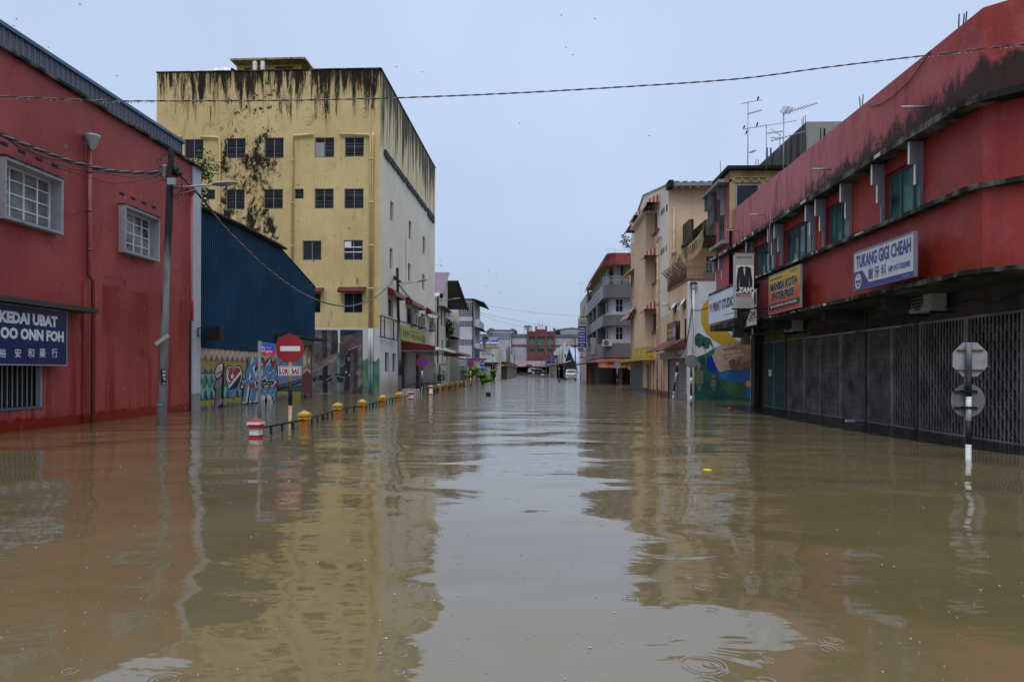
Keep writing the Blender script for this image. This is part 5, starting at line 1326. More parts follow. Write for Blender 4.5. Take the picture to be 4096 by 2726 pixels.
p1=onX(*zn(835,237),11.0);p2=onX(*zn(440,600),11.0)
root=thing('party_wall',tuple(p1),'dark stained concrete block standing on the roof behind the red parapet','wall')
b=MB(wall('black stained concrete',(.09,.09,.09,1),.9,gcol=(.01,.01,.01,1),thr=.45));b.add([(11,p1.y,6),(11,p2.y+1,6),(11,p2.y+1,p1.z),(11,p1.y,p1.z)],[(0,1,2,3)]);b.box(11.02,16,p1.y+.05,p2.y+1,6,p1.z-.02)  # street side's shade put into the base colour, under real stain streaks
b.m(wall('stained pale concrete',(.26,.255,.24,1),.9,gcol=(.04,.035,.03,1),thr=.48,streak=(1.5,1.5,.3)));b.box(11.0,16,p1.y-.01,p1.y+.049,6,p1.z+.02)  # same concrete, paler on the lit camera side; light set in the colour
b.m(M_DARK)
for x in(962,990,998):q=onY(*zn(x,290),p1.y-.02);b.box(q.x,q.x+.03,p1.y-.03,p1.y-.012,q.z-.9,q.z)
b.build('block',None,root)
b=MB(M_BLACK)
for x,y1 in((832,175),(842,160),(850,165)):q=onX(*zn(x,y1),11.1);b.tube([Vector((11.1,p1.y+.3,p1.z-.1))+Vector((0,(x-832)*.02,0)),Vector((11.1,p1.y+.3+(x-832)*.02,q.z))],.014,4)
for x,y0,y1 in((500,545,458),(532,595,460),(528,595,460)):q=onX(*zn(x,y1),10.9);b.tube([Vector((10.9,q.y,8)),q],.03,4)
b.build_each('starter_bar',root)
# antennas
def yagi(b,p,d,L_,n,e0,e1,tilt=(0,0,1)):
 d=Vector(d).normalized();s=d.cross(Vector(tilt)).normalized()
 b.tube([p,p+d*L_],.014,5)
 for i in range(n):q=p+d*(L_*(i+.5)/n);k=e0+(e1-e0)*i/n;b.tube([q-s*k,q+s*k],.008,4)
def antenna(label,z,X_,base,top,arms):
 B0=onX(*z(*base),X_);T0=onX(*z(*top),X_);r=thing('antenna',(X_,T0.y,B0.z-.5),label,'antenna','rooftop aerials')
 b=MB(M_STEEL);b.tube([Vector((X_,T0.y,B0.z-.5)),Vector((X_,T0.y,T0.z))],.02,6);b.build('mast',None,r)
 for(xa,ya),(xb,yb),n,e0,e1,k in arms:
  A=onY(*z(xa,ya),T0.y);B_=onY(*z(xb,yb),T0.y-k);b=MB(M_STEEL);yagi(b,A,B_-A,(B_-A).length,n,e0,e1);b.build('yagi',None,r)
antenna('tall aerial mast with four crossed yagis left of the other roof aerials',zn,9.6,(347,600),(332,60),[((270,76),(450,42),9,.05,.05,.1),((330,165),(455,130),10,.12,.1,.5),((302,295),(495,262),8,.05,.05,.1),((345,505),(398,480),7,.12,.1,.4)])
antenna('thick black mast with a large slanted yagi against the sky',zn,9.0,(655,590),(642,165),[((630,165),(940,68),13,.22,.13,.8),((530,402),(895,298),12,.14,.12,.6),((650,160),(690,100),7,.25,.25,.2)])
antenna('short aerial mast with wide flat boom between the two tall masts',zn,9.9,(495,545),(492,262),[((300,297),(758,222),8,.03,.04,.1),((492,335),(632,315),9,.12,.12,.5),((530,295),(612,350),6,.1,.1,.3)])
antenna('small aerial near the dark concrete block on the roof',zn,10.4,(612,435),(610,345),[((530,372),(640,378),6,.12,.12,.3)])
# signs on the terrace
def corner(fr,z,pts,n):
 q=[fr.uv(*z(x,y),n)for x,y in pts];us=sorted(a[0]for a in q);vs_=sorted(a[1]for a in q)
 return((us[0]+us[1])/2,(us[2]+us[3])/2,(vs_[0]+vs_[1])/2,(vs_[2]+vs_[3])/2)
def board(fr,R,n0,n1,face,edge,w_=.03):
 b=MB(face);b.fb(fr,R[0],R[1],R[2],R[3],n0,n1);b.m(edge)
 for a in((R[0]-w_,R[1]+w_,R[2]-w_,R[2]),(R[0]-w_,R[1]+w_,R[3],R[3]+w_),(R[0]-w_,R[0],R[2],R[3]),(R[1],R[1]+w_,R[2],R[3])):b.fb(fr,*a,n0,n1+.012)
 return b
fs=FX(XW,-1);n=.4;R=corner(fs,ze,[(228,607),(697,450),(697,797),(232,900)],n)
Vy=plain('violet blue ink',(.03,.035,.2,1),.4);M_SIL=plain('silver white sign face',(.48,.49,.55,1),.35,0,.1,2)
b=board(fs,R,n-.08,n,M_SIL,plain('sign edge',(.2,.2,.26,1)),.012);L=lambda a:R[1]-(R[1]-R[0])*a;Vv=lambda a:R[2]+(R[3]-R[2])*a
b.m(Vy);b.poly(fs,[(L(0),Vv(0)),(L(0),Vv(.48)),(L(.16),Vv(.48)),(L(.28),Vv(.13)),(L(1),Vv(.12)),(L(1),Vv(0))],n+.004)
for v_ in(.965,):b.poly(fs,[(L(0.02),Vv(v_)),(L(.98),Vv(v_)),(L(.98),Vv(v_+.012)),(L(0.02),Vv(v_+.012))],n+.004)
TT=lambda s,a0,a1,v0,v1,**k:b.text(fs,s,L(a1),L(a0),Vv(v0),Vv(v1),n+.008,flip=-1,**k)
TT('TUKANG GIGI CHEAH',.04,.96,.56,.9,bold=.025);TT('謝 牙 科',.27,.58,.2,.48,bold=.008);TT('H/P: 017-7322495',.62,.95,.24,.38,bold=.03)
b.m(M_SIL);TT('JM 0208059-U',.84,.95,.03,.07);
ov=lambda ca,cv,ra,rv,n_:b.poly(fs,[(L(ca+ra*math.cos(t*.3142)),Vv(cv+rv*math.sin(t*.3142)))for t in range(20)],n_)
ov(.085,.22,.065,.2,n+.01);b.m(Vy);ov(.085,.22,.05,.14,n+.013);b.m(M_SIL);ov(.085,.29,.045,.05,n+.016);ov(.085,.14,.04,.04,n+.016);b.m(Vy);ov(.085,.13,.03,.02,n+.018)
so_=b.build('dental_sign',label='silver and blue dental signboard with a drawn denture on the red terrace',cat='sign')
n=.35;R=corner(fs,zk,[(1080,705),(1500,548),(1503,1112),(1078,1208)],n)
def orange():
 b=NB('orange printed banner');q=b.xyz()
 b.col(b.mix(b.rng(q[2],R[2]+.5,R[3]-.1),(.5,.07,.02,1),(.5,.36,.03,1)));b.set(rough=.4);return b.m
b=board(fs,R,n-.06,n,orange(),M_STEEL,.025);L=lambda a:R[1]-(R[1]-R[0])*a;Vv=lambda a:R[2]+(R[3]-R[2])*a
inkw=plain('sign white',(.6,.6,.6,1),.4);inkb=plain('sign black',(.015,.015,.017,1),.4);inkr=plain('sign red',(.4,.02,.025,1),.4)
b.m(inkb);b.poly(fs,[(L(0),Vv(.08)),(L(1),Vv(.08)),(L(1),Vv(.24)),(L(0),Vv(.24))],n+.003);b.m(inkr);b.poly(fs,[(L(0),Vv(0)),(L(1),Vv(0)),(L(1),Vv(.08)),(L(0),Vv(.08))],n+.003)
for m_,g,nn,bo in((inkw,.014,.006,.09),(inkb,0,.01,.05)):
 b.m(m_);TT2=lambda s,a0,a1,v0,v1,k=0:b.text(fs,s,L(a1)-k,L(a0)+k,Vv(v0)-k,Vv(v1)+k,n+nn,flip=-1,bold=bo)
 TT2('MANISA KOTA',.05,.93,.58,.8,g);TT2('ENTERPRISE',.12,.84,.32,.53,g)
b.text(fs,'PENDAFTARAN KEMANDU',L(.45),L(.03),Vv(.87),Vv(.92),n+.01,flip=-1,bold=.02);b.text(fs,'JM 0840159-H',L(.94),L(.7),Vv(.9),Vv(.95),n+.01,flip=-1,bold=.02)
b.m(inkw);b.text(fs,'012-748 4439 | 012-700 5953',L(.9),L(.14),Vv(.12),Vv(.2),n+.006,flip=-1,bold=.03);ov2=[(L(.09+.025*math.cos(t)),Vv(.16+.04*math.sin(t)))for t in[i*.628 for i in range(10)]];b.poly(fs,ov2,n+.006)
b.build('shop_sign',label='orange and yellow shop signboard with black lettering and a red foot',cat='sign')
# long white studio sign on its own concrete hood, lower and further down
n=.95;q0=fs.uv(*zk(252,1352),n);q1=fs.uv(*zk(252,980),n);q2=fs.uv(*zk(900,1130),n)
R=(fs.uv(*zk(606,1100),n)[0],q0[0],q0[1],q1[1])
b=board(fs,R,n-.1,n,plain('bluish white sign',(.52,.58,.7,1),.4,0,.03),M_STEEL,.02);L=lambda a:R[1]-(R[1]-R[0])*a;Vv=lambda a:R[2]+(R[3]-R[2])*a
ue=fs.uv(*zk(585,1100),n)[0];fa=(R[1]-ue)/(R[1]-R[0])
b.m(inkr);b.text(fs,'99',L(fa*.16),L(fa*.04),Vv(.38),Vv(.72),n+.004,flip=-1,bold=.03);b.m(inkb);b.text(fs,'PRINT STUDIO',L(fa*1.04),L(fa*.2),Vv(.38),Vv(.72),n+.004,flip=-1,bold=.05)
b.text(fs,'PLANG DESIGN',L(fa*.17),L(fa*.03),Vv(.86),Vv(.89),n+.004,flip=-1,bold=.01);b.glyphs(fs,L(fa*1.05),L(fa*.66),Vv(.14),Vv(.18),n+.004,26)
b.build('studio_sign',label='long pale blue white printing studio signboard at the far end of the terrace',cat='sign')
b=MB(M_MOULD);b.fb(fs,R[0],R[1]-.2,R[2]-.32,R[2]-.08,-.1,n-.02);b.fb(fs,R[0],R[1]-.1,R[3]+.03,R[3]+.12,0,n+.02);b.build('sign_hood',label='stained concrete hood holding the long white studio signboard',cat='hood')
# dark tailor board flat on the facade edge
n=.5;xa=zk(600,0)[0]
R=(fs.uv(*zk(912,1100),n)[0],fs.uv(*zk(600,1250),n)[0],fs.uv(*zk(912,1352),n)[1],fs.uv(*zk(914,860),n)[1]);R=(R[0],R[1],R[2]+.0,R[3])
b=board(fs,R,n-.05,n,inkb,M_BLACK,.012);L=lambda a:R[1]-(R[1]-R[0])*a;Vv=lambda a:R[2]+(R[3]-R[2])*a
b.m(inkw);b.poly(fs,[(L(.5),Vv(0)),(L(1),Vv(0)),(L(1),Vv(.45)),(L(.76),Vv(.45))],n+.003);b.poly(fs,[(L(.85),Vv(.5)),(L(1),Vv(.5)),(L(1),Vv(1)),(L(.85),Vv(1))],n+.003)
for i,s in enumerate(('-Alteration  -Uniform','-Baju Melayu -Vest Coat','-T-Shirt')):b.text(fs,s,L(.62 if i<2 else .22),L(.05),Vv(.4-i*.09),Vv(.44-i*.09),n+.004,flip=-1,bold=.01)
b.text(fs,'013-771 3257 (ZAM)',L(.55),L(.12),Vv(.08),Vv(.13),n+.004,flip=-1,bold=.02);b.m(inkb);b.text(fs,'ZAM',L(.96),L(.72),Vv(.24),Vv(.4),n+.006,flip=-1,bold=.04,shear=.2);b.poly(fs,[(L(.9),Vv(.55)),(L(.97),Vv(.55)),(L(.97),Vv(.9)),(L(.93),Vv(.95)),(L(.88),Vv(.85))],n+.006)
b.m(inkr);b.poly(fs,[(L(.66),Vv(.17)),(L(.98),Vv(.19)),(L(.98),Vv(.23)),(L(.68),Vv(.21))],n+.006)
b.m(inkb);b.text(fs,'MENSWEAR',L(.97),L(.7),Vv(.11),Vv(.155),n+.006,flip=-1,bold=.02)
b.build('tailor_board',label='black tailor board with slanted white corner beneath the projecting tailor sign',cat='sign')
# projecting tailor sign facing the camera
YZ=24.7;fz_=FY(YZ);g=lambda x,y:(onY(*zk(x,y),YZ).x,onY(*zk(x,y),YZ).z)
(xa,zt_),(xb,zb_)=g(622,392),g(870,1132)
rz_=thing('tailor_sign',(xa,YZ,zb_),'tall projecting tailor sign with a black suit jacket hung on black bars','sign')
b=MB(plain('sign box metal',(.33,.34,.37,1),.4));b.box(xa-.0,xb,YZ+.002,YZ+.28,zb_,zt_);b.m(M_STEEL);b.box(xa-.02,xb+.02,YZ-.012,YZ+.001,zt_,zt_+.03);b.build('casing',None,rz_)
G=lambda pts:[g(x,y)for x,y in pts]
b=MB(plain('greige sign face',(.3,.3,.28,1),.4));b.poly(fz_,G([(622,392),(870,392),(870,1132),(622,1132)]),.0,.006)
b.m(inkw);b.poly(fz_,G([(624,545),(868,545),(868,980),(624,980)]),.009);b.m(inkb)
b.poly(fz_,G([(655,580),(705,558),(742,700),(742,705),(770,560),(828,582),(850,760),(850,860),(815,860),(812,800),(790,700),(815,860),(665,860),(690,700),(668,800),(665,860),(632,860),(632,740)]),.012)
b.poly(fz_,G([(705,558),(722,570),(742,705),(690,700)]),.0125);b.poly(fz_,G([(770,560),(755,572),(742,705),(790,700)]),.0125)
b.poly(fz_,G([(720,568),(742,575),(764,568),(766,590),(742,582),(720,590)]),.016);b.m(inkb)
b.poly(fz_,G(ell(742,890,118,50)),.014);b.text(fz_,'KEDAI JAHIT',g(636,0)[0],g(850,0)[0],g(0,460)[1],g(0,428)[1],.012,bold=.02)
b.m(inkw);b.text(fz_,'ZAM',g(650,0)[0],g(850,0)[0],g(0,925)[1],g(0,845)[1],.018,bold=.05,shear=.25);b.m(inkr);b.poly(fz_,G([(626,928),(840,928),(835,942),(640,942),(640,972),(626,972)]),.018)
b.m(inkb);b.text(fz_,'MENSWEAR',g(642,0)[0],g(846,0)[0],g(0,975)[1],g(0,948)[1],.018,bold=.02)
b.build('face',None,rz_)
b=MB(M_BLACK)
for y in(380,1140):q=onY(*zk(600,y),YZ+.12);b.bar((xa-.1,YZ+.12,q.z),(XW+.02,YZ+.12,q.z),.045)
b.build('bracket_bar',None,rz_)
q0=onY(*zk(598,1405),25.5);q1=onY(*zk(735,1530),25.5);b=MB(inkb);b.box(q0.x,q1.x,25.5,25.7,q1.z,q0.z);b.bar((q0.x+.3,25.6,q0.z),(q0.x+.3,25.6,q0.z+.6),.03);b.m(M_STEEL);b.box(q1.x+.3,q1.x+.33,25.5,25.53,q1.z+.1,q0.z);b.build('speaker_box',label='small black box hanging under the dark tailor board',cat='box')
q0=onY(*zf(718,365),26.5);q1=onY(*zf(790,462),26.5);b=MB(plain('dark plastic',(.06,.055,.055,1)));b.box(q0.x,q1.x,26.5,26.9,q1.z,q0.z);b.box(q0.x+.1,q1.x+.7,26.5,26.8,q0.z,q0.z+.1);b.build('meter_box',label='brown grey meter box under the overhang left of the green fascia',cat='box')
# ================================================================ peach block with mural and spiral stair
XQ=8.2;F3=FX(XQ,-1);Ym=36.7;FM=FY(Ym)
zt3=FM.uv(*zi(780,1098))[1];xm1=14.5;yj=F3.uv(*zi(455,600))[0];ye3=F3.uv(*zi(62,700))[0]
root=thing('peach_block',(XQ,Ym,0),'peach painted four storey block with striped awnings and an outside curved stair','building')
M_PE=wall('peach facade render',(.6,.43,.3,1),.25,thr=.6,tide=((.16,.05,.05,1),.28,.15),gcol=(.12,.08,.05,1))
M_PW=wall('off white render',(.66,.6,.54,1),.3,thr=.58,gcol=(.12,.08,.05,1))
M_WM=wall('white mural render',(.62,.63,.66,1),.25,thr=.58,gcol=(.2,.18,.16,1))
ga=lambda y:F3.uv(*zi(0,0))
ridge=[(yj,F3.uv(*zi(455,100))[1]),(F3.uv(*zi(270,180))[0],F3.uv(*zi(270,180))[1]),F3.uv(*zi(197,212)),F3.uv(*zi(70,570))]
WR=[(zi,302,395,358,620),(zi,105,635,144,835),(zi,302,925,330,1130),(zi,103,1065,142,1265),(zi,292,1450,330,1640),(zi,105,1500,145,1700),(zj,106,890,200,930)]
RR=[F3.rect(*z(x0,y0),z(x0,y1)[1],z(x1,0)[0])for z,x0,y0,x1,y1 in WR]
SH=[(zj,60,965,200),(zj,240,1000,275)]
RSH=[F3.rect(*z(x0,y0),1600,z(x1,0)[0])for z,x0,y0,x1 in SH];RSH=[(r[0],r[1],-.55,r[3])for r in RSH]
b=MB(M_PE)
zE=ridge[0][1]
b.wallg(F3,yj,ye3,-.6,12.2,RR+RSH,.2)
b.m(M_PW);b.poly(F3,[(ye3,12.2)]+[(q[0],q[1])for q in ridge[::-1]]+[(yj,12.2)],0)
b.m(M_PE);b.box(XQ+.35,20,yj+.3,ye3,-.6,12.4)
FJ=FY(yj);RJ=[FJ.rect(*zi(838,835),zi(0,1060)[1],zi(935,0)[0])]
b.wallg(FJ,XQ,20,zt3-.5,zE-.2,RJ,.2)
b.build('wall',None,root)
b=MB(M_PW);fx_=lambda z,x,y:F3.uv(*z(x,y))
A=fx_(zi,450,640);b.poly(F3,[(yj,5),(yj+2.6,5),(yj+3.2,9),(yj+4,12.19),(yj,12.19)],.003);b.build('white_patch',None,root)
for i,R in enumerate(RR):window(root,F3,R,M_SASH,M_DGL,2,2 if i==3 else 1,.12,.05)
window(root,FJ,RJ[0],M_WHITE,M_DGL,2,3,.1,.06,grille=6)
M_SHG=plain('grey shutter panels',(.11,.115,.12,1),.5,.2)
for R in RSH:
 b=MB(M_SHG);n=max(1,int((R[1]-R[0])/1.1))
 for i in range(n):u0=R[0]+(R[1]-R[0])*i/n;u1=R[0]+(R[1]-R[0])*(i+1)/n;b.fb(F3,u0+.03,u1-.03,R[2],R[3],-.16,-.1)
 b.m(M_SASH);b.fb(F3,R[0],R[1],R[2],R[3],-.19,-.165);b.build('shutter_door',None,root)
# low front block with terrace
yl1=yj;b=MB(M_PE);RL=[F3.rect(*zj(472,945),1600,zj(700,0)[0])];RL=[(max(RL[0][0],Ym+.35),RL[0][1],-.55,RL[0][3])]
RV=[F3.rect(*zi(505,1345),zi(0,1450)[1],zi(545,0)[0]),F3.rect(*zi(603,1300),zi(0,1415)[1],zi(638,0)[0]),F3.rect(*zi(427,1272),zi(0,1350)[1],zi(441,0)[0])]
zlow=F3.uv(*zi(670,1092))[1]
b.wallg(F3,Ym,yj,-.6,zlow,RL+[r for r in RV if r[1]<yj],.15);b.box(XQ+.3,20,Ym+.3,yj,-.6,zlow-.2);b.build('low_wall',None,root)
for R in RV[:2]:
 fo=window(root,F3,R,M_WHITE,M_DGL,1,1,.1,.05);b=MB(M_WHITE)
 b.add([F3.p(R[0],R[3],.0),F3.p(R[1],R[3],.0),F3.p(R[1],R[2]+.05,.35),F3.p(R[0],R[2]+.05,.35)],[(0,1,2,3)]);b.m(glass('hopper glass',(.2,.22,.24,1),.2));b.add([F3.p(R[0]+.05,R[3]-.05,.012),F3.p(R[1]-.05,R[3]-.05,.012),F3.p(R[1]-.05,R[2]+.1,.335),F3.p(R[0]+.05,R[2]+.1,.335)],[(0,1,2,3)]);b.build('open_sash',None,fo)
b=MB(M_DARK)
def holes(fr,z,x0,y0,x1,y1,k,rows,skew=0):
 A=fr.uv(*z(x0,y0));B_=fr.uv(*z(x1,y1));A2=fr.uv(*z(x0,y0+(y1-y0)*0+skew))
 u0,u1=sorted((A[0],B_[0]));v1=A[1];v0=A2[1]
 for i in range(k):
  for j in range(rows):u=u0+(u1-u0)*(i+.5)/k;v=v0+(v1-v0)*(j+.5)/rows;b.fb(fr,u-.07,u+.07,v-.045,v+.045,.001,.006)
holes(F3,zi,375,380,415,330,6,5,55);holes(F3,zi,430,315,445,290,3,5,75);holes(F3,zi,372,785,415,740,6,4,60);holes(F3,zi,428,735,440,710,2,4,65)
holes(F3,zi,458,1385,512,1360,6,3,42);holes(F3,zi,555,1340,605,1315,6,3,42)
b.build('vent_holes',None,root,kind='stuff')
RS_=RL[0];MB(corr('ribbed roller shutter',(.2,.2,.205,1),'z',.12,.45,depth=.03)).fb(F3,RS_[0],RS_[1],RS_[2],RS_[3],-.12,-.08).build('roller_shutter',None,root)
b=MB(M_SASH);um=(RS_[0]+RS_[1])/2
for u in(RS_[0],um-.04,RS_[1]-.08):b.fb(F3,u,u+.08,-.5,RS_[3],-.075,-.03)
b.fb(F3,RS_[0]-.3,RS_[1]+.9,RS_[3],RS_[3]+.42,-.02,.3);b.build('shutter_frame',None,root)
# roof: gutter and corrugated sheet along the near eave
b=MB(plain('weathered gutter',(.2,.2,.19,1),.7));b.box(XQ-.05,20,yj-.75,yj-.55,zE-.28,zE-.08);b.m(M_DARK);b.box(XQ-.15,XQ+.15,yj-.8,yj+.1,zE-.35,zE+.06)
b.build('gutter',None,root)
b=MB(corr('old roof sheet',(.14,.135,.13,1),'x',.25,.6,depth=.03));k=48;za2=ridge[2][1]
ym_=ridge[2][0]
for i in range(k):
 x0=XQ+.02+(20-XQ)*i/k;x1=XQ+.02+(20-XQ)*(i+1)/k;o=.05*(i%2)
 b.hexa([(x0,yj-.7,zE-.08+o),(x1,yj-.7,zE-.08+o),(x1,ym_,za2+o),(x0,ym_,za2+o),(x0,yj-.7,zE-.04+o),(x1,yj-.7,zE-.04+o),(x1,ym_,za2+.04+o),(x0,ym_,za2+.04+o)])
b.build('roof',None,root)
b=MB(plain('verge trim',(.3,.31,.34,1)));rr_=[ridge[0],ridge[1],ridge[2],ridge[3]]
for a_,c_ in zip(rr_,rr_[1:]):b.bar(F3.p(a_[0],a_[1]+.02,.04),F3.p(c_[0],c_[1]+.02,.04),.08,.08)
b.build('verge',None,root)
b=MB(plain('rusty starter bar',(0,0,0,1)))
for x,y in((558,70),(603,72),(651,98),(691,85),(775,105),(828,80),(850,85),(874,88),(900,90)):q=onY(*zi(x,y),yj+.3);b.tube([Vector((q.x+.05,yj+.3,zE-.1)),q],.015,4)
b.build_each('starter_bar',root)
# projecting bay (rounded vertical strip) and pale band
b=MB(M_PE);u1=F3.uv(*zi(172,800))[0];u0=F3.uv(*zi(222,800),.5)[0];vb0=F3.uv(*zj(215,800),.5)[1];vtb=F3.uv(*zi(225,400),.5)[1]
u0,u1=sorted((u0,u1));b.fb(F3,u0,u1,vb0,vtb,.0,.55);b.m(M_PW);b.fb(F3,u0-.25,u1+.3,vtb,vtb+.1,.0,.85)
b.m(plain('yellow green mould paint',(.42,.33,.06,1),.7,0,.35));b.fb(F3,u0-.02,u1+.02,vb0-.75,vb0,.0,.58);b.fb(F3,u0-1,ye3,vb0-.95,vb0-.8,0,.85);b.build('bay',None,root)
b=MB(M_PE);q0=F3.uv(*zi(20,1060),.8);b.hexa([F3.p(u1+.1,q0[1]+.7,0),F3.p(ye3,q0[1]+.7,0),F3.p(ye3,q0[1]+.1,.9),F3.p(u1+.1,q0[1]+.1,.9),F3.p(u1+.1,q0[1]+.82,0),F3.p(ye3,q0[1]+.82,0),F3.p(ye3,q0[1]+.2,.95),F3.p(u1+.1,q0[1]+.2,.95)]);b.build('ledge',None,root)
# red and white striped awnings
SR=plain('awning red stripe',(.36,.05,.03,1),.5);SWt=plain('awning white stripe',(.42,.4,.37,1),.5)
for z,x,y,i in((zi,302,360,0),(zi,100,600,1),(zi,150,500,1),(zi,302,860,2),(zi,292,1410,4),(zi,125,1440,5),(zi,105,1490,5),(zi,20,1530,5)):
 R=RR[i];v=F3.uv(*z(x,y))[1];w_=R[1]-R[0]+.5;a=R[0]-.25
 if(x,i)==(150,1):a-=w_*1.15
 if(x,i)==(125,5):a-=w_*.9
 if(x,i)==(20,5):a+=w_*.95
 b=MB();n_=9;prof=[(0,.45),(.35,.38),(.65,.2),(.85,-.05),(.85,-.2)]
 for j in range(n_):
  ua_,ub_=a+w_*j/n_,a+w_*(j+1)/n_;b.m((SR,SWt)[j%2])
  for(n0,d0),(n1,d1)in zip(prof,prof[1:]):b.add([F3.p(ua_,v+d0,n0+.01),F3.p(ub_,v+d0,n0+.01),F3.p(ub_,v+d1,n1+.01),F3.p(ua_,v+d1,n1+.01)],[(0,1,2,3)])
 def ph(n):
  for(n0,d0),(n1,d1)in zip(prof[:4],prof[1:4]):
   if n0<=n<=n1:return d0+(d1-d0)*(n-n0)/(n1-n0)
  return-.05
 for ua_ in(a-.012,a+w_+.002):
  for j in range(7):
   n0,n1=.85*j/7,.85*(j+1)/7;b.m((SWt,SR)[j%2]);b.add([F3.p(ua_,v-.05,n0),F3.p(ua_,v-.05,n1),F3.p(ua_,v+ph(n1)+.01,n1),F3.p(ua_,v+ph(n0)+.01,n0)],[(0,1,2,3)])
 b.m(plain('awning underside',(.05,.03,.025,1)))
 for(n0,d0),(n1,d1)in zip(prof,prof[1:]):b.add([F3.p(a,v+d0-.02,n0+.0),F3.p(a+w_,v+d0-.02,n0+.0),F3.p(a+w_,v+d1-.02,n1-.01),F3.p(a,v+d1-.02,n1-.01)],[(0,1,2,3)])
 b.build('striped_awning',None,root)
# window sills
b=MB(plain('brown sill',(.16,.08,.05,1)))
for R in RR[:6]:b.fb(F3,R[0]-.1,R[1]+.1,R[2]-.12,R[2],.002,.12)
b.build_each('sill',root)
# pipes
M_PP=plain('peach pipe paint',(.45,.33,.23,1),.5,0,.2)
def vpipe(x,y0,yend,n,m_,r=.07,fr=F3,z=zi):
 u,v=fr.uv(*z(x,y0),n);b=MB(m_);b.cyl(fr.p(u,yend,n),fr.p(u,v,n),r,seg=10)
 h=v-.8
 while h>yend+.5:b.cyl(fr.p(u,h,n),fr.p(u,h+.12,n),r*1.35,seg=10);h-=1.6
 return b,u,v
b,u,v=vpipe(342,715,-.4,.18,M_PP);b.tube([F3.p(u,v,.18),F3.p(u,v+.25,.18),F3.p(u-.2,v+.35,.12),F3.p(u-.5,v+.35,.1)],.07,8);b.build('downpipe',None,root)
b,u,v=vpipe(68,1050,-.4,.12,M_PP,.05);b.build('downpipe',None,root)
u,v=FJ.uv(*zi(515,335),.15);b=MB(M_PP);b.cyl(FJ.p(u,zlow,.15),FJ.p(u,v,.15),.09,seg=10);b.cyl(FJ.p(u,v-2.9,.15),FJ.p(u,v-2.6,.15),.14,seg=10);b.cyl(FJ.p(u-.35,zlow,.12),FJ.p(u-.35,v-3.1,.12),.05,seg=8);b.build('downpipe',None,root)
b=MB(plain('white flue',(.4,.4,.4,1)));A=F3.uv(*zi(380,1245),.35);b.tube([F3.p(A[0],A[1],.35),F3.p(A[0],A[1]-.55,.35),F3.p(A[0]-.4,A[1]-.7,.3),F3.p(A[0]-.8,A[1]-.7,.1)],.07,8);b.build('flue',None,root)
# white side of the low block with the painted wall
b=MB(M_WM);b.wallg(FM,XQ+.0,xm1,-.6,zt3,(),.1);b.m(plain('red brown coping',(.22,.07,.05,1),.7,0,.3));b.fb(FM,XQ-.03,xm1,zt3,zt3+.12,-.25,.04);b.fb(Fr((XQ,0,0),(0,1,0),(-1,0,0)),Ym,yj,zlow,zlow+.1,-.25,.06)
b.build('painted_wall',None,root)
b=MB();S3=lambda m_,pts,n:shape(b,FM,zj,m_,pts,n)
mp=lambda n,c,v=.18:plain('wall paint '+n,c,.65,0,v,1.6)
yel3=mp('yellow',(.5,.31,.035,1),.12);grn3=mp('deep green',(.016,.085,.07,1),.4);blu3=mp('blue',(.03,.12,.33,1),.3);blD=mp('royal',(.01,.025,.3,1));olv=mp('olive',(.05,.11,.05,1),.4)
sk1=mp('skin light',(.42,.31,.23,1),.25);sk2=mp('skin tan',(.3,.16,.09,1),.3);sk3=mp('skin brown',(.2,.1,.065,1),.3);nail=mp('nail',(.38,.33,.2,1));plm=mp('palm',(.02,.09,.06,1));plmL=mp('palm light',(.12,.22,.18,1));bas=mp('basket',(.2,.2,.11,1));basD=mp('basket dark',(.07,.08,.04,1));flm=mp('flame',(.4,.16,.1,1));skD=mp('crease',(.05,.022,.015,1));sleeve=mp('sleeve',(.025,.14,.1,1))
S3(yel3,[(935,262),(880,320),(855,400),(850,480),(862,560),(905,650),(990,730),(1080,780),(1180,790),(1270,740),(1215,695),(1160,640),(1120,590),(1080,500),(1050,400),(1040,300),(1060,200),(985,225)],.004)
S3(grn3,[(768,930),(830,905),(905,880),(1030,980),(1075,1060),(1405,1050),(1405,1392),(1405,1430),(768,1430)],.005)
S3(blu3,[(1030,1080),(1405,1045),(1405,1205),(1330,1185),(1230,1205),(1150,1185),(1060,1130)],.008);S3(olv,[(1060,1150),(1150,1185),(1230,1205),(1330,1190),(1405,1210),(1405,1375),(1200,1370),(1080,1260)],.0095)
S3(blu3,[(1345,1200),(1405,1180),(1405,1370),(1350,1365),(1335,1300)],.011);S3(yel3,[(1360,1180),(1400,1180),(1405,1240),(1370,1255),(1350,1220)],.013)
S3(sleeve,[(860,905),(915,870),(1025,800),(1020,850),(985,900),(930,930)],.012);S3(blD,[(915,910),(985,890),(1010,990),(1030,1080),(960,1080),(915,1020)],.013)
S3(sk2,[(1080,775),(1160,770),(1300,735),(1412,715),(1412,1030),(1330,1060),(1200,1060),(1100,1000),(1100,850)],.015)
S3(sk1,[(1010,820),(1060,790),(1150,765),(1205,752),(1228,765),(1225,790),(1190,810),(1120,820),(1060,842),(1000,860)],.018);S3(nail,ell(1187,775,34,18),.021)
S3(sk1,[(972,900),(1010,855),(1100,848),(1180,838),(1290,832),(1305,850),(1300,868),(1240,875),(1310,870),(1330,885),(1325,905),(1200,940),(1160,970),(1175,1020),(1160,1060),(1060,1085),(1030,1040),(1000,980)],.0205)
for x,y in((1282,850),(1312,885)):S3(nail,ell(x,y,19,16),.024)
S3(skD,[(1100,893),(1280,868),(1280,872),(1100,899)],.0235);S3(skD,[(1100,893),(1105,893),(1150,960),(1145,960)],.0235);S3(skD,[(1110,930),(1300,905),(1300,909),(1110,935)],.0235)
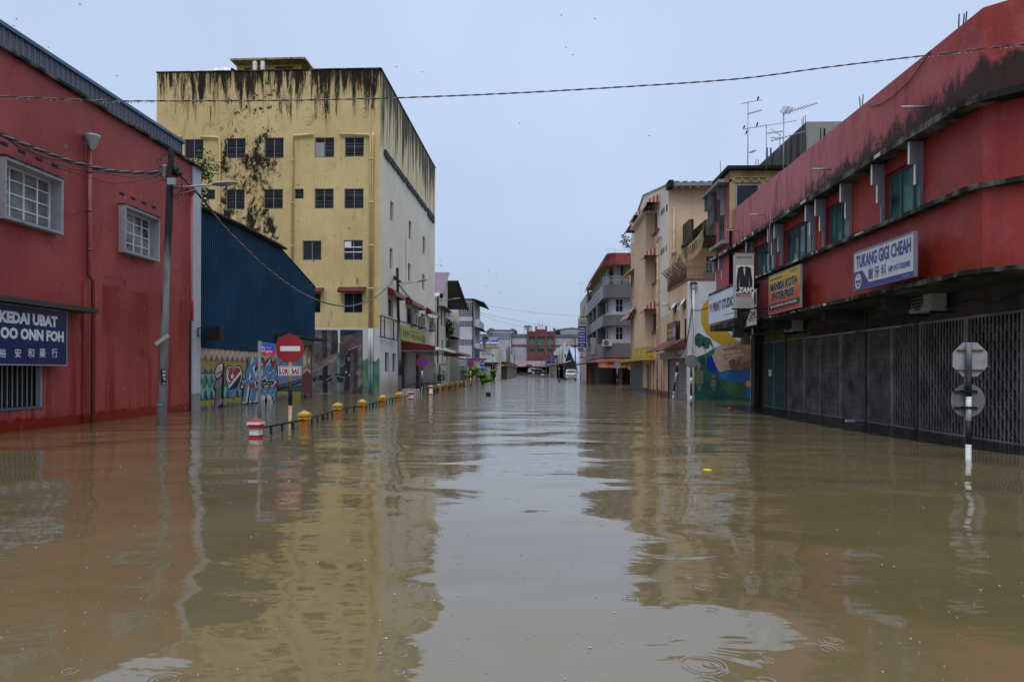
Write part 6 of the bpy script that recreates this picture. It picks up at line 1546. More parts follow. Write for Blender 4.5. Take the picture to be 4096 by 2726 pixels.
S3(sk3,[(1160,960),(1200,940),(1240,925),(1275,930),(1310,910),(1330,935),(1345,990),(1412,950),(1412,1045),(1330,1062),(1280,1068),(1200,1045),(1165,1010)],.022)
for pts in([(1200,945),(1208,945),(1222,1010),(1216,1010)],[(1262,935),(1268,935),(1275,1000),(1270,1000)],[(1160,962),(1300,925),(1302,930),(1162,968)],[(1325,990),(1412,940),(1412,946),(1328,998)]):S3(skD,pts,.025)
S3(sk2,ell(1252,945,22,20),.0265);S3(sk2,[(1310,915),(1330,935),(1330,985),(1300,990),(1292,940)],.026)
random.seed(5)
for cx_,cy_,L_ in((830,700,105),(905,730,85)):
 S3(plm,[(cx_+L_*.62*math.cos(t)*random.uniform(.8,1.1),cy_+28+L_*.75*math.sin(t)*random.uniform(.85,1.15))for t in[i*.1745 for i in range(36)]if cx_+L_*.62*math.cos(t)>765],.009)
 for i in range(34):
  t=-math.pi*.05+math.pi*1.1*i/33;l_=L_*random.uniform(.75,1.1);dx,dy=math.cos(t)*l_,-math.sin(t)*l_*.45+l_*.35
  ex,ey=cx_+dx,cy_+dy+abs(dx)*.75
  if ex<768:ex=768
  S3((plm,plm,plmL)[i%3],[(cx_,cy_),(cx_+dx*.6,cy_+dy*.4-26),(ex,ey),(cx_+dx*.5,cy_+dy*.5+16)],.01+i*.0003)
S3(plmL,[(888,800),(896,800),(915,1010),(908,1010)],.021);S3(sk1,ell(820,985,14,16),.02)
for x0,y0,w_,h_,fl in((775,1065,102,150,(805,1060,845,968)),(955,1165,64,85,(980,1155,1003,1112))):
 S3(basD,[(x0,y0),(x0+w_,y0),(x0+w_*.9,y0+h_),(x0+w_*.2,y0+h_)],.02)
 for r_ in range(6):
  for c_ in range(4):
   x=x0+w_*(.02+.25*c_+(.08 if r_%2 else 0)*(c_<3));y=y0+h_*(.03+r_/6.2);S3(bas,[(x,y),(x+w_*.2,y),(x+w_*.2,y+h_*.12),(x,y+h_*.12)],.023)
 for k_ in range(4):S3(bas,[(x0+w_*(.25+.17*k_),y0+h_),(x0+w_*(.3+.17*k_),y0+h_),(x0+w_*.62,y0+h_*1.62),(x0+w_*.56,y0+h_*1.62)],.022)
 S3(flm,[(fl[0],fl[1]),((fl[0]+fl[2])/2,fl[3]),(fl[2]+2,fl[1]-50*w_/100),(fl[2]-15*w_/100,fl[1])],.024)
random.seed(12)
b.build('wall_painting',None,root)
b=MB(M_WHITE);u,v=FM.uv(*zj(768,160),.15);b.cyl(FM.p(u,-.5,.15),FM.p(u,v,.15),.065,seg=10);b.cyl(FM.p(u,v-.02,.15),FM.p(u,v+.3,.15),.07,.17,12);b.m(M_DARK);b.cyl(FM.p(u,v+.3,.15),FM.p(u,v+.38,.15),.23,.16,12);b.build('downpipe',None,root)
b=MB(M_WM);b.fb(FM,XQ-.02,XQ+.2,-.5,zt3-.1,.004,.03);b.build('corner_strip',None,root)
# terrace railing, razor mesh and the curved stair
b=MB(plain('rusty railing',(.16,.12,.1,1),.6));zr_=zt3+.12;ztp=FM.uv(*zi(700,965))[1];xr1=12.2
for v in(ztp,zr_+.12):b.bar((XQ+.05,Ym+.1,v),(xr1,Ym+.1,v),.035)
for i in range(24):x=XQ+.08+i*.17;b.tube([Vector((x,Ym+.1,zr_+.1)),Vector((x-.05,Ym-.0,zr_+.7)),Vector((x,Ym+.1,ztp+.05)),Vector((x+.02,Ym+.1,ztp+.3))],.011,4)
b.build('railing',None,root)
b=MB(plain('rusty mesh',(.14,.1,.095,1),.6));A=F3.uv(*zi(450,1200));random.seed(3)
for i in range(70):
 u=Ym+.2+(yj-Ym-.2)*i/69;b.tube([F3.p(u,zlow+.05,.02),F3.p(u+random.uniform(-.05,.05),zlow+.75,.02),F3.p(u+random.uniform(-.1,.2),zlow+1.05+random.uniform(0,.15),.35+random.uniform(0,.15))],.012,3)
for v,n in((zlow+.25,.02),(zlow+.5,.02),(zlow+.75,.02),(zlow+.95,.25)):b.bar(F3.p(Ym,v,n),F3.p(yj,v,n),.02)
b.build('mesh_screen',None,root)
M_ST=wall('stained stair render',(.34,.26,.15,1),.9,gcol=(.03,.028,.02,1),thr=.47,streak=(2.5,2.5,.6))
b=MB(M_ST);Ys_=39.2
up=[(548,960),(550,880),(575,810),(630,755),(700,700),(770,630),(805,575),(825,540)];dn=[(565,965),(590,940),(625,905),(665,870),(715,838),(760,800),(800,745),(825,640)]
Pq=lambda x,y,Y=Ys_:onY(*zi(x,y),Y)
n_=len(up)
for i in range(n_-1):
 Ya=Ys_+.9*math.sin(i/(n_-1)*math.pi)-.4;Yb=Ys_+.9*math.sin((i+1)/(n_-1)*math.pi)-.4
 a0_,a1_=Pq(*up[i],Ya),Pq(*up[i+1],Yb);d0_,d1_=Pq(*dn[i],Ya),Pq(*dn[i+1],Yb);t=Vector((0,.12,0))
 def strip(f0,f1):
  q=[a0_.lerp(d0_,f0),a1_.lerp(d1_,f0),a1_.lerp(d1_,f1),a0_.lerp(d0_,f1)];b.hexa(q+[p+t for p in q])
 strip(0,.18);strip(.78,1)
 for j in range(3):
  g0=(j+.0)/3+.08;g1=g0+.17
  q=[a0_.lerp(a1_,g0).lerp(d0_.lerp(d1_,g0),.18),a0_.lerp(a1_,g1).lerp(d0_.lerp(d1_,g1),.18),a0_.lerp(a1_,g1).lerp(d0_.lerp(d1_,g1),.78),a0_.lerp(a1_,g0).lerp(d0_.lerp(d1_,g0),.78)];b.hexa(q+[p+t for p in q])
 b.hexa([d0_,d1_,d1_+Vector((0,1.1,0)),d0_+Vector((0,1.1,0)),d0_-Vector((0,0,.15)),d1_-Vector((0,0,.15)),d1_+Vector((0,1.1,-.15)),d0_+Vector((0,1.1,-.15))])
q0=Pq(825,480);q1=Pq(965,640);b.m(wall('blackened concrete',(.09,.085,.07,1),.9,gcol=(.01,.01,.01,1),thr=.42));b.box(q0.x,q1.x+3,Ys_-.5,Ys_-.35,q1.z,q0.z);b.box(q0.x-.02,q0.x+.12,Ys_-.34,yj,q1.z,q0.z);b.box(q0.x,q1.x+3,Ys_-.34,yj,q1.z-.15,q1.z-.002)
q0=Pq(660,470,40.6);q1=Pq(705,690,40.6);b.box(q0.x,q1.x,40.3,yj-.01,q1.z,q0.z);b.box(q0.x-.1,q1.x+.3,40.2,yj,q1.z-.15,q1.z-.01)
b.build('stair',None,root)
b=MB(plain('white wall panel',(.3,.3,.3,1)));A=FJ.rect(*zi(830,1015),zi(0,1065)[1],zi(945,0)[0]);b.fb(FJ,A[0],A[1],A[2],A[3],.01,.12);b.build('sill_box',None,root)
# maroon corrugated porch over the shutter, poster, brackets
b=MB(plain('faded maroon porch sheet',(.2,.075,.09,1),.6,0,.5,2));u0=Ym+.15;u1=F3.uv(*zj(310,850),.0)[0]
A=F3.uv(*zj(715,750),.9);Bv=F3.uv(*zj(330,850),.9)[1]
vt=RS_[3]+1.05;k=26
for i in range(k):
 a,c=u0+(RS_[1]+1-u0)*i/k,u0+(RS_[1]+1-u0)*(i+1)/k;o=.035*(i%2);j=random.uniform(-.05,.05)
 b.hexa([F3.p(a,vt+o,0),F3.p(c,vt+o,0),F3.p(c,vt-.55+o+j,1.15),F3.p(a,vt-.55+o+j,1.15),F3.p(a,vt+.02+o,0),F3.p(c,vt+.02+o,0),F3.p(c,vt-.53+o+j,1.15),F3.p(a,vt-.53+o+j,1.15)])
b.m(M_BLACK);b.bar(F3.p(u0,vt-.6,1.1),F3.p(RS_[1]+1,vt-.6,1.1),.05);b.build('porch_roof',None,root)
R=corner(F3,zj,[(472,555),(570,520),(575,752),(475,775)],.2);b=board(F3,R,.12,.2,plain('dark maroon poster',(.07,.02,.045,1),.4,0,.4,2),M_BLACK,.03);L=lambda a:R[1]-(R[1]-R[0])*a;Vv=lambda a:R[2]+(R[3]-R[2])*a
b.m(plain('poster yellow',(.35,.33,.04,1)))
for v_ in(.33,.58):
 for i in range(4):b.poly(F3,[(L(.06+i*.14),Vv(v_)),(L(.17+i*.14),Vv(v_)),(L(.17+i*.14),Vv(v_+.17)),(L(.06+i*.14),Vv(v_+.17))],.204)
b.m(plain('poster pale',(.3,.3,.38,1)));b.poly(F3,[(L(.66),Vv(.3)),(L(.9),Vv(.35)),(L(.92),Vv(.6)),(L(.75),Vv(.85)),(L(.66),Vv(.7))],.204);b.m(inkr);b.poly(F3,[(L(.8),Vv(.7)),(L(.97),Vv(.7)),(L(.97),Vv(.9)),(L(.8),Vv(.9))],.205);b.m(plain('poster pale',(0,0,0,1)));b.glyphs(F3,L(.8),L(.05),Vv(.05),Vv(.15),.205,6);b.glyphs(F3,L(.75),L(.05),Vv(.2),Vv(.24),.205,12)
b.build('poster_board',label='maroon and yellow poster board on the peach wall above the porch',cat='sign')
b=MB(M_DARK)
for x,y0,y1 in((607,510,755),(677,485,750)):u,v1_=F3.uv(*zj(x,y0),.05);v0_=F3.uv(*zj(x,y1),.05)[1];b.fb(F3,u,u+.05,v0_,v1_,.003,.08)
b.build_each('wall_bracket',root)
b=MB(plain('rusty pipe group',(.35,.23,.13,1)))
for x in(285,318,408,435):u,v1_=F3.uv(*zj(x,945),.05);b.cyl(F3.p(u,-.3,.05),F3.p(u,v1_,.05),.025,seg=6)
b.build_each('conduit',root)
b=MB(M_BLACK)
L_=[(765,385),(830,390),(880,378),(932,357)];b.tube([onY(*zj(x,y),Ym-.3-i*.9)for i,(x,y)in enumerate(L_)],.018,4);b.tube([onY(*zj(x,y+12),Ym-.3-i*.9)for i,(x,y)in enumerate(L_)],.014,4)
b.tube([onY(*zj(x,y),Ym-.25)for x,y in((745,60),(742,250),(755,380),(765,640),(758,880))],.02,4);b.tube([onY(*zj(x,y),Ym-.35)for x,y in((745,370),(725,560),(690,760),(640,880),(600,905),(572,890),(565,850))],.028,5);b.build('hanging_cable',label='black cables strung down the white corner of the peach block',cat='cable')
# ================================================================ dark grey rounded corner block with red metal roof
root=thing('corner_block',(8.2,84,0),'grey and white four storey block with rounded corner and dark red metal roof','building')
Yf=81.0;xc=9.1;Rr=.4;xe=16
def rpath(o=0.0,k=6,far=108):
 pts=[(xe,Yf-o),(xc+Rr,Yf-o)]
 for i in range(1,k):t=math.pi/2*i/k;pts.append((xc+Rr-(Rr+o)*math.sin(t),Yf+Rr-(Rr+o)*math.cos(t)))
 return pts+[(xc-o,Yf+Rr),(xc-o,far)]
lev=lambda y,x=440:onY(*zh(x,y),Yf).z
zl_=[lev(1225),lev(1095),lev(958),lev(833),lev(695),lev(570),lev(495),lev(390),lev(270)]
print('LEV',zl_)
M_DG=plain('dark grey band paint',(.09,.085,.088,1),.4,0,.2,.6);M_LGW=wall('pale grey wall',(.4,.41,.44,1),.3,thr=.58)
FE4=FY(Yf)
RH=[FE4.rect(*zh(432,962),zh(0,1090)[1],zh(505,0)[0]),FE4.rect(*zh(432,697),zh(0,828)[1],zh(505,0)[0])]
b=MB(M_LGW);b.wallg(FE4,xc+Rr,xe,zl_[1]-.1,zl_[4]+.1,RH,.2)
F4s=FX(xc,-1);RH2=[(84.2,85.6,zl_[1]+.4,zl_[2]-.3),(87,88.5,zl_[1]+.4,zl_[2]-.3),(84.2,85.6,zl_[3]+.4,zl_[4]-.3),(87,88.5,zl_[3]+.4,zl_[4]-.3)]+[(91+i*4,93.5+i*4,zz+.3,zz2-.2)for i in range(4)for zz,zz2 in((zl_[1],zl_[2]),(zl_[3],zl_[4]))]
b.wallg(F4s,Yf+Rr,108,zl_[1]-.1,zl_[4]+.1,RH2,.2);run(b,rpath()[1:-1],zl_[1]-.1,zl_[4]+.1)
b.build('wall',None,root)
for R in RH:window(root,FE4,R,M_WHITE,M_DGL,2,2,.1,.05)
for R in RH2:window(root,F4s,R,M_SASH,M_DGL,2,1,.1,.06)
b=MB(M_DG)
for z0,z1_ in((zl_[0]-.4,zl_[1]-.35),(zl_[2],zl_[3]-.3),(zl_[4],zl_[5])):slab(b,rpath(1.0),rpath(-.1),z0,z1_)
b.m(M_STEEL)
for z0 in(zl_[1]-.35,zl_[3]-.3):slab(b,rpath(1.0),rpath(-.1),z0+.002,z0+.05);slab(b,rpath(.5),rpath(-.1),z0+.05,z0+.3)
b.build('balcony_band',None,root)
b=MB(plain('corrugated grey panel',(.11,.11,.115,1)));b.box(xc-.95,xc+.2,88,90,2.8,zl_[5]);b.box(xc-.9,xc+.2,96,97,2.8,zl_[5]);b.box(xc-.9,xc+.2,102,103,2.8,zl_[5]);b.build_each('pier',root)
b=MB(M_LGW);slab(b,rpath(-1.2),rpath(-1.4),zl_[5],zl_[7]+.6);b.m(M_WHITE);b.box(xc+2.6,xc+2.9,Yf-.7,Yf-.4,zl_[5],zl_[7]+.2)
b.m(plain('yellow ceiling',(.3,.24,.03,1)));b.add([(x,y,zl_[7]+.3)for x,y in rpath(.9)]+[(xe,108,zl_[7]+.3)],[tuple(range(len(rpath())+1))])
for i in range(9):y=84.5+i*2.6;b.m(M_WHITE);b.box(xc-.2,xc+.1,y,y+.35,zl_[5],zl_[7]+.3);b.m(M_DGL);b.box(xc+.3,xc+.35,y+.4,y+2.2,zl_[5]+.3,zl_[7])
b.build('top_storey',None,root)
b=MB(M_STEEL);pr=rpath(.95)
for z_ in(zl_[6],(zl_[5]+zl_[6])/2):
 for(xa,ya),(xb,yb)in zip(pr,pr[1:-1]):b.bar((xa,ya,z_),(xb,yb,z_),.06)
for(xa,ya),(xb,yb)in zip(pr,pr[1:-1]):
 n_=max(2,int(math.hypot(xb-xa,yb-ya)/.18))
 for i in range(n_):t=i/n_;b.bar((xa+(xb-xa)*t,ya+(yb-ya)*t,zl_[5]),(xa+(xb-xa)*t,ya+(yb-ya)*t,zl_[6]),.035)
b.m(plain('cloth on railing',(.4,.35,.36,1)));b.box(11.2,13.4,Yf-.99,Yf-.96,zl_[5]+.15,zl_[6]-.05);b.build('railing',None,root)
M_RR=plain('red metal roof',(.15,.018,.02,1),.65,0,.3,1.2)
b=MB(M_RR);p1_,p2_=rpath(1.2),rpath(.4)
pts=[]
def dense(p,n=6):
 o=[]
 for(xa,ya),(xb,yb)in zip(p,p[1:]):
  for i in range(n):o.append((xa+(xb-xa)*i/n,ya+(yb-ya)*i/n))
 return o+[p[-1]]
d1,d2=dense(rpath(1.2),12),dense(rpath(.5),12)
for i in range(len(d1)-1):
 o=.06*(i%2);(xa,ya),(xb,yb)=d1[i],d1[i+1];(xc_,yc_),(xd_,yd_)=d2[i],d2[i+1]
 cen=Vector(((xa+xb)/2-13,(ya+yb)/2-95,0)).normalized()*o
 b.hexa([(xa+cen.x,ya+cen.y,zl_[7]),(xb+cen.x,yb+cen.y,zl_[7]),(xb+.05,yb+.1,zl_[7]),(xa+.05,ya+.1,zl_[7]),(xc_+cen.x,yc_+cen.y,zl_[8]),(xd_+cen.x,yd_+cen.y,zl_[8]),(xd_+.1,yd_+.15,zl_[8]),(xc_+.1,yc_+.15,zl_[8])])
b.add([(x,y,zl_[8]-.02)for x,y in rpath(.55)]+[(xe,108,zl_[8]-.02)],[tuple(range(len(rpath())+1))])
b.build('roof',None,root)
# ground floor: maroon canopy, orange blinds, shutters
b=MB(plain('maroon sagging canopy',(.17,.045,.045,1),.7,0,.4,1));zc_=zl_[0]-.4;pa,pb=rpath(.3),rpath(2.6)
pb=[(x,y)for x,y in pb]
for i in range(len(pa)-1):
 (xa,ya),(xb,yb)=pa[i],pa[i+1];(xc_,yc_),(xd_,yd_)=pb[i],pb[i+1]
 b.hexa([(xa,ya,zc_),(xb,yb,zc_),(xd_,yd_,zc_-.6),(xc_,yc_,zc_-.6),(xa,ya,zc_+.06),(xb,yb,zc_+.06),(xd_,yd_,zc_-.54),(xc_,yc_,zc_-.54)])
b.m(M_DARK)
for i in range(len(pb)-1):b.bar((*pb[i],zc_-.65),(*pb[i+1],zc_-.65),.12)
b.build('canopy',None,root)
M_OR=plain('orange blind',(.3,.12,.05,1),.7,0,.5,1.5)
b=MB(M_OR);A=onY(*zh(270,1255),Yf-2.4);B_=onY(*zh(575,1340),Yf-2.4)
b.box(A.x,A.x+3.2,Yf-2.4,Yf-2.36,B_.z-.1,zc_-.66);b.hexa([(A.x+3.3,Yf-2.4,zc_-1.3),(B_.x+1,Yf-2.4,zc_-2.0),(B_.x+1,Yf-2.36,zc_-.7),(A.x+3.3,Yf-2.36,zc_-.7),(A.x+3.3,Yf-2.34,zc_-1.3),(B_.x+1,Yf-2.34,zc_-2.0),(B_.x+1,Yf-2.32,zc_-.7),(A.x+3.3,Yf-2.32,zc_-.7)])
b.cyl((A.x,Yf-2.45,B_.z-.1),(A.x+3.2,Yf-2.45,B_.z-.1),.12,seg=8);b.build('roller_blind',None,root)
b=MB(corr('dark red shutter',(.055,.012,.014,1),'z',.12,.5,depth=.02));slab(b,rpath(-.8),rpath(-1.0),-.5,zc_-.1);b.m(M_DG);slab(b,rpath(.2),rpath(-.2),zc_-.6,zc_-.05)
b.m(plain('dim column',(.13,.13,.13,1)))
for x,y in((10.2,Yf-.2),(12.6,Yf-.2),(15,Yf-.2),(8.2,84.5),(8.2,89),(8.2,94),(8.2,99),(8.2,104)):b.box(x-.2,x+.2,y-.2,y+.2,-.6,zc_)
b.m(plain('red post paint',(.4,.04,.04,1)));q=onX(*zh(193,1345),7.4);b.box(q.x-.12,q.x+.12,q.y-.12,q.y+.12,-.5,q.z);b.m(plain('dark timber boards',(.06,.06,.05,1)))
for i in range(14):b.box(8.0+.0,8.12,85.5+i*.35,85.8+i*.35,-.4,2.3)
b.build('shopfront',None,root)
for x,y in((180,1225),(180,1225)):pass
ac_unit(onX(*zh(195,1228),7.6),(-1,0),'large grey air conditioner box on the street side of the rounded block','air conditioner',None,1.6,2.2,.8)
ac_unit(onY(*zh(355,1148),Yf-1.1),(0,-1),'small white air conditioner under a tilted hood on the rounded block','air conditioner',None,1.1,.75,.4)
b=MB(plain('name letters',(.2,.25,.35,1),.4));fq=FX(xc-1.03,-1);y0_=fq.uv(*zh(272,700))[0];y1_=fq.uv(*zh(168,800))[0]
b.glyphs(fq,y0_,y1_,zl_[4]+.6,zl_[5]-.5,.02,11);b.m(M_STEEL);b.fb(fq,y0_-.2,y1_+.3,zl_[4]+.4,zl_[4]+.5,0,.05);b.fb(fq,y0_-.2,y1_+.3,zl_[5]-.4,zl_[5]-.3,0,.05);b.build('lettering',None,root)
# beige building beyond
root=thing('beige_building',(8,115,0),'narrow weathered beige building just beyond the rounded grey block','building')
F5r=FX(8.6,-1);b=MB(wall('weathered beige render',(.36,.31,.28,1),.8,gcol=(.05,.045,.04,1),thr=.48));q=onX(*zh(150,640),8.6);q2=onX(*zh(107,700),8.6)
RQ=[(112+i*3,113.2+i*3,z_,z_+1.5)for i in range(4)for z_ in(4.5,8,11)]
zq_=14.2;b.wallg(F5r,108.2,128,-.6,zq_,RQ,.2);b.box(8.9,20,108.2,128,-.6,zq_);b.box(8.4,8.7,108.1,109,-.6,zq_+.6);b.build('wall',None,root)
for R in RQ:window(root,F5r,R,M_SASH,M_DGL,2,1,.1,.06)
antenna('thin aerial on the roof of the weathered beige building',zh,8.8,(112,685),(108,548),[((72,552),(148,545),5,.1,.1,.1)])
antenna('left one of two yagi aerials above the dark red metal roof',zh,10.5,(363,290),(362,222),[((335,228),(428,220),7,.25,.2,.3)])
antenna('right one of two yagi aerials above the dark red metal roof',zh,11.0,(434,285),(433,240),[((392,243),(498,234),7,.2,.15,.3)])
# jewellery sign hanging over the street
YA=104;fA=FY(YA);g=lambda x,y:(onY(*zq(x,y),YA).x,onY(*zq(x,y),YA).z);x0,zt_=onY(*zh(77,880),YA).x,onY(*zh(77,880),YA).z;x1=g(1597,0)[0]
r=thing('jewellery_sign',(x0,YA,2),'tall vertical blue and cream jewellery shop sign hanging over the street','sign')
b=MB(plain('cream sign face',(.4,.39,.34,1)));z1_=g(0,138)[1];z2_=g(0,705)[1];z3_=g(0,750)[1];b.box(x0,x1,YA,YA+.4,z3_,zt_);b.m(plain('deep blue sign face',(.012,.025,.2,1)));b.fb(fA,x0,x1,z2_,z1_,.001,.02)
w_=x1-x0;T=lambda s,y0,y1,i=.06:b.text(fA,s,x0+w_*i,x1-w_*i,g(0,y1)[1],g(0,y0)[1],.03,bold=.03)
b.m(plain('brown red letters',(.16,.05,.03,1)));T('KEDAI EMAS',-12,8);T('ANGSANA',35,97);b.m(M_LET)
T('MEMBELI',182,212,.12);T('EMAS,',240,285);T('SURAT',312,348,.1);T('PAJAK,',375,425);T('DENGAN',452,478,.15);T('HARGA',508,550);T('LEBIH',583,610,.22);T('TINGGI',640,680,.05);b.m(M_DARK);T('TEL: 07-883',715,745,.1)
b.build('panel',None,r)
b=MB(M_BLACK);b.bar((x0+.2,YA+.2,zt_+.15),(9,YA+.2,zt_+.15),.12);b.bar((x1-.1,YA+.2,z3_+.3),(9,YA+.2,z3_+.3),.1);b.build('bracket_bar',None,r)
YB=100;g=lambda x,y:onY(*zq(x,y),YB)
b=MB(plain('red logo sign',(.36,.025,.025,1)));b.box(g(1450,0).x,g(1535,0).x,YB,YB+.2,g(0,900).z,g(0,755).z);b.m(M_LET);b.disc(FY(YB),g(1492,0).x,g(0,815).z,.3,.01,16);b.m(plain('red logo sign',(0,0,0,1)));b.disc(FY(YB),g(1492,0).x,g(0,815).z,.17,.02,16);b.build('red_sign',label='small red square sign with a round white emblem below the jewellery sign',cat='sign')
b=MB(plain('pale sign',(.42,.43,.47,1)));YC_=92;g=lambda x,y:onY(*zq(x,y),YC_);b.box(g(1538,0).x,g(1602,0).x,YC_,YC_+.2,g(0,865).z,g(0,665).z);b.m(plain('blue logo',(.03,.05,.2,1)));b.glyphs(FY(YC_),g(1545,0).x,g(1595,0).x,g(0,790).z,g(0,720).z,.01,4);b.build('pale_sign',label='pale square sign in front of the red sign on the right side of the street',cat='sign')
# ================================================================ white gabled shophouses, tent, further right
root=thing('gabled_shophouses',(7.6,150,0),'row of white gabled shophouses with a scalloped parapet on the right','building')
Yg=150;g=lambda x,y,Y=Yg:onY(*zq(x,y),Y);M_BW=wall('bluish white render',(.5,.55,.66,1),.2,thr=.6)
xg=7.0;Fg=FX(xg,-1);zgt=g(1030,700).z
b=MB(M_BW);b.box(xg,22,Yg,226,-.6,zgt-.3);b.poly(FY(Yg),[(g(1040,0).x,g(0,712).z),(g(1045,0).x,g(0,690).z),(g(1188,0).x,g(0,590).z),(g(1400,0).x,g(0,730).z),(g(1400,0).x,4),(xg,4)],.02,-.6);b.build('wall',None,root)
MB(M_DGL).fb(FY(Yg),g(1078,0).x,g(1110,0).x,g(0,900).z,g(0,810).z,.03,.08).build('window',None,root)
MS=[plain('parapet '+n,c)for n,c in(('white',(.5,.52,.55,1)),('grey',(.25,.26,.28,1)),('cream',(.42,.4,.34,1)))]
y=Yg
k=0
while y<224:
 w_=6.0;b=MB(MS[k%3]);b.fb(Fg,y,y+.5,zgt-3,zgt+1.4,0,.5);b.fb(Fg,y+.5,y+w_,zgt-1.2,zgt,.0,.3)
 for i in range(8):t0_,t1_=i/8*math.pi,(i+1)/8*math.pi;b.poly(Fg,[(y+.5+(w_-.5)*i/8,zgt),(y+.5+(w_-.5)*(i+1)/8,zgt),(y+.5+(w_-.5)*(i+1)/8,zgt+math.sin(t1_)*.9),(y+.5+(w_-.5)*i/8,zgt+math.sin(t0_)*.9)],.02,.3)
 b.build('parapet',None,root);y+=w_;k+=1
CL=[plain('shopfront '+n,c)for n,c in(('green',(.1,.25,.2,1)),('brown',(.17,.1,.07,1)),('slate',(.1,.11,.15,1)),('yellow',(.4,.33,.1,1)),('blue',(.03,.05,.25,1)))]
for i in range(12):
 y0_=Yg+1+i*6;b=MB(CL[i%5]);b.fb(Fg,y0_,y0_+4.5,3.7,zgt-1.6,.01,.1);b.m(M_DGL);b.fb(Fg,y0_+1,y0_+3.4,4.2,zgt-2,.12,.16);b.build('upper_front',None,root)
b=MB(plain('blue banner',(.02,.04,.24,1)));q0=onY(*zq(652,860),205);q1=onY(*zq(718,1050),205);b.box(q0.x,q1.x,205,205.2,q1.z,q0.z);b.m(M_LET);b.glyphs(FY(205),q0.x+.5,q1.x-.5,q1.z+1,q0.z-.8,.02,2);b.build('blue_banner',label='blue vertical banner on the far end of the gabled shophouses',cat='sign')
b=MB(plain('dark printed banner',(.05,.05,.12,1),.5,0,.8,1));q0=onY(*zq(815,840),185);q1=onY(*zq(905,1045),185);b.box(q0.x,q1.x,185,185.2,q1.z,q0.z);b.m(M_LET);b.glyphs(FY(185),q0.x+.3,q1.x-.3,q0.z-2.2,q0.z-.8,.02,4);b.glyphs(FY(185),q0.x+.3,q1.x-.3,q0.z-4,q0.z-2.8,.02,5);b.build('dark_banner',label='dark printed banner on the front of the gabled shophouses',cat='sign')
b=MB(plain('faded red awning',(.16,.05,.05,1)));b.hexa([(xg,Yg+4,3.5),(xg-2,Yg+4,3.0),(xg-2,222,3.0),(xg,222,3.5),(xg,Yg+4,3.56),(xg-2,Yg+4,3.06),(xg-2,222,3.06),(xg,222,3.56)]);b.m(M_DARK);b.box(xg+.0,xg+.05,Yg+2,224,0,3.0)
for i in range(18):b.m(M_SASH);b.box(xg-1.95,xg-1.8,Yg+5+i*4,Yg+5.15+i*4,-.5,3)
b.build('verandah',None,root)
def tarp(label,name,pts,Y,m_,dep=2.0):
 b=MB(m_);q=[onY(*zq(x,y),Y)for x,y in pts];n=len(q);b.add(q+[p+Vector((0,dep,.1))for p in q],[tuple(range(n)),tuple(range(2*n-1,n-1,-1))]+[(i,(i+1)%n,n+(i+1)%n,n+i)for i in range(n)]);return b.build(name,label=label,cat='tarpaulin')
tarp('sagging blue tarpaulin stretched in front of the far shophouses','blue_tarpaulin',[(545,1090),(600,1068),(700,1060),(820,1056),(740,1082),(700,1110),(650,1085),(560,1098)],175,plain('blue tarpaulin',(.06,.13,.27,1),.5,0,.3,.5))
tarp('sagging off white tarpaulin beside the blue one','white_tarpaulin',[(880,1085),(930,1075),(1060,1090),(1050,1112),(960,1110),(890,1105)],165,plain('off white tarpaulin',(.38,.37,.34,1)))
# large tent with pale blue roof over a dark canvas wall
Yt_=138;g=lambda x,y,Y=Yt_:onY(*zq(x,y),Y)
r=thing('market_tent',(g(1080,0).x,Yt_,0),'big dark canvas stall with a pale blue metal roof behind the white van','tent')
M_PB=corr('pale blue roof sheet',(.33,.42,.6,1),'x',.5,.4,.15,depth=.04)
b=MB(M_PB);a,c,d,e_=g(1187,662),g(1420,662),g(1420,975),g(1340,1005);f_=g(1310,990)
T_=Vector((0,3,0));b.add([a+T_,c+T_,d,e_,f_],[(0,1,2,3,4)]);b.add([p+Vector((0,.1,.08))for p in(a+T_,c+T_,d,e_,f_)],[(0,1,2,3,4)]);b.build('roof_sheet',None,r)
b=MB(plain('navy gable sheet',(.02,.035,.12,1),.5));b.add([g(1180,690,Yt_+1),g(1320,1010,Yt_+1),g(1085,1010,Yt_+1)],[(0,1,2)]);b.add([g(1180,690,Yt_+1.2),g(1320,1010,Yt_+1.2),g(1085,1010,Yt_+1.2)],[(0,1,2)]);b.m(plain('black canvas',(.02,.022,.024,1)));b.add([g(1187,662),g(1255,850),g(1160,900),g(1085,1000)],[(0,1,2,3)]);b.build('gable',None,r)
b=MB(plain('dark olive canvas',(.022,.024,.02,1),.7,0,.3,.8));q=[g(1085,1020),g(1235,975),g(1350,1010),g(1375,1180),g(1375,1385),g(1085,1385),g(1075,1200)];b.add(q+[p+Vector((0,8,0))for p in q],[tuple(range(7)),tuple(range(13,6,-1))]+[(i,(i+1)%7,7+(i+1)%7,7+i)for i in range(7)]);b.m(M_WHITE);b.bar(g(1085,1020,Yt_-.1),g(1235,975,Yt_-.1),.12);b.build('canvas_wall',None,r)
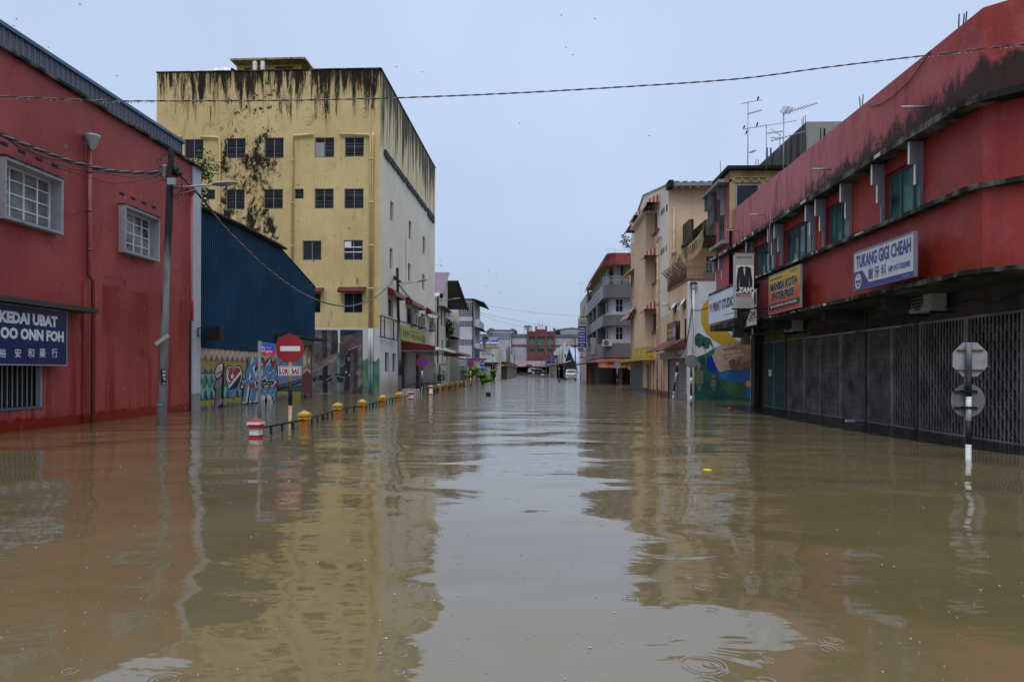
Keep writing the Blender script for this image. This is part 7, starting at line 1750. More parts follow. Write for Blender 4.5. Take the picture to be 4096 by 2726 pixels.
# ================================================================ bollards and railings along the left pavement
YC1=plain('yellow bollard cap',(.44,.28,.05,1),.5,0,.2);OR1=plain('orange bollard paint',(.4,.135,.016,1),.45,0,.2);RD1=plain('red bollard paint',(.33,.022,.022,1),.45,0,.25);WH1=plain('white bollard paint',(.6,.6,.58,1),.5,0,.15)
def frus(b,c,w0,w1,z0,z1):b.hexa([(c.x-w0,c.y-w0,z0),(c.x+w0,c.y-w0,z0),(c.x+w0,c.y+w0,z0),(c.x-w0,c.y+w0,z0),(c.x-w1,c.y-w1,z1),(c.x+w1,c.y-w1,z1),(c.x+w1,c.y+w1,z1),(c.x-w1,c.y+w1,z1)])
def bollard(p,red,h,lab,grp):
 r=thing('bollard',(p.x,p.y,0),lab,'bollard',grp)
 a,c_=(RD1,WH1)if red else(YC1,OR1)
 b=MB(a);frus(b,p,.144,.009,h-.09,h);b.m(WH1 if red else YC1);frus(b,p,.146,.146,h-.15,h-.092);b.m(RD1 if red else OR1);frus(b,p,.125,.125,h-.19,h-.152);b.m(RD1 if red else YC1);frus(b,p,.144,.144,h-.235,h-.192);b.build('cap',None,r)
 b=MB(WH1 if red else OR1);frus(b,p,.106,.103,.06 if red else-.5,h-.237)
 if red:b.m(RD1);frus(b,p,.114,.114,-.5,.058)
 else:frus(b,p,.114,.114,-.5,.03)
 b.build('post',None,r);return r
def at(z,x,y):return onZ(*z(x,y))
BP=[('R',z3,528,1550,.445),('Y',z3,845,1480,.44),('Y',z3,1062,1405,.44),('Y',z3,1222,1375,.44),('Y',zl,175,1400,.44),('Y',zl,550,1305,.44),('R',zl,850,1270,.5),('R',zl,1320,1160,.66),('Y',zl,1510,1100,.6),('Y',zl,1670,1060,.6),('Y',zl,1800,1025,.6),('Y',zl,1925,1005,.62),('Y',zl,2030,985,.64),('R',zl,2140,960,.66)]
nm=['red and white bollard at the foot of the grey street name pole','yellow bollard nearest the camera, first after the red and white one','second yellow bollard from the camera','third yellow bollard from the camera','fourth yellow bollard, in front of the green painted corner','fifth yellow bollard, beside the red and white one at the white corner','red and white bollard ending the near row of yellow bollards','tall red and white bollard starting the far row of yellow bollards','nearest yellow bollard of the far row','second yellow bollard of the far row','middle yellow bollard of the far row','fourth yellow bollard of the far row','farthest yellow bollard before the end of the far row','farthest red and white bollard, left of the round bushes']
pos=[]
for(k,z,x,y,h),n_ in zip(BP,nm):
 p=at(z,x,y);pos.append(p);bollard(p,k=='R',h,n_,'red and white bollards' if k=='R' else 'yellow bollards')
for x,y,t in((640,1160,'left'),(970,1160,'right')):
 p=at(zl,x,y);bollard(p,True,.24,'almost submerged red and white bollard cap, the %s one of the pair'%t,'red and white bollards')
M_RAIL=plain('dark wet rail',(.03,.028,.026,1),.5)
def railing(p,q,lab,zt=.19):
 b=MB(M_RAIL);d=(q-p);L_=d.length;d.normalize();a=p+d*.15;c=q-d*.15
 b.bar(Vector((a.x,a.y,zt)),Vector((c.x,c.y,zt)),.05,.045);n=max(2,int(L_/.7))
 for i in range(1,n):t=a.lerp(c,i/n);w_=.018 if i%3 else .035;b.box(t.x-w_,t.x+w_,t.y-.03,t.y+.03,-.4,zt)
 b.build('railing',label=lab,cat='railing',group='low railings between the bollards')
rl=['from the red and white bollard to the first yellow one','between the first and second yellow bollards','between the second and third yellow bollards','between the third and fourth yellow bollards','between the fourth and fifth yellow bollards','between the fifth yellow bollard and the red and white one']
for i in range(6):railing(pos[i],pos[i+1],'low dark railing '+rl[i])
rl=['from the tall red and white bollard to the far yellow row','between the first two bollards of the far row','between the second and middle bollards of the far row','between the middle and fourth bollards of the far row','between the last two yellow bollards of the far row','at the far end of the far bollard row']
for i in range(6):railing(pos[7+i],pos[8+i],'low dark railing '+rl[i],.28)
# steel ramp and kerb by the entrance
b=MB(M_BLACK);a=onY(*zl(1440,905),52);c=onY(*zl(960,915),46);d=onY(*zl(700,965),43)
b.bar(a,c,.12,.08);b.bar(c,d,.12,.08);b.bar(a+Vector((0,2.5,0)),c+Vector((0,2.5,0)),.12,.08)
for i in range(9):t=a.lerp(c,i/8);b.bar(t,Vector((t.x+.15*(-1)**i,t.y,-.3)),.05);b.bar(t,t+Vector((0,2.5,0)),.05)
b.build('loading_ramp',label='black steel loading ramp lying along the shop entrances',cat='ramp')
b=MB(M_GWL);a=onY(*zl(640,1035),40.5);b.box(a.x,a.x+.95,40.5,41.2,-.3,a.z);b.build('kerb_block',label='pale concrete kerb block by the base of the second utility pole',cat='kerb')
# ================================================================ utility poles with street lamps
def polemat():
 b=NB('streaked concrete pole');q=b.xyz();k=b.mix(b.rng(b.noise((5,5,.4),1,5,.65),.45,.58),(.2,.2,.2,1),(.05,.048,.045,1))
 k=b.mix(b.rng(b.math('ADD',q[2],b.math('MULTIPLY',b.noise((6,6,.8),1,4),2.5)),5.6,6.4),k,(.022,.02,.02,1));k=b.mix(b.rng(q[2],1.2,1.25,.6,0),k,(.3,.31,.33,1));b.col(k);b.set(rough=.7,spec=.08);return b.m
M_POLE=polemat();M_DPOLE=plain('dark pole',(.035,.03,.028,1),.8,0,.3);M_LH=plain('lamp head grey',(.2,.2,.2,1),.4)
def pole(loc,top,r0,r1,m_,lab,arm=None,head=None):
 r=thing('utility_pole',tuple(loc),lab,'utility pole','utility poles');b=MB(m_);lo=Vector((loc.x,loc.y,-.5));b.tube([lo,lo.lerp(top,.5),top-Vector((0,0,.05)),top],[r0,(r0+r1)/2,r1,r1*.6],14);b.build('shaft',None,r)
 if arm:
  a,e_=arm;b=MB(M_STEEL);b.tube([a,e_],.025,6);b.tube([a-Vector((0,0,.22)),a.lerp(e_,.8)-Vector((0,0,.02))],.012,5);b.build('lamp_arm',None,r)
  d=(head-e_).normalized();s=d.cross(Vector((0,0,1))).normalized();u=s.cross(d);L_=(head-e_).length;w_=L_*.17
  b=MB(M_LH);b.smooth=True
  b.loft([[e_+d*(L_*t)+s*(w_*kx*math.cos(q))+u*(L_*.09*ky*(math.sin(q)if math.sin(q)>0 else math.sin(q)*.5))for q in[i*math.pi/6 for i in range(12)]]for t,kx,ky in((-.05,.3,.6),(.08,.8,1),(.2,1,1.1),(.7,1,.8),(.95,.8,.5),(1.0,.4,.2))])
  b.m(plain('lamp lens',(.3,.3,.28,1),.2));b.hexa([e_+d*(L_*.3)-s*w_*.7-u*L_*.055,e_+d*(L_*.9)-s*w_*.6-u*L_*.04,e_+d*(L_*.9)+s*w_*.6-u*L_*.04,e_+d*(L_*.3)+s*w_*.7-u*L_*.055,e_+d*(L_*.3)-s*w_*.7-u*L_*.03,e_+d*(L_*.9)-s*w_*.6-u*L_*.02,e_+d*(L_*.9)+s*w_*.6-u*L_*.02,e_+d*(L_*.3)+s*w_*.7-u*L_*.03])
  b.build('lamp_head',None,r)
 return r
p1=at(za,1893,1180);t1=onY(*z1(640,480),p1.y)
k=lambda x,y,z=zt,Y=None:onY(*z(x,y),Y or p1.y)
r=pole(p1,t1,.128,.08,M_POLE,'leaning streaked concrete pole with a lamp arm in front of the red building',(k(665,603),k(1085,572,Y=p1.y-.3)),k(1325,550,Y=p1.y-.5))
b=MB(M_DARK);tr=Vector((p1.x,p1.y,0));fpol=FY(p1.y-.17)
A=fpol.uv(*za(1895,515));B_=fpol.uv(*za(1958,695));b.fb(fpol,A[0],B_[0],B_[1],A[1],0,.012);b.m(M_LET);w_=B_[0]-A[0]
for s,y0,y1 in(('RS',530,560),('PE',575,605),("'2",615,645),('TEL',675,692)):b.text(fpol,s,A[0]+w_*.4,B_[0]-.01,fpol.uv(*za(1900,y1))[1],fpol.uv(*za(1900,y0))[1],.014,bold=.02)
b.build('sticker',None,r)
b=MB(M_STEEL);a,c=k(1835,225,za,p1.y-.25),k(1980,118,za,p1.y-.2);b.bar(a,c,.06,.1);b.build('loose_strap',None,r)
b=MB(plain('blue band',(.06,.2,.32,1)));zz=k(1895,948,za).z;b.cyl((p1.x+.02,p1.y,zz),(p1.x+.02,p1.y,zz+.045),.13,.129,16);b.build('band',None,r)
b=MB(plain('porcelain',(.25,.23,.21,1),.3))
for y in(380,400,420,440,465,480):q=k(570,y);b.cyl(q-Vector((0,0,.04)),q+Vector((0,0,.04)),.075,.05,10)
b.m(M_BLACK);b.bar(k(525,385),k(620,385),.03);b.bar(k(525,465),k(620,465),.03);b.ball(k(690,430),.1,(1,1,1.3),jit=.3);b.ball(k(715,460),.08,jit=.3);b.ball(k(675,405),.06,jit=.3);b.m(M_STEEL);q=k(672,560);b.box(q.x-.08,q.x+.1,q.y-.22,q.y-.1,q.z-.08,q.z+.1);b.build('insulator',None,r)
M_CAB=plain('black cable',(.02,.02,.022,1),.45);M_CABG=plain('grey cable',(.12,.125,.14,1),.4)
def loop(pts,r_,m_=M_CAB):b.m(m_).tube(pts,r_,5)
def smooth(pts,n=6):
 o=[]
 for i in range(len(pts)-1):
  p0,p1_,p2_,p3_=pts[max(i-1,0)],pts[i],pts[i+1],pts[min(i+2,len(pts)-1)]
  for j in range(n):t=j/n;o.append(.5*((2*p1_)+(p2_-p0)*t+(2*p0-5*p1_+4*p2_-p3_)*t*t+(3*p1_-p0-3*p2_+p3_)*t**3))
 return o+[pts[-1]]
b=MB(M_CAB)
for pts in([(600,250),(545,265),(530,320),(560,350),(610,355)],[(540,305),(495,310),(495,350),(530,400)],[(600,250),(650,260),(660,310),(640,400)],[(520,460),(495,500),(530,522),(590,520)],[(525,470),(540,510),(600,535)],[(690,350),(705,345),(700,380),(690,400)],[(735,480),(755,560),(730,640),(680,685),(660,640)],[(745,570),(755,650),(700,720),(665,690)],[(700,690),(722,750),(690,780),(655,740)],[(690,480),(640,500),(660,470)]):
 loop(smooth([k(x,y,Y=p1.y-.1)for x,y in pts]),.009)
b.build('loose_loops',None,r)
# aerial bundle coming in from the left
def twist(pts,r_,rs,n,pitch,m_,lab,name='cable',sub=10,grp=None):
 pts=smooth(pts,sub);b=MB(m_);acc=[0]
 for a,c in zip(pts,pts[1:]):acc.append(acc[-1]+(c-a).length)
# resample
 L_=acc[-1];m=max(8,int(L_/(pitch/8)));m=min(m,900);P_=[];j=0
 for i in range(m+1):
  s=L_*i/m
  while j<len(acc)-2 and acc[j+1]<s:j+=1
  P_.append((pts[j].lerp(pts[j+1],(s-acc[j])/max(1e-6,acc[j+1]-acc[j])),s))
 for q in range(n):
  ln=[]
  for i,(p,s)in enumerate(P_):
   d=(P_[min(i+1,m)][0]-P_[max(i-1,0)][0]).normalized();x=d.cross(Vector((0,0,1))).normalized();y=x.cross(d);t=s/pitch*2*math.pi+q*2*math.pi/n;ln.append(p+(x*math.cos(t)+y*math.sin(t))*r_)
  if q and isinstance(m_,list):b.m(m_[q%len(m_)])
  b.m(M_CABG if q%2 else M_CAB);b.tube(ln,rs,5)
 return b.build(name,label=lab,cat='cable',group=grp)
bundle=[(-700,60,10.5),(-300,362,12.8),(0,535,14.6),(66,565,15),(133,591,15.4),(199,616,15.8),(299,649,16.5),(420,679,17.2),(501,688,17.7),(601,690,18.2),(689,683,18.5)]
twist([onY(x,y,d)for x,y,d in bundle],.026,.022,4,.75,M_CAB,'thick twisted grey cable bundle reaching the leaning pole from the left')
for L_,lab in(([(0,120),(130,205),(290,320),(500,440),(760,500),(1040,590),(1266,610)],'upper thin black wire hanging under the twisted bundle'),([(0,150),(200,300),(400,400),(620,500),(900,600),(1266,640)],'middle thin black wire hanging under the twisted bundle'),([(100,245),(300,360),(600,540),(1000,670),(1266,748)],'lowest thin black wire hanging under the twisted bundle')):
 n_=len(L_);pts=[onY(*zs(x,y),14.6+2.6*(x/1266))for x,y in L_];f0=zs(*L_[0]);pts=[onY(f0[0]-450,f0[1]-330,12)]+pts
 e_={'u':[(200,448),(420,430),(540,385)],'m':[(200,495),(420,470),(560,430)],'l':[(100,556),(300,530),(540,470)]}[lab[0]]
 pts+=[onY(*zt(x,y),17.2+(x/560)*1.3)for x,y in e_]
 b=MB(M_CAB);b.tube(smooth(pts,5),.008,4);b.build('wire',label=lab,cat='cable')
# second pole, third pole
p2=onY(*z4(315,1490),47.6);p2.z=0;t2=onY(*z4(285,183),47.6);k2=lambda x,y,Y=47.6:onY(*zo(x,y),Y)
r=pole(p2,t2,.135,.09,M_POLE,'tall grey utility pole with street lamp standing at the cream side wall',(k2(440,340),k2(790,305,46.8)),k2(965,270,46.5))
b=MB(M_BLACK);b.ball(k2(365,240),.13,jit=.3);b.tube([k2(395,280),k2(345,255),k2(370,180)],.03,5);q=k2(455,300);b.ball(q,.12,(1,1,.8));zz=onY(*zl(600,350),47.6).z;b.cyl((p2.x,p2.y,zz-.85),(p2.x,p2.y,zz),.128,.126,14);q=onY(*zl(600,590),47.3);b.box(q.x-.08,q.x+.12,q.y-.1,q.y+.1,q.z-.35,q.z+.35);b.build('fitting',None,r)
p3=onY(*z4(722,1400),75);p3.z=0;t3=onY(*z4(720,440),75);k3=lambda x,y,Y=75:onY(*zu(x,y),Y)
pole(p3,t3,.16,.12,M_DPOLE,'dark utility pole with street lamp in front of the purple roofed townhouse',(k3(290,590),k3(550,570,74)),k3(690,545,73.5))
def vplane(a,c):d=Vector((c.x-a.x,c.y-a.y,0)).normalized();return Fr((a.x,a.y,0),d,(d.y,-d.x,0))
fa=vplane(t1,t2);L_=[(704,684.5),(765,746),(823,811),(880,887),(945,956),(1067,1072),(1190,1161),(1281,1204),(1373,1224),(1434,1216),(1500,1189),(1550,1147),(1575,1115)]
pts=[fa.p(*fa.uv(x,y))for x,y in L_];pts[0]=k(700,435);twist(pts,.022,.02,4,1.2,M_CAB,'twisted black cable sagging from the leaning pole to the tall grey pole',sub=6)
fb2=vplane(t2,t3);L_=[(445,365),(560,510),(680,640),(790,715),(880,735),(1000,705),(1110,630),(1165,565)]
pts=[fb2.p(*fb2.uv(*zo(x,y)))for x,y in L_];twist(pts,.03,.03,3,1.5,M_CAB,'twisted black cable hanging from the tall grey pole to the dark pole',sub=5)
# single twisted line crossing the whole street
L_=[(-150,372),(0,385),(400,402),(627,404),(1100,402),(1533,393),(2000,375),(2500,347),(2955,315),(3300,270),(3700,222),(4096,176),(4500,128)]
twist([onY(x,y,12.0)for x,y in L_],.007,.0078,2,.45,M_CAB,'long twisted black line crossing the whole sky above the street',sub=6)
b=MB(glass('water drop',(.4,.42,.45,1),.05,.1))
for i in range(46):x=random.choice([random.uniform(0,900),random.uniform(3700,4090),random.uniform(900,3700)]);y=[(385,402,404,402,393,375,347,315,270,222,176,128)[j]for j in range(12)];
pts=[onY(x,y,12.0)for x,y in L_]
for i in range(60):
 j=random.choice([0,1,1,2,2,3,9,10,10,10]);q=pts[j].lerp(pts[j+1],random.random());b.ball(q-Vector((0,0,.03)),.009,(1,1,1.3),6,4)
b.build('raindrops',label='tiny raindrops hanging from the long twisted line over the street',cat='raindrops',kind='stuff')
# ================================================================ traffic signs
M_GAL=plain('weathered grey sign back',(.15,.165,.175,1),.6,.1,.2,4);M_GP2=plain('grey galvanised post',(.13,.15,.17,1),.5,.2,.2,3)
def banded(b,x,y,bands,r_=.04):
 for z0,z1_,m_ in bands:b.m(m_);b.cyl((x,y,z0),(x,y,z1_),r_,seg=14)
BK=plain('post black',(.02,.02,.022,1),.5,0,.3);WT=plain('post white',(.55,.55,.56,1),.5,0,.2,8)
# octagon and disc seen from behind, right foreground
ps=onZ(3874,1837);Yp=ps.y;fr_=FY(Yp);g=lambda x,y,Y=Yp:onY(*zb(x,y),Y)
r=thing('sign_post',(ps.x,Yp,0),'black and white banded post with the backs of an octagonal and a round sign','traffic sign')
b=MB();tz=onY(*ze(1150,1318),Yp).z;banded(b,ps.x,Yp,[(-.5,g(0,795).z,WT),(g(0,795).z,g(0,592).z,BK),(g(0,592).z,g(0,388).z,WT),(g(0,388).z,g(0,182).z,BK),(g(0,182).z,tz,M_GP2)],.045)
b.build('post',None,r)
oc=onY(*ze(1138,1445),Yp+.07);R8=(onY(*ze(1275,1400),Yp+.07).x-onY(*ze(1003,1400),Yp+.07).x)/2/math.cos(math.pi/8)
f2=FY(Yp+.07);b=MB(plain('pale sign back',(.32,.31,.33,1),.6,.1,.2,5));b.poly(f2,[(oc.x+R8*math.cos(math.pi/8+i*math.pi/4),oc.z+R8*math.sin(math.pi/8+i*math.pi/4))for i in range(8)],0,-.004);b.m(plain('stop red',(.35,.02,.02,1)));b.poly(f2,[(oc.x+R8*.99*math.cos(math.pi/8+i*math.pi/4),oc.z+R8*.99*math.sin(math.pi/8+i*math.pi/4))for i in range(8)],-.006);b.build('octagon_plate',None,r)
b=MB(plain('rusty clamp',(.11,.08,.035,1)))
for y in(1372,1528):q=onY(*ze(1040,y),Yp+.05);q2=onY(*ze(1243,y),Yp+.05);b.box(q.x,q2.x,Yp+.045,Yp+.068,q.z-.015,q.z+.015)
b.build_each('clamp',r)
dc=g(1875,432,Yp+.07);rd=(g(2023,430).x-g(1727,430).x)/2;b=MB(M_GAL);b.poly(f2,[(dc.x+rd*math.cos(i*math.pi/18),dc.z+rd*math.sin(i*math.pi/18))for i in range(36)],0,-.004);b.build('disc_plate',None,r)
b=MB(M_BLACK)
for y in(357,497):q=g(1775,y);q2=g(1975,y);b.box(q.x,q2.x,Yp+.045,Yp+.066,q.z-.02,q.z+.02);b.box(ps.x-.1,ps.x+.1,Yp-.055,Yp+.06,q.z-.01,q.z+.03)
b.build('clamp',None,r)
# left: street name pole
p=at(z3,549,1550);p=onZ(1037,1741);Yp=p.y;f=FY(Yp);tz=onY(*zm(1275,25),Yp).z
r=thing('street_name_sign',(p.x,Yp,0),'grey pole carrying a small blue and red street name plate','street sign')
b=MB(M_GP2);b.cyl((p.x,Yp,-.5),(p.x,Yp,tz),.042,seg=12);b.ball((p.x,Yp,tz),.043,(1,1,.4));b.build('pole',None,r)
n=.0;g=lambda x,y:f.uv(*zm(x,y),.06);Q=lambda*L_:[g(x,y)for x,y in L_]
b=MB(M_STEEL);b.poly(f,Q((1300,38),(1562,78),(1592,225),(1550,335),(1300,305)),.05,.058);b.m(plain('sign blue',(.03,.05,.4,1),.35));b.poly(f,Q((1308,45),(1555,85),(1578,205),(1308,180)),.06,.063)
b.m(plain('sign red',(.4,.02,.025,1)));b.poly(f,Q((1308,180),(1578,205),(1582,228),(1545,325),(1308,297)),.06,.063);b.m(M_LET);b.poly(f,Q((1313,125),(1362,132),(1360,222),(1313,215)),.065)
b.m(M_BLACK);b.poly(f,Q((1322,140),(1352,144),(1350,200),(1337,210),(1322,198)),.067);b.m(M_LET);a0,a1=g(1385,255),g(1515,205);b.text(f,'JALAN YUSOF',a0[0],a1[0],a0[1],a1[1],.066,bold=.03);a0,a1=g(1405,298),g(1495,278);b.text(f,'81900 KOTA TINGGI',a0[0],a1[0],a0[1],a1[1],.066);a0,a1=g(1400,165),g(1500,118);b.text(f,'جالن يوسف',a0[0],a1[0],a0[1],a1[1],.066)
b.build('name_plate',None,r)
# no entry sign with plate
p=at(z3,748,1440);Yp=p.y;f=FY(Yp);fx=lambda x,y:onY(*zm(x,y),Yp)
r=thing('no_entry_sign',(p.x,Yp,0),'round red no entry sign with a white lorry and bus plate on a banded post','traffic sign')
WY=plain('post yellowed white',(.45,.33,.2,1),.6,0,.4,6);b=MB();banded(b,p.x,Yp+.05,[(-.5,fx(0,1268).z,WY),(fx(0,1268).z,fx(0,800).z,BK),(fx(0,800).z,fx(0,200).z,WY)],.055);b.build('post',None,r)
cN=onY(*z3(749,967),Yp);rx=(onY(*z3(844,967),Yp).x-onY(*z3(656,967),Yp).x)/2;rzv=(onY(*z3(749,877),Yp).z-onY(*z3(749,1058),Yp).z)/2
b=MB(M_GAL);pl_=[(cN.x+rx*math.cos(i*math.pi/20),cN.z+rzv*math.sin(i*math.pi/20)+(.035 if i==10 else 0))for i in range(40)];b.poly(f,pl_,.0,.004);b.m(plain('no entry red',(.27,.012,.016,1),.35,0,.15));b.poly(f,[(cN.x+(x-cN.x)*.995,cN.z+(z_-cN.z)*.995)for x,z_ in pl_],.006);b.m(M_LET);a0=f.uv(*zm(1670,212));a1=f.uv(*zm(2062,115));b.poly(f,[(a0[0],a0[1]),(a1[0],a0[1]),(a1[0],a1[1]),(a0[0],a1[1])],.009);b.build('disc',None,r)
a0=f.uv(*zm(1635,690));a1=f.uv(*zm(2085,512));b=MB(M_LET);b.fb(f,a0[0],a1[0],a0[1],a1[1],.0,.006);b.m(M_BLACK);w_=.018
for q in((a0[0]+.02,a1[0]-.02,a0[1]+.02,a0[1]+.02+w_),(a0[0]+.02,a1[0]-.02,a1[1]-.02-w_,a1[1]-.02),(a0[0]+.02,a0[0]+.02+w_,a0[1]+.02,a1[1]-.02),(a1[0]-.02-w_,a1[0]-.02,a0[1]+.02,a1[1]-.02)):b.poly(f,[(q[0],q[2]),(q[1],q[2]),(q[1],q[3]),(q[0],q[3])],.009)
b.m(plain('plate red',(.28,.012,.016,1)));h0=f.uv(*zm(1665,655));h1=f.uv(*zm(1835,555));b.text(f,'LORI',h0[0],h1[0],h0[1],h1[1],.009,bold=.05);h0=f.uv(*zm(1895,655));h1=f.uv(*zm(2042,555));b.text(f,'BAS',h0[0],h1[0],h0[1],h1[1],.009,bold=.05);b.m(M_BLACK);h0=f.uv(*zm(1853,655));h1=f.uv(*zm(1875,545));b.text(f,'/',h0[0],h1[0],h0[1],h1[1],.009,bold=.02);b.build('plate',None,r)
# no parking discs, blue arrow, direction blades
def roundsign(name,cz,cx_,cy_,rp,base,Y,lab,kind,bands,back=False):
 c=onY(*cz(cx_,cy_),Y);R_=abs(onY(*cz(cx_+rp,cy_),Y).x-c.x);q=onY(*cz(*base),Y);f=FY(Y);r=thing(name,(q.x,Y,0),lab,'traffic sign')
 b=MB();banded(b,c.x,Y+.06,bands(c.z,R_),.05);b.build('post',None,r);b=MB(M_GAL if back else plain('sign red paint',(.3,.015,.02,1),.35));f1=FY(Y)
 cir=lambda k_,n,m_:b.m(m_).poly(f1,[(c.x+R_*k_*math.cos(i*math.pi/16),c.z+R_*k_*math.sin(i*math.pi/16))for i in range(32)],n)
 b.poly(f1,[(c.x+R_*math.cos(i*math.pi/16),c.z+R_*math.sin(i*math.pi/16))for i in range(32)],0,.006)
 if kind=='np':cir(.68,.01,plain('sign blue paint',(.015,.05,.36,1),.35));b.m(plain('sign red paint',(0,0,0,1)));d=.5;w_=.07;b.poly(f1,[(c.x-R_*d-R_*w_,c.z+R_*d),(c.x-R_*d+R_*w_,c.z+R_*(d+.12)),(c.x+R_*d+R_*w_,c.z-R_*d),(c.x+R_*d-R_*w_,c.z-R_*(d+.12))],.014)
 if kind=='arrow':cir(.98,.01,plain('sign blue paint',(0,0,0,1)));b.m(M_LET);b.poly(f1,[(c.x-R_*.75,c.z),(c.x-R_*.35,c.z+R_*.22),(c.x-R_*.35,c.z+R_*.1),(c.x+R_*.75,c.z+R_*.16),(c.x+R_*.75,c.z-R_*.16),(c.x-R_*.35,c.z-R_*.1),(c.x-R_*.35,c.z-R_*.22)],.014)
 b.build('disc',None,r);return r
std=lambda cz_,R_:[(-.5,.35,WT),(.35,.95,BK),(.95,cz_-R_*1.5,WT),(cz_-R_*1.5,cz_+R_,BK)]
roundsign('no_parking_sign',z4,544,1170,60,(544,1480),50.6,'large round blue and red no parking sign in front of the roller shutters','np',std)
roundsign('no_parking_sign',z4,1052,1186,35,(1062,1425),66,'round blue and red no parking sign left of the blue arrow sign','np',lambda c,R_:[(-.5,.25,BK),(.25,.9,WT),(.9,1.1,BK),(1.1,1.5,WT),(1.5,c+R_*.8,BK)])
roundsign('direction_sign',z4,1174,1184,29,(1172,1385),88,'round blue sign with a white arrow above the clipped bushes','arrow',lambda c,R_:[(-.5,.5,BK),(.5,1.1,WT),(1.1,c+R_*.8,BK)])
roundsign('no_parking_sign',zp,1142,1022,40,(1142,1290),128,'small distant no parking sign beside the yellow finger signs','np',std)
roundsign('no_parking_sign',zp,1585,1075,25,(1585,1260),190,'farthest small no parking sign by the leaning pole','np',std)
roundsign('round_sign',zj,745,965,75,(738,1440),31.6,'grey back of a round sign on a banded post before the mural',None,lambda c,R_:[(-.5,.12,BK),(.12,.42,WT),(.42,.95,BK),(.95,1.25,WT),(1.25,1.5,BK),(1.5,c+R_*.95,M_GP2)],True)
roundsign('round_sign',zh,449,1330,34,(440,1500),74,'grey back of a round sign in front of the orange blinds',None,lambda c,R_:[(-.5,.3,BK),(.3,.7,M_GP2),(.7,1.3,BK),(1.3,c+R_*.9,WT)],True)
roundsign('mirror_sign',zp,1072,750,29,(1072,1260),122,'small pale round sign on a tall grey pole before the clinic balcony',None,lambda c,R_:[(-.5,c,M_GP2)],True)
roundsign('round_sign',zq,940,1165,26,(940,1350),150,'small grey octagonal sign back by the far shop verandah',None,lambda c,R_:[(-.5,c,M_GP2)],True)
q=onY(*zp(678,1480),96);c_=onY(*zp(678,855),96);f=FY(96);r=thing('direction_post',(q.x,96,0),'grey pole with blue and red finger signs pointing both ways','street sign')
MB(M_GP2).cyl((c_.x,96,-.5),(c_.x,96,onY(*zp(678,750),96).z),.07,seg=8).build('pole',None,r)
g=lambda x,y:f.uv(*zp(x,y),.08)
for pts,tip in(((448,828,665,888),0),((700,828,912,888),1),((620,752,735,820),None)):
 a0,a1=g(pts[0],pts[3]),g(pts[2],pts[1]);b=MB(plain('sign blue',(0,0,0,1)));m_=(a0[1]+a1[1])/2;tl,tr=(.12 if tip==0 else 0),(.12 if tip==1 else 0)
 b.poly(f,[(a0[0]+tl,m_),(a1[0]-tr,m_),(a1[0]-tr,a1[1]),(a0[0]+tl,a1[1])],.08,.1);b.m(plain('sign red',(0,0,0,1)));b.poly(f,[(a0[0]+tl,a0[1]),(a1[0]-tr,a0[1]),(a1[0]-tr,m_-.003),(a0[0]+tl,m_-.003)],.08,.1)
 if tip is not None:x0=a0[0]if tip==0 else a1[0];x1=x0+(.117 if tip==0 else-.117);b.poly(f,[(x0,m_+.1),(x1,a1[1]),(x1,a0[1]),(x0,m_-.1)],.08,.1)
 b.m(M_LET);b.text(f,'JALAN',a0[0]+.5,a1[0]-.5,a0[1]+.1,m_-.08,.104,bold=.03)if tip is not None else None
 b.build('finger_plate',None,r)
b=MB(plain('orange yellow finger',(.5,.26,.02,1)));f=FY(135);g=lambda x,y:onY(*zp(x,y),135)
b.box(g(1165,0).x,g(1262,0).x,135,135.05,g(0,1015).z,g(0,985).z);b.box(g(1270,0).x,g(1362,0).x,135,135.05,g(0,1015).z,g(0,985).z);b.m(WT);b.cyl((g(1265,0).x,135.1,-.5),(g(1265,0).x,135.1,g(0,980).z),.07,seg=8);b.build('yellow_finger_sign',label='pair of orange yellow finger signs on one post by the low shops',cat='street sign')
# leaning barrier arm
a,c=onZ(*zj(535,1397)),onY(*zj(598,930),35.6);r=thing('leaning_sign',tuple(a),'leaning black and white pole with a red and white arrow board against the shutter','traffic sign')
b=MB();d=c-a
for t0,t1_,m_ in((-.05,.13,WT),(.13,.22,WT),(.22,.45,BK),(.45,.68,WT),(.68,.78,BK)):b.m(m_);b.cyl(a+d*t0,a+d*t1_,.05,seg=8)
b.build('post',None,r);b=MB(RD1)
for t0,t1_,m_ in((.72,.84,RD1),(.84,.91,WT),(.91,1.0,RD1)):b.m(m_);b.bar(a+d*t0,a+d*t1_,.14 if t1_<1 else .1,.03)
b.build('arrow_board',None,r)
# ================================================================ far poles and wires
for i,(z,x,yb_,yt,Y,lean,lab)in enumerate(((zp,1435,1260,540,150,0,'first dark pole beside the yellow sign'),(zp,1470,1260,515,165,4,'second dark pole of the cluster beyond the yellow sign'),(zp,1500,1260,535,180,-2,'third dark pole of the cluster beyond the yellow sign'),(zp,1600,1240,638,205,32,'far pole leaning to the right before the grey hall'),(zq,1345,1200,430,128,-18,'dark pole rising in front of the pale blue tent roof'),(zq,640,1230,760,200,0,'thin pole by the far end of the gabled shophouses'),(zq,765,1310,870,160,0,'thin grey pole in front of the gabled shophouses'),(zq,520,1200,980,230,0,'thin distant pole before the pink canopy'))):
 p=onY(*z(x,yb_),Y);t=onY(*z(x+lean,yt),Y);p.z=0;pole(p,t,.13 if i<5 else .08,.09 if i<5 else .06,M_DPOLE if i<5 else M_GP2,lab)
def wire(A,B_,sag,lab,r_=.03,grp='wires over the far street'):
 pts=[A.lerp(B_,t/12)-Vector((0,0,sag*4*(t/12)*(1-t/12)))for t in range(13)];b=MB(M_CAB);b.tube(pts,r_,4);b.build('wire',label=lab,cat='cable',group=grp)
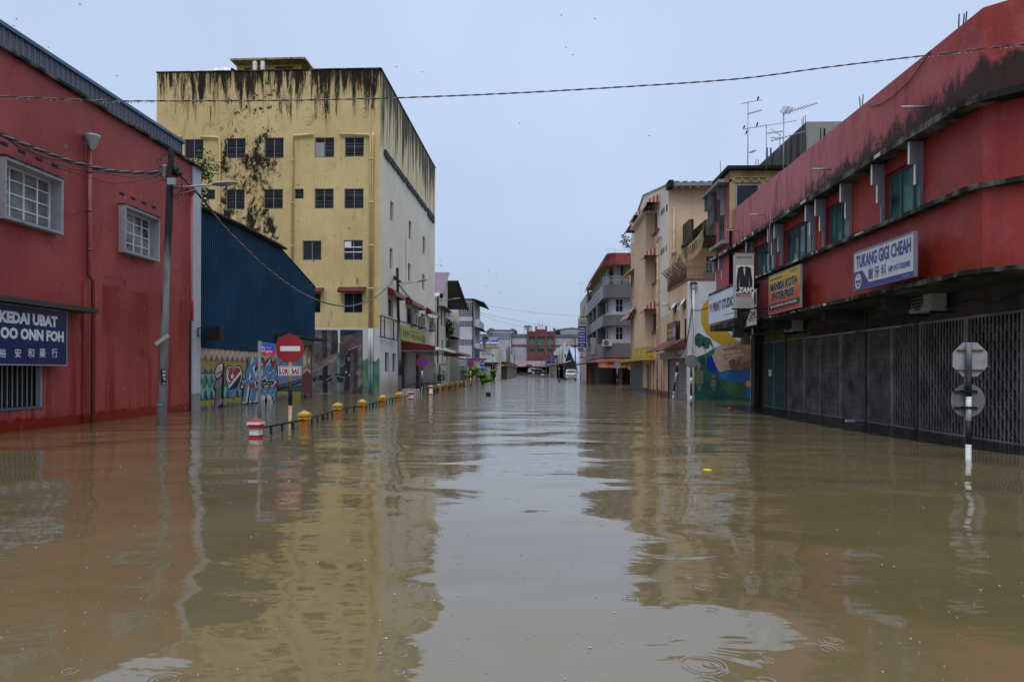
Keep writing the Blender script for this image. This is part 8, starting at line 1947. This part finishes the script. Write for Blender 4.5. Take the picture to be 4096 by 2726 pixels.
wire(onY(1919,1214,108),onY(2325,1262,112),.4,'uppermost thin wire from the white tiled block to the right side',.02)
wire(onY(1912,1247,108),onY(2330,1318,120),.4,'middle thin wire descending to the right across the street',.018)
wire(onY(1912,1255,108),onY(2330,1330,120),.9,'lower thin wire descending to the right across the street',.018)
tl=onY(*zp(1500,545),180);tr=onY(*zq(1330,440),128)
for i,(dz,sg,lb)in enumerate(((0,2.2,'first sagging'),(-.5,3.2,'second sagging'),(-1,4.4,'third sagging'))):wire(tl+Vector((0,0,dz)),tr+Vector((0,0,dz*.4)),sg,lb+' wire between the pole cluster and the tent pole',.022)
tl2=onY(*zp(1635,650),205);
for i,(dz,sg,lb)in enumerate(((0,1.5,'upper'),(-.7,2.6,'lower'))):wire(tl2+Vector((0,0,dz)),onY(*zq(660,790),200),sg,lb+' wire from the far leaning pole to the thin pole',.026)
wire(onY(*zp(715,600),104),onY(*zp(1440,545),150),1.2,'wire from the tiled block down to the first dark pole',.022);wire(onY(*zp(715,620),104),onY(*zp(1440,660),150),1.5,'second wire from the tiled block to the first dark pole',.018)
b=MB(M_STEEL);a=tr+Vector((-.1,0,-.6));b.tube([a,a+Vector((-3.3,-2,-.1))],.04,5);b.m(M_LH);b.box(a.x-4.1,a.x-3.2,a.y-2.15,a.y-1.9,a.z-.14,a.z-.02);b.build('street_lamp',label='street lamp arm reaching left from the pole at the tent',cat='street lamp')
# ================================================================ clipped bushes and other plants
LB=[leafm('bush dark',(.05,.13,.014,1)),leafm('bush mid',(.11,.25,.02,1)),leafm('bush bright',(.2,.4,.03,1))]
def bush(z,parts,Y,base,lab):
 q=onY(*z(*base),Y);r=thing('bush',(q.x,Y,0),lab,'bush','clipped bushes');b=MB(plain('bark',(0,0,0,1)));cs=[]
 for x,y,rw,rh in parts:
  c=onY(*z(x,y),Y);e_=onY(*z(x+rw,y),Y);R_=e_.x-c.x;cs.append((c,R_,R_*rh/rw))
 bl_=MB(LB[0])
 for c,R_,h_ in cs:
  b.tube([Vector((q.x,Y,-.5)),Vector((q.x+(c.x-q.x)*.4,Y,c.z*.4)),c],.06,6)
  bl_.m(LB[1]);bl_.ball(c,R_*.93,(1,1,h_/R_),12,8,.05)
  n=900
  for i in range(n):
   t=Vector((random.gauss(0,1),random.gauss(0,1),random.gauss(0,1))).normalized();lump=1+.07*math.sin(t.x*7+t.z*5);p=c+Vector((t.x*R_*lump,t.y*R_*lump,t.z*h_*lump))*random.uniform(.9,1.0)
   d=(t+Vector((random.gauss(0,.5),random.gauss(0,.5),random.gauss(0,.5)))).normalized();e2=d.cross(Vector((random.random(),random.random(),random.random()))).normalized();s=.075*random.uniform(.6,1.2)
   bl_.m(random.choice(LB)if t.z>-.2 else LB[0]);bl_.add([p-e2*s*.5,p+d*s,p+e2*s*.5,p-d*s*.4],[(0,1,2,3)])
 b.build('trunk',None,r);bl_.build('foliage',None,r)
bush(zp,[(600,1110,120,68),(465,1250,138,62),(560,1190,100,60)],82,(520,1440),'clipped round bushes in tiers left of the blue arrow sign')
bush(zp,[(780,1250,120,72),(950,1350,105,78),(850,1380,95,70)],80,(800,1440),'low clipped bush with lumpy crown right of the blue arrow sign')
bush(zp,[(1080,1150,85,45)],100,(1075,1280),'small dark clipped bush beyond the pale grey box')
def plant(name,lab,z,pts,Y,s,n,stem):
 c0=onY(*z(*stem[0]),Y);r=thing(name,tuple(c0),lab,'plant');b=MB()
 for x,y,rr in pts:leafcloud(b,onY(*z(x,y),Y),(rr,rr,rr),n,s,LG)
 b.build('leaves',None,r);b=MB(plain('bark',(0,0,0,1)));st=[onY(*z(x,y),Y)for x,y in stem];b.tube(st,.02,5)
 for x,y,rr in pts:b.tube([st[-1].lerp(st[0],.3),onY(*z(x,y),Y)],.012,4)
 b.build('stem',None,r)
plant('wall_plant','leafy sapling growing from the roof edge behind the grey pillar',zt,[(990,290,.35),(1020,400,.4),(960,440,.3),(1000,500,.25),(1075,410,.25),(930,330,.25)],26,.075,60,[(950,560),(965,400),(985,300)])
plant('wall_plant','small leafy shrub rooted between the pillar and the blue shed roof',zt,[(975,670,.3),(965,740,.28),(1000,650,.2)],25.6,.07,70,[(955,800),(970,700)])
plant('wall_plant','bare twiggy shrub on the far edge of the peach block',zh,[(515,140,.45),(545,170,.5),(570,235,.5)],59,.12,45,[(590,250),(560,200),(510,125)])
plant('pot_plant','dark leafy plant at the foot of the pale electrical cabinet',zl,[(1400,775,.55),(1450,750,.5),(1560,760,.4)],71,.12,110,[(1430,850),(1430,780)])
# ================================================================ vehicles, people, floating things
def van():
 Y=125;f=FY(Y);g=lambda x,y,Yy=Y:onY(*zq(x,y),Yy);x0,x1=g(1118,0).x,g(1378,0).x;xc_=(x0+x1)/2;W_=(x1-x0)/2;zt_=g(0,1180).z
 r=thing('van',(xc_,Y,0),'white passenger van with black bull bar standing in the flood water','van');WHT=plain('white van paint',(.52,.53,.53,1),.25,0,.05)
 b=MB(WHT);sec=[(0,.05,.95,1.0),(0,.25,.98,.98),(0.02,.55,1,1.0),(.05,1.05,1,1.0),(.35,1.5,.93,1),(.65,zt_-.08,.82,1),(.8,zt_,.72,1)]
 zs_=[.22,.5,.78,1.02,1.25,1.62,zt_-.07,zt_];ys_=[0,-.03,0,.06,.2,.5,.72,.85];ws_=[.93,.98,1,1,.97,.88,.82,.74]
 rings=[[Vector((xc_-W_*w_,Y+y,z_)),Vector((xc_-W_*w_*.8,Y+y-.04,z_)),Vector((xc_+W_*w_*.8,Y+y-.04,z_)),Vector((xc_+W_*w_,Y+y,z_)),Vector((xc_+W_*w_,Y+4.2,z_)),Vector((xc_-W_*w_,Y+4.2,z_))]for z_,y,w_ in zip(zs_,ys_,ws_)]
 b.loft(rings);b.build('body',None,r)
 b=MB(glass('windscreen',(.05,.07,.075,1),.06));q=[(xc_-W_*.86,Y+.19,1.27),(xc_+W_*.86,Y+.19,1.27),(xc_+W_*.74,Y+.66,zt_-.12),(xc_-W_*.74,Y+.66,zt_-.12)];b.hexa([Vector(p)+Vector((0,-.07,0))for p in q]+[Vector(p)+Vector((0,.03,0))for p in q]);b.build('windscreen',None,r)
 for s in(-1,1):
  b=MB(glass('side window',(.03,.035,.04,1),.08));b.hexa([(xc_+s*W_*.99,Y+.6,1.25),(xc_+s*W_*.99,Y+3.8,1.25),(xc_+s*W_*.85,Y+3.8,zt_-.15),(xc_+s*W_*.85,Y+.9,zt_-.15),(xc_+s*(W_*.99-.05),Y+.6,1.25),(xc_+s*(W_*.99-.05),Y+3.8,1.25),(xc_+s*(W_*.85-.05),Y+3.8,zt_-.15),(xc_+s*(W_*.85-.05),Y+.9,zt_-.15)]);b.build('side_window',None,r)
  b=MB(glass('headlamp glass',(.2,.2,.19,1),.1));b.box(xc_+s*W_*.72-.16,xc_+s*W_*.72+.16,Y-.08,Y-.0,.72,.88);b.m(M_BLACK);b.box(xc_+s*W_*.72-.19,xc_+s*W_*.72+.19,Y-.06,Y+.01,.69,.91);b.build('headlight',None,r)
  b=MB(M_BLACK);b.box(xc_+s*(W_+.04),xc_+s*(W_+.22),Y+.2,Y+.28,1.2,1.45);b.bar((xc_+s*W_*.95,Y+.25,1.25),(xc_+s*(W_+.08),Y+.25,1.3),.04);b.build('mirror',None,r)
  for yw in(.75,3.3):
   b=MB(M_BLACK);b.cyl((xc_+s*(W_-.22),Y+yw,.12),(xc_+s*(W_+.0),Y+yw,.12),.3,seg=18);b.build('wheel',None,r)
 b=MB(M_BLACK);b.tube([Vector((xc_-.42,Y-.16,.2)),Vector((xc_-.42,Y-.2,.72)),Vector((xc_-.3,Y-.2,.9)),Vector((xc_+.3,Y-.2,.9)),Vector((xc_+.42,Y-.2,.72)),Vector((xc_+.42,Y-.16,.2))],.04,6);b.bar((xc_-.42,Y-.2,.6),(xc_+.42,Y-.2,.6),.05);b.build('bull_bar',None,r)
 b=MB(WHT);b.box(x0+.05,x1-.05,Y-.14,Y+.1,.3,.48);b.m(M_BLACK);b.box(x0+.1,x1-.1,Y-.08,Y+.02,.16,.29);b.m(M_LET);b.box(xc_-.22,xc_+.22,Y-.24,Y-.22,.62,.74);b.m(M_BLACK);b.glyphs(FY(Y-.245),xc_-.19,xc_+.19,.65,.71,0,6);b.build('bumper',None,r)
 b=MB(M_BLACK);b.tube([Vector((xc_-.1,Y+.1,1.3)),Vector((xc_+.5,Y+.2,1.42))],.012,4);b.tube([Vector((xc_-.6,Y+.1,1.3)),Vector((xc_-.05,Y+.2,1.4))],.012,4);b.build('wiper',None,r)
van()
def car(x,Y,z0,s,col,lab,suv=False,L_=4.3):
 r=thing('car',(x,Y,z0),lab,'car','cars parked at the far end');m_=plain('car paint %s'%lab[:9],col,.2,.1,.05);H_=1.75 if suv else 1.45
 prof=[(-.5,.25),(-.5,.75),(-.44,.92),(-.28,1.0),(-.16,H_-.12),(.0,H_),(.24,H_),(.4,H_-.15 if suv else 1.05),(.49,.95),(.5,.3)]
 b=MB(m_);b.smooth=False;R_=[]
 for w_,k_ in((-.85,.93),(-.8,1),(.8,1),(.85,.93)):R_.append([Vector((x+s*px*L_,Y+w_,z0+.25+(pz-.25)*(k_ if pz>1 else 1)))for px,pz in prof])
 b.loft(R_);b.build('body',None,r)
 b=MB(glass('car window',(.015,.018,.02,1),.06));w2=[(-.25,1.02),(-.15,H_-.16),(.0,H_-.07),(.22,H_-.08),(.36,1.04 if not suv else H_-.2),(.4,1.0)]
 for Yw in(Y-.87,Y+.845):n=len(w2);b.add([(x+s*px*L_,Yw,z0+pz)for px,pz in w2]+[(x+s*px*L_,Yw+.02,z0+pz)for px,pz in w2],[tuple(range(n)),tuple(range(2*n-1,n-1,-1))]+[(i,(i+1)%n,n+(i+1)%n,n+i)for i in range(n)])
 b.build('window',None,r)
 for px in(-.31,.31):
  for Yw in(Y-.88,Y+.66):bb=MB(M_BLACK);bb.cyl((x+s*px*L_,Yw,z0+.3),(x+s*px*L_,Yw+.22,z0+.3),.32,seg=16);bb.m(M_STEEL);bb.cyl((x+s*px*L_,Yw-.01,z0+.3),(x+s*px*L_,Yw,z0+.3),.18,seg=12);bb.build('wheel',None,r)
 for Yw in(Y-.7,Y+.5):bb=MB(glass('lamp red',(.3,.02,.02,1)));bb.box(x+s*.5*L_-.02,x+s*.5*L_+.04,Yw,Yw+.2,z0+.75,z0+.95);bb.build('tail_light',None,r)
zg0=onY(*zq(300,1255),250).z
for xa,xb,c_,lab,suv in((222,400,(.5,.51,.53,1),'white sport utility car parked leftmost at the dry end of the street',True),(335,445,(.12,.012,.012,1),'dark red car between the white and the teal cars',False),(405,575,(.02,.08,.08,1),'dark teal car parked right of the dark red car',False)):
 a,c=onY(*zq(xa,1250),250-(3 if lab[0]=='w' else 5)),onY(*zq(xb,1250),250);car((a.x+c.x)/2,252 if suv else(248 if 'red' in lab else 245),-.12+zg0*.0+.35 if False else max(.1,zg0-.2),-1,c_,lab,suv,max(3.6,min(4.8,c.x-a.x)))
def motorbike(x,Y,z0,lab,m_):
 r=thing('motorcycle',(x,Y,z0),lab,'motorcycle','motorcycles parked at the far end');
 for dx in(-.6,.6):b=MB(M_BLACK);b.smooth=True;b.loft([[Vector((x+dx+(.29+.05*math.cos(u))*math.cos(t),Y+.05*math.sin(u),z0+.3+(.29+.05*math.cos(u))*math.sin(t)))for u in[i*math.pi/3 for i in range(6)]]for t in[i*math.pi/8 for i in range(17)]],cap=False);b.build('wheel',None,r)
 b=MB(m_);b.tube([Vector((x-.6,Y,z0+.3)),Vector((x-.2,Y,z0+.5)),Vector((x+.2,Y,z0+.55)),Vector((x+.45,Y,z0+.95)),Vector((x+.6,Y,z0+.3))],[.05,.13,.1,.05,.04],8);b.build('frame',None,r)
 b=MB(M_BLACK);b.tube([Vector((x-.6,Y,z0+.78)),Vector((x-.2,Y,z0+.72)),Vector((x+.1,Y,z0+.75))],[.06,.12,.06],8);b.build('seat',None,r)
 b=MB(M_STEEL);b.bar((x+.42,Y-.3,z0+1.02),(x+.42,Y+.3,z0+1.02),.04);b.ball(Vector((x+.5,Y,z0+.9)),.09);b.build('handlebar',None,r)
q=onY(*zp(1700,1220),240);motorbike(q.x+.5,240,.15,'leftmost dark motorcycle parked before the grey hall',M_BLACK)
q=onY(*zp(1800,1220),238);motorbike(q.x,238,.1,'dark red motorcycle right of the leftmost one',plain('bike red',(.1,.01,.01,1)))
q=onY(*zq(100,1290),236);motorbike(q.x,236,.1,'small motorcycle nearest the white car',M_BLACK)
q=onY(*zp(1575,1250),195);motorbike(q.x,195,-.1,'dark motorcycle half under water beside the farthest no parking sign',M_BLACK)
def person(x,Y,joints,cols,lab,name='person',hair=(.02,.015,.012,1)):
 """one continuous skinned body; colours follow the clothing"""
 bm=bmesh.new();V_={}
 J=dict(pel=(0,0,.95,.13),che=(0,0,1.3,.15),nec=(0,0,1.48,.06),hea=(0,0,1.62,.10),top=(0,0,1.72,.07),lsh=(-.18,0,1.42,.06),rsh=(.18,0,1.42,.06),lel=(-.24,0,1.15,.045),rel=(.24,0,1.15,.045),lwr=(-.25,-.05,.92,.03),rwr=(.25,-.05,.92,.03),lpa=(-.25,-.07,.84,.035),rpa=(.25,-.07,.84,.035),lhi=(-.09,0,.9,.1),rhi=(.09,0,.9,.1),lkn=(-.1,0,.5,.065),rkn=(.1,0,.5,.065),lan=(-.1,0,.08,.045),ran=(.1,0,.08,.045),lto=(-.1,-.16,.04,.04),rto=(.1,-.16,.04,.04))
 for k_,v_ in joints.items():J[k_]=tuple(v_)+(J[k_][3],)
 for s in 'lr':
  pa=Vector(J[s+'pa'][:3]);wr=Vector(J[s+'wr'][:3]);d=(pa-wr).normalized();sd_=Vector((0,1,0))
  for i in range(4):L_=(.07,.08,.075,.06)[i];o=sd_*(.025*(i-1.5));J['%sf%d'%(s,i)]=(*(pa+d*.03+o),.012);J['%sg%d'%(s,i)]=(*(pa+d*(.03+L_)+o*1.1),.009)
  J[s+'t1']=(*(wr.lerp(pa,.6)+sd_*-.05),.012);J[s+'t2']=(*(pa+d*.02+sd_*-.075),.009)
 for k_,(a,b_,c,r_)in J.items():V_[k_]=bm.verts.new((a,b_,c))
 E=[('pel','che'),('che','nec'),('nec','hea'),('hea','top'),('che','lsh'),('che','rsh'),('lsh','lel'),('rsh','rel'),('lel','lwr'),('rel','rwr'),('lwr','lpa'),('rwr','rpa'),('pel','lhi'),('pel','rhi'),('lhi','lkn'),('rhi','rkn'),('lkn','lan'),('rkn','ran'),('lan','lto'),('ran','rto')]
 for s in 'lr':E+=[(s+'pa','%sf%d'%(s,i))for i in range(4)]+[('%sf%d'%(s,i),'%sg%d'%(s,i))for i in range(4)]+[(s+'pa',s+'t1'),(s+'t1',s+'t2')]
 for a,c in E:bm.edges.new((V_[a],V_[c]))
 me=bpy.data.meshes.new('b');bm.to_mesh(me);bm.free();o=bpy.data.objects.new('b',me);COL.objects.link(o);mo=o.modifiers.new('s','SKIN')
 for i,(k_,v_)in enumerate(J.items()):me.skin_vertices[0].data[i].radius=(v_[3],v_[3]*(.75 if k_ in('che','pel')else 1));me.skin_vertices[0].data[i].use_root=(i==0)
 sb=o.modifiers.new('d','SUBSURF');sb.levels=1
 dg=bpy.context.evaluated_depsgraph_get();m2=bpy.data.meshes.new_from_object(o.evaluated_get(dg));vs=[v.co.copy()for v in m2.vertices];fs=[tuple(p.vertices)for p in m2.polygons];bpy.data.objects.remove(o);bpy.data.meshes.remove(me);bpy.data.meshes.remove(m2)
 skin,shirt,trou=[plain('%s of %s'%(n,lab[:14]),c,.7)for n,c in zip(('skin','shirt','trousers'),cols)]
 hp=Vector(J['hea'][:3]);nk=J['nec'][2];hip=J['pel'][2]-.0;b=MB(skin);base=Vector((x,Y,-.06));b.smooth=True
 wl,wr=Vector(J['lwr'][:3]),Vector(J['rwr'][:3])
 for f in fs:
  c=sum((vs[i]for i in f),Vector())/len(f)
  m_=skin if((c-hp).length<.22 or(c-wl).length<.12 or(c-wr).length<.12 or min((c-wl).length,(c-wr).length)<.2 and c.z<1.05)else(trou if c.z<hip+.02 else shirt)
  b.m(m_);k0=len(b.v);b.v+=[vs[i]+base for i in f];b.f.append(list(range(k0,k0+len(f))));b.mi.append(b.cur);b.sm.append(True)
# weld
 r=None;key={};nv=[];mp_=[]
 for v in b.v:
  kk=(round(v.x,5),round(v.y,5),round(v.z,5))
  if kk not in key:key[kk]=len(nv);nv.append(v)
  mp_.append(key[kk])
 b.v=nv;b.f=[[mp_[i]for i in f]for f in b.f]
 hd=hp+base;b.smooth=True;b.m(skin);b.tube([hd+Vector((0,-.1,.0)),hd+Vector((0,-.13,-.02))],[.018,.012],5)
 b.build(name,label=lab,cat='person');ob=COL.objects[-1]if False else bpy.data.objects[[o_.name for o_ in bpy.data.objects if o_.get('label')==lab][0]]
 h=MB(plain('hair',hair,.8));h.ball(hd+Vector((0,.02,.05)),.115,(1,1.05,.95),12,8);h.build('hair',None,ob)
 e_=MB(M_DARK)
 for s in(-1,1):e_.ball(hd+Vector((s*.035,-.1,.015)),.01,seg=6,rings=4)
 e_.box(hd.x-.025,hd.x+.025,hd.y-.107,hd.y-.098,hd.z-.05,hd.z-.042);e_.build('face',None,ob)
g=lambda x,y=1375:onZ(*zq(x,y))
p=onY(*zq(320,1375),168);person(p.x,168,dict(lkn=(-.06,-.1,.5),lan=(-.02,-.12,.08),rkn=(.13,.05,.5),ran=(.2,.1,.08),lto=(-.02,-.26,.04),rto=(.22,-.05,.04),lel=(-.3,-.1,1.18),lwr=(-.2,-.28,1.15),lpa=(-.15,-.32,1.17),rel=(.28,-.05,1.15),rwr=(.2,-.25,1.05),rpa=(.16,-.3,1.05)),((.2,.12,.08,1),(.5,.5,.52,1),(.16,.15,.17,1)),'person in a white shirt wading towards the camera, leftmost of the three')
p=onY(*zq(455,1375),170);person(p.x,170,dict(lhi=(-.09,0,.9),lkn=(-.14,0,.5),lan=(-.28,0,.08),lto=(-.2,-.12,.04),rkn=(.25,-.05,.5),ran=(.5,.02,.1),rto=(.6,-.1,.04),lel=(-.35,0,1.22),lwr=(-.55,-.05,1.25),lpa=(-.62,-.06,1.26),rel=(.3,0,1.18),rwr=(.4,-.1,1.0),rpa=(.43,-.12,.93)),((.12,.08,.06,1),(.03,.03,.035,1),(.025,.025,.03,1)),'person in dark clothes striding through the water, middle of the three')
p=onY(*zq(590,1375),170);person(p.x,170,dict(pel=(-.1,0,.92),lhi=(-.18,0,.88),rhi=(0,0,.88),che=(.22,0,1.12),nec=(.4,0,1.2),hea=(.53,0,1.22),top=(.62,0,1.26),lsh=(.25,-.16,1.15),rsh=(.28,.16,1.17),lel=(.3,-.2,.9),rel=(.5,.2,.95),lwr=(.45,-.2,.8),rwr=(.66,.15,.85),lpa=(.5,-.2,.75),rpa=(.72,.14,.82),lkn=(-.2,0,.5),lan=(-.35,.05,.08),lto=(-.25,-.05,.04),rkn=(.02,-.05,.48),ran=(.05,0,.08),rto=(.16,-.08,.04)),((.12,.08,.06,1),(.015,.025,.07,1),(.03,.03,.035,1)),'person in a dark blue jacket bending forward, rightmost of the three')
b=MB(plain('white bag',(.5,.5,.5,1)));q=onY(*zq(545,1318),169.5);b.ball(q,.42,(1,.6,.45),12,8,.12);b.build('white_bag',label='white bag floating beside the bending person',cat='bag')
p=onY(*zq(830,1280),178)
r=thing('trishaw',(p.x,178,0),'parked cargo bicycle with white load in front of the far verandah','bicycle')
b=MB(M_BLACK)
for dx in(-.7,.7):b.tube([Vector((p.x+dx+.33*math.cos(t),178,.3+.33*math.sin(t)))for t in[i*math.pi/8 for i in range(17)]],.03,5)
b.build('wheels',None,r);b=MB(plain('rust red frame',(.12,.04,.02,1)));b.tube([Vector((p.x-.7,178,.3)),Vector((p.x-.2,178,.85)),Vector((p.x+.55,178,.95)),Vector((p.x+.7,178,.3))],.035,5);b.build('frame',None,r);MB(M_WHITE).ball(Vector((p.x-.1,178,1.2)),.3,(.8,.8,1.2),jit=.1).build('load',None,r)
# floating things
Yq=95;g=lambda x,y:onY(*zq(x,y),Yq)
r=thing('crate',(g(952,0).x,Yq,0),'blue plastic crate floating in the flooded street','crate');b=MB(plain('blue plastic',(.01,.04,.22,1),.4));a,c=g(925,0).x,g(980,0).x;h=g(0,1428).z;t=.02
b.box(a,c,Yq,Yq+t,-.05,h);b.box(a,c,Yq+.35,Yq+.35+t,-.05,h);b.box(a,a+t,Yq+t,Yq+.35,-.05,h);b.box(c-t,c,Yq+t,Yq+.35,-.05,h);b.box(a+t,c-t,Yq+t,Yq+.35,-.05,.0)
for i in range(3):b.box(a-.008,c+.008,Yq-.008,Yq+.378,h*(.25+.3*i),h*(.25+.3*i)+.02)
b.build('body',None,r)
r=thing('stool',(g(1008,0).x,Yq+1,0),'grey plastic stool tipped over beside the blue crate','stool');b=MB(plain('grey plastic',(.14,.15,.15,1),.5));a,c=g(985,0).x,g(1030,0).x;h=g(0,1412).z;b.box(a,a+.04,Yq+1,Yq+1.3,0,h);b.build('seat',None,r)
for y in(0,.26):
 for z_ in(.03,h-.06):b=MB(plain('grey plastic',(0,0,0,1)));b.box(a+.04,c,Yq+1+y,Yq+1.04+y,z_,z_+.04);b.build('leg',None,r)
def floaty(name,px,py,lab,cat,fn):p=onZ(px,py);b=MB();fn(b,p);b.build(name,label=lab,cat=cat)
def f_(b,p):b.m(plain('yellow plastic',(.6,.45,.01,1),.4));b.lathe(p,[(.02,.005),(.055,.006),(.062,.01),(.066,.003),(.06,-.008),(.02,-.008)],20)
floaty('floating_disc',2830,1879,'yellow plastic lid floating on the water','lid',f_)
def f_(b,p):b.m(plain('red ball',(.2,.03,.03,1),.4,0,.4,20));b.ball(p+Vector((0,0,.03)),.095,(1.1,1.1,.9),14,9)
floaty('red_ball',2919,1638,'dull red ball floating beside the mural','ball',f_)
def f_(b,p):b.m(plain('white foam',(.55,.57,.6,1),.5));b.hexa([p+Vector(q)for q in((-.16,-.05,0),(.16,-.05,0),(.16,.05,0),(-.16,.05,0),(-.12,-.04,.06),(.1,-.04,.05),(.14,.04,.04),(-.13,.04,.05))])
floaty('foam_tray',3402,1685,'white foam tray lying on the wet pavement before the gates','tray',f_)
def f_(b,p):b.m(leafm('floating leaf',(.08,.2,.02,1)));b.add([p+Vector(q)for q in((-.22,0,.01),(-.02,-.02,.03),(.1,-.05,.05),(.12,.05,.08),(-.02,.03,.03))],[(0,1,4),(1,2,3,4)])
floaty('floating_leaf',2277,1725,'green leafy sprig floating in the middle of the street','leaf',f_)
def f_(b,p):b.m(M_DARK);b.box(p.x-.14,p.x+.14,p.y,p.y+.2,-.05,.22)
floaty('black_box',1953,1583,'small black box floating near the bollards','box',f_)
# rain hitting the water
SP=NB('water splash');SP.col((.35,.36,.37,1));SP.set(rough=.1,ior=1.33);SP=SP.m
b=MB(SP);random.seed(21)
for i in range(330):
 x=random.uniform(-20,4120);y=1600+1120*random.random()**.75;p=onZ(x,y)
 if p.x>8 and p.y<31:p.z=.014
 if p.x<-12.3:continue
 s=random.uniform(.4,1.1)*(.005+.0006*p.y)
 if random.random()<.7:b.ball(p+Vector((0,0,s*.4)),s*.55,(1.3,1,.7),6,4,.3)
 else:b.lathe(p,[(s*.7,0),(s*1.1,s*.7),(s*1.0,s*.7),(s*.5,0)],8)
b.build('rain_splashes',label='small splashes of rain drops hitting the flood water',cat='rain',kind='stuff')
# birds
def bird(x,y,s,lab,Y=70):
 p=onY(x,y,Y);b=MB(plain('bird black',(.02,.02,.022,1)));t=random.uniform(0,6.28);d=Vector((math.cos(t),math.sin(t)*.5,random.uniform(-.2,.2))).normalized();s_=d.cross(Vector((0,0,1))).normalized();s*=.65
 b.tube([p-d*.14*s,p,p+d*.12*s,p+d*.17*s],[.01,.035*s,.03*s,.008],6);fl=random.uniform(-.05,.2)
 for k_ in(-1,1):w1=p+s_*k_*.13*s+Vector((0,0,fl*s));w2=p+s_*k_*.3*s-d*.1*s+Vector((0,0,fl*.2*s));b.add([p+d*.07*s,w1+d*.05*s,w2,w1-d*.05*s,p-d*.05*s],[(0,1,2,3,4)])
 b.add([p-d*.1*s,p-d*.22*s+s_*.05*s,p-d*.22*s-s_*.05*s],[(0,1,2)]);b.build('bird',label=lab,cat='bird',group='small dark birds flying over the street')
BD=[(2246,61),(2264,191),(2291,219),(1586,268),(1690,289),(2078,494),(2597,544),(55,104),(66,77),(194,189),(468,303),(320,20),(1760,1044),(1748,1060),(1764,1063),(1867,1098),(1956,1083),(1946,1145),(1998,1169),(1843,1151),(1984,1111),(2380,75)]
BN=['tiny bird highest in the middle of the sky','left one of two tiny birds high right of the street centre','right one of two tiny birds high right of the street centre','tiny bird just right of the top corner of the yellow block','tiny bird in the sky right of the yellow block roof','tiny bird alone under the long line, left of the street centre','tiny bird alone under the long line, towards the aerials','upper tiny bird above the metal parapet at the left edge','topmost tiny bird above the metal parapet at the left edge','tiny bird in the sky above the middle of the metal parapet','tiny bird in the sky left of the yellow block','tiny bird at the top edge above the red building','left bird of the close trio beside the cream side wall','upper right bird of the close trio beside the cream side wall','lower right bird of the close trio beside the cream side wall','tiny bird above the dark roof overhang','rightmost tiny bird of the flock over the white tiled block','tiny bird left of the thin wires over the white tiled block','lowest tiny bird over the far street','tiny bird close beside the dark roof overhang','tiny bird in the middle of the flock over the white tiled block','tiny bird at the top edge right of the street centre']
for(x,y),n_ in zip(BD,BN):bird(x,y,1.0 if y<400 else .9,n_)
for x,y,n_ in((419,32,'dark bird perched on the topmost aerial boom'),(411,258,'dark bird perched on the wide lower aerial boom'),(297,282,'dark bird perched at the left tip of the lower aerial boom'),(318,328,'dark bird perched below the left tip of the lower boom')):X_=9.7;p=onX(*zn(x,y),X_);b=MB(plain('bird black',(0,0,0,1)));b.tube([p+Vector((0,.1,-.06)),p,p+Vector((0,-.05,.06)),p+Vector((0,-.1,.07))],[.01,.04,.03,.008],6);b.build('bird',label=n_,cat='bird',group='birds perched on the aerials')
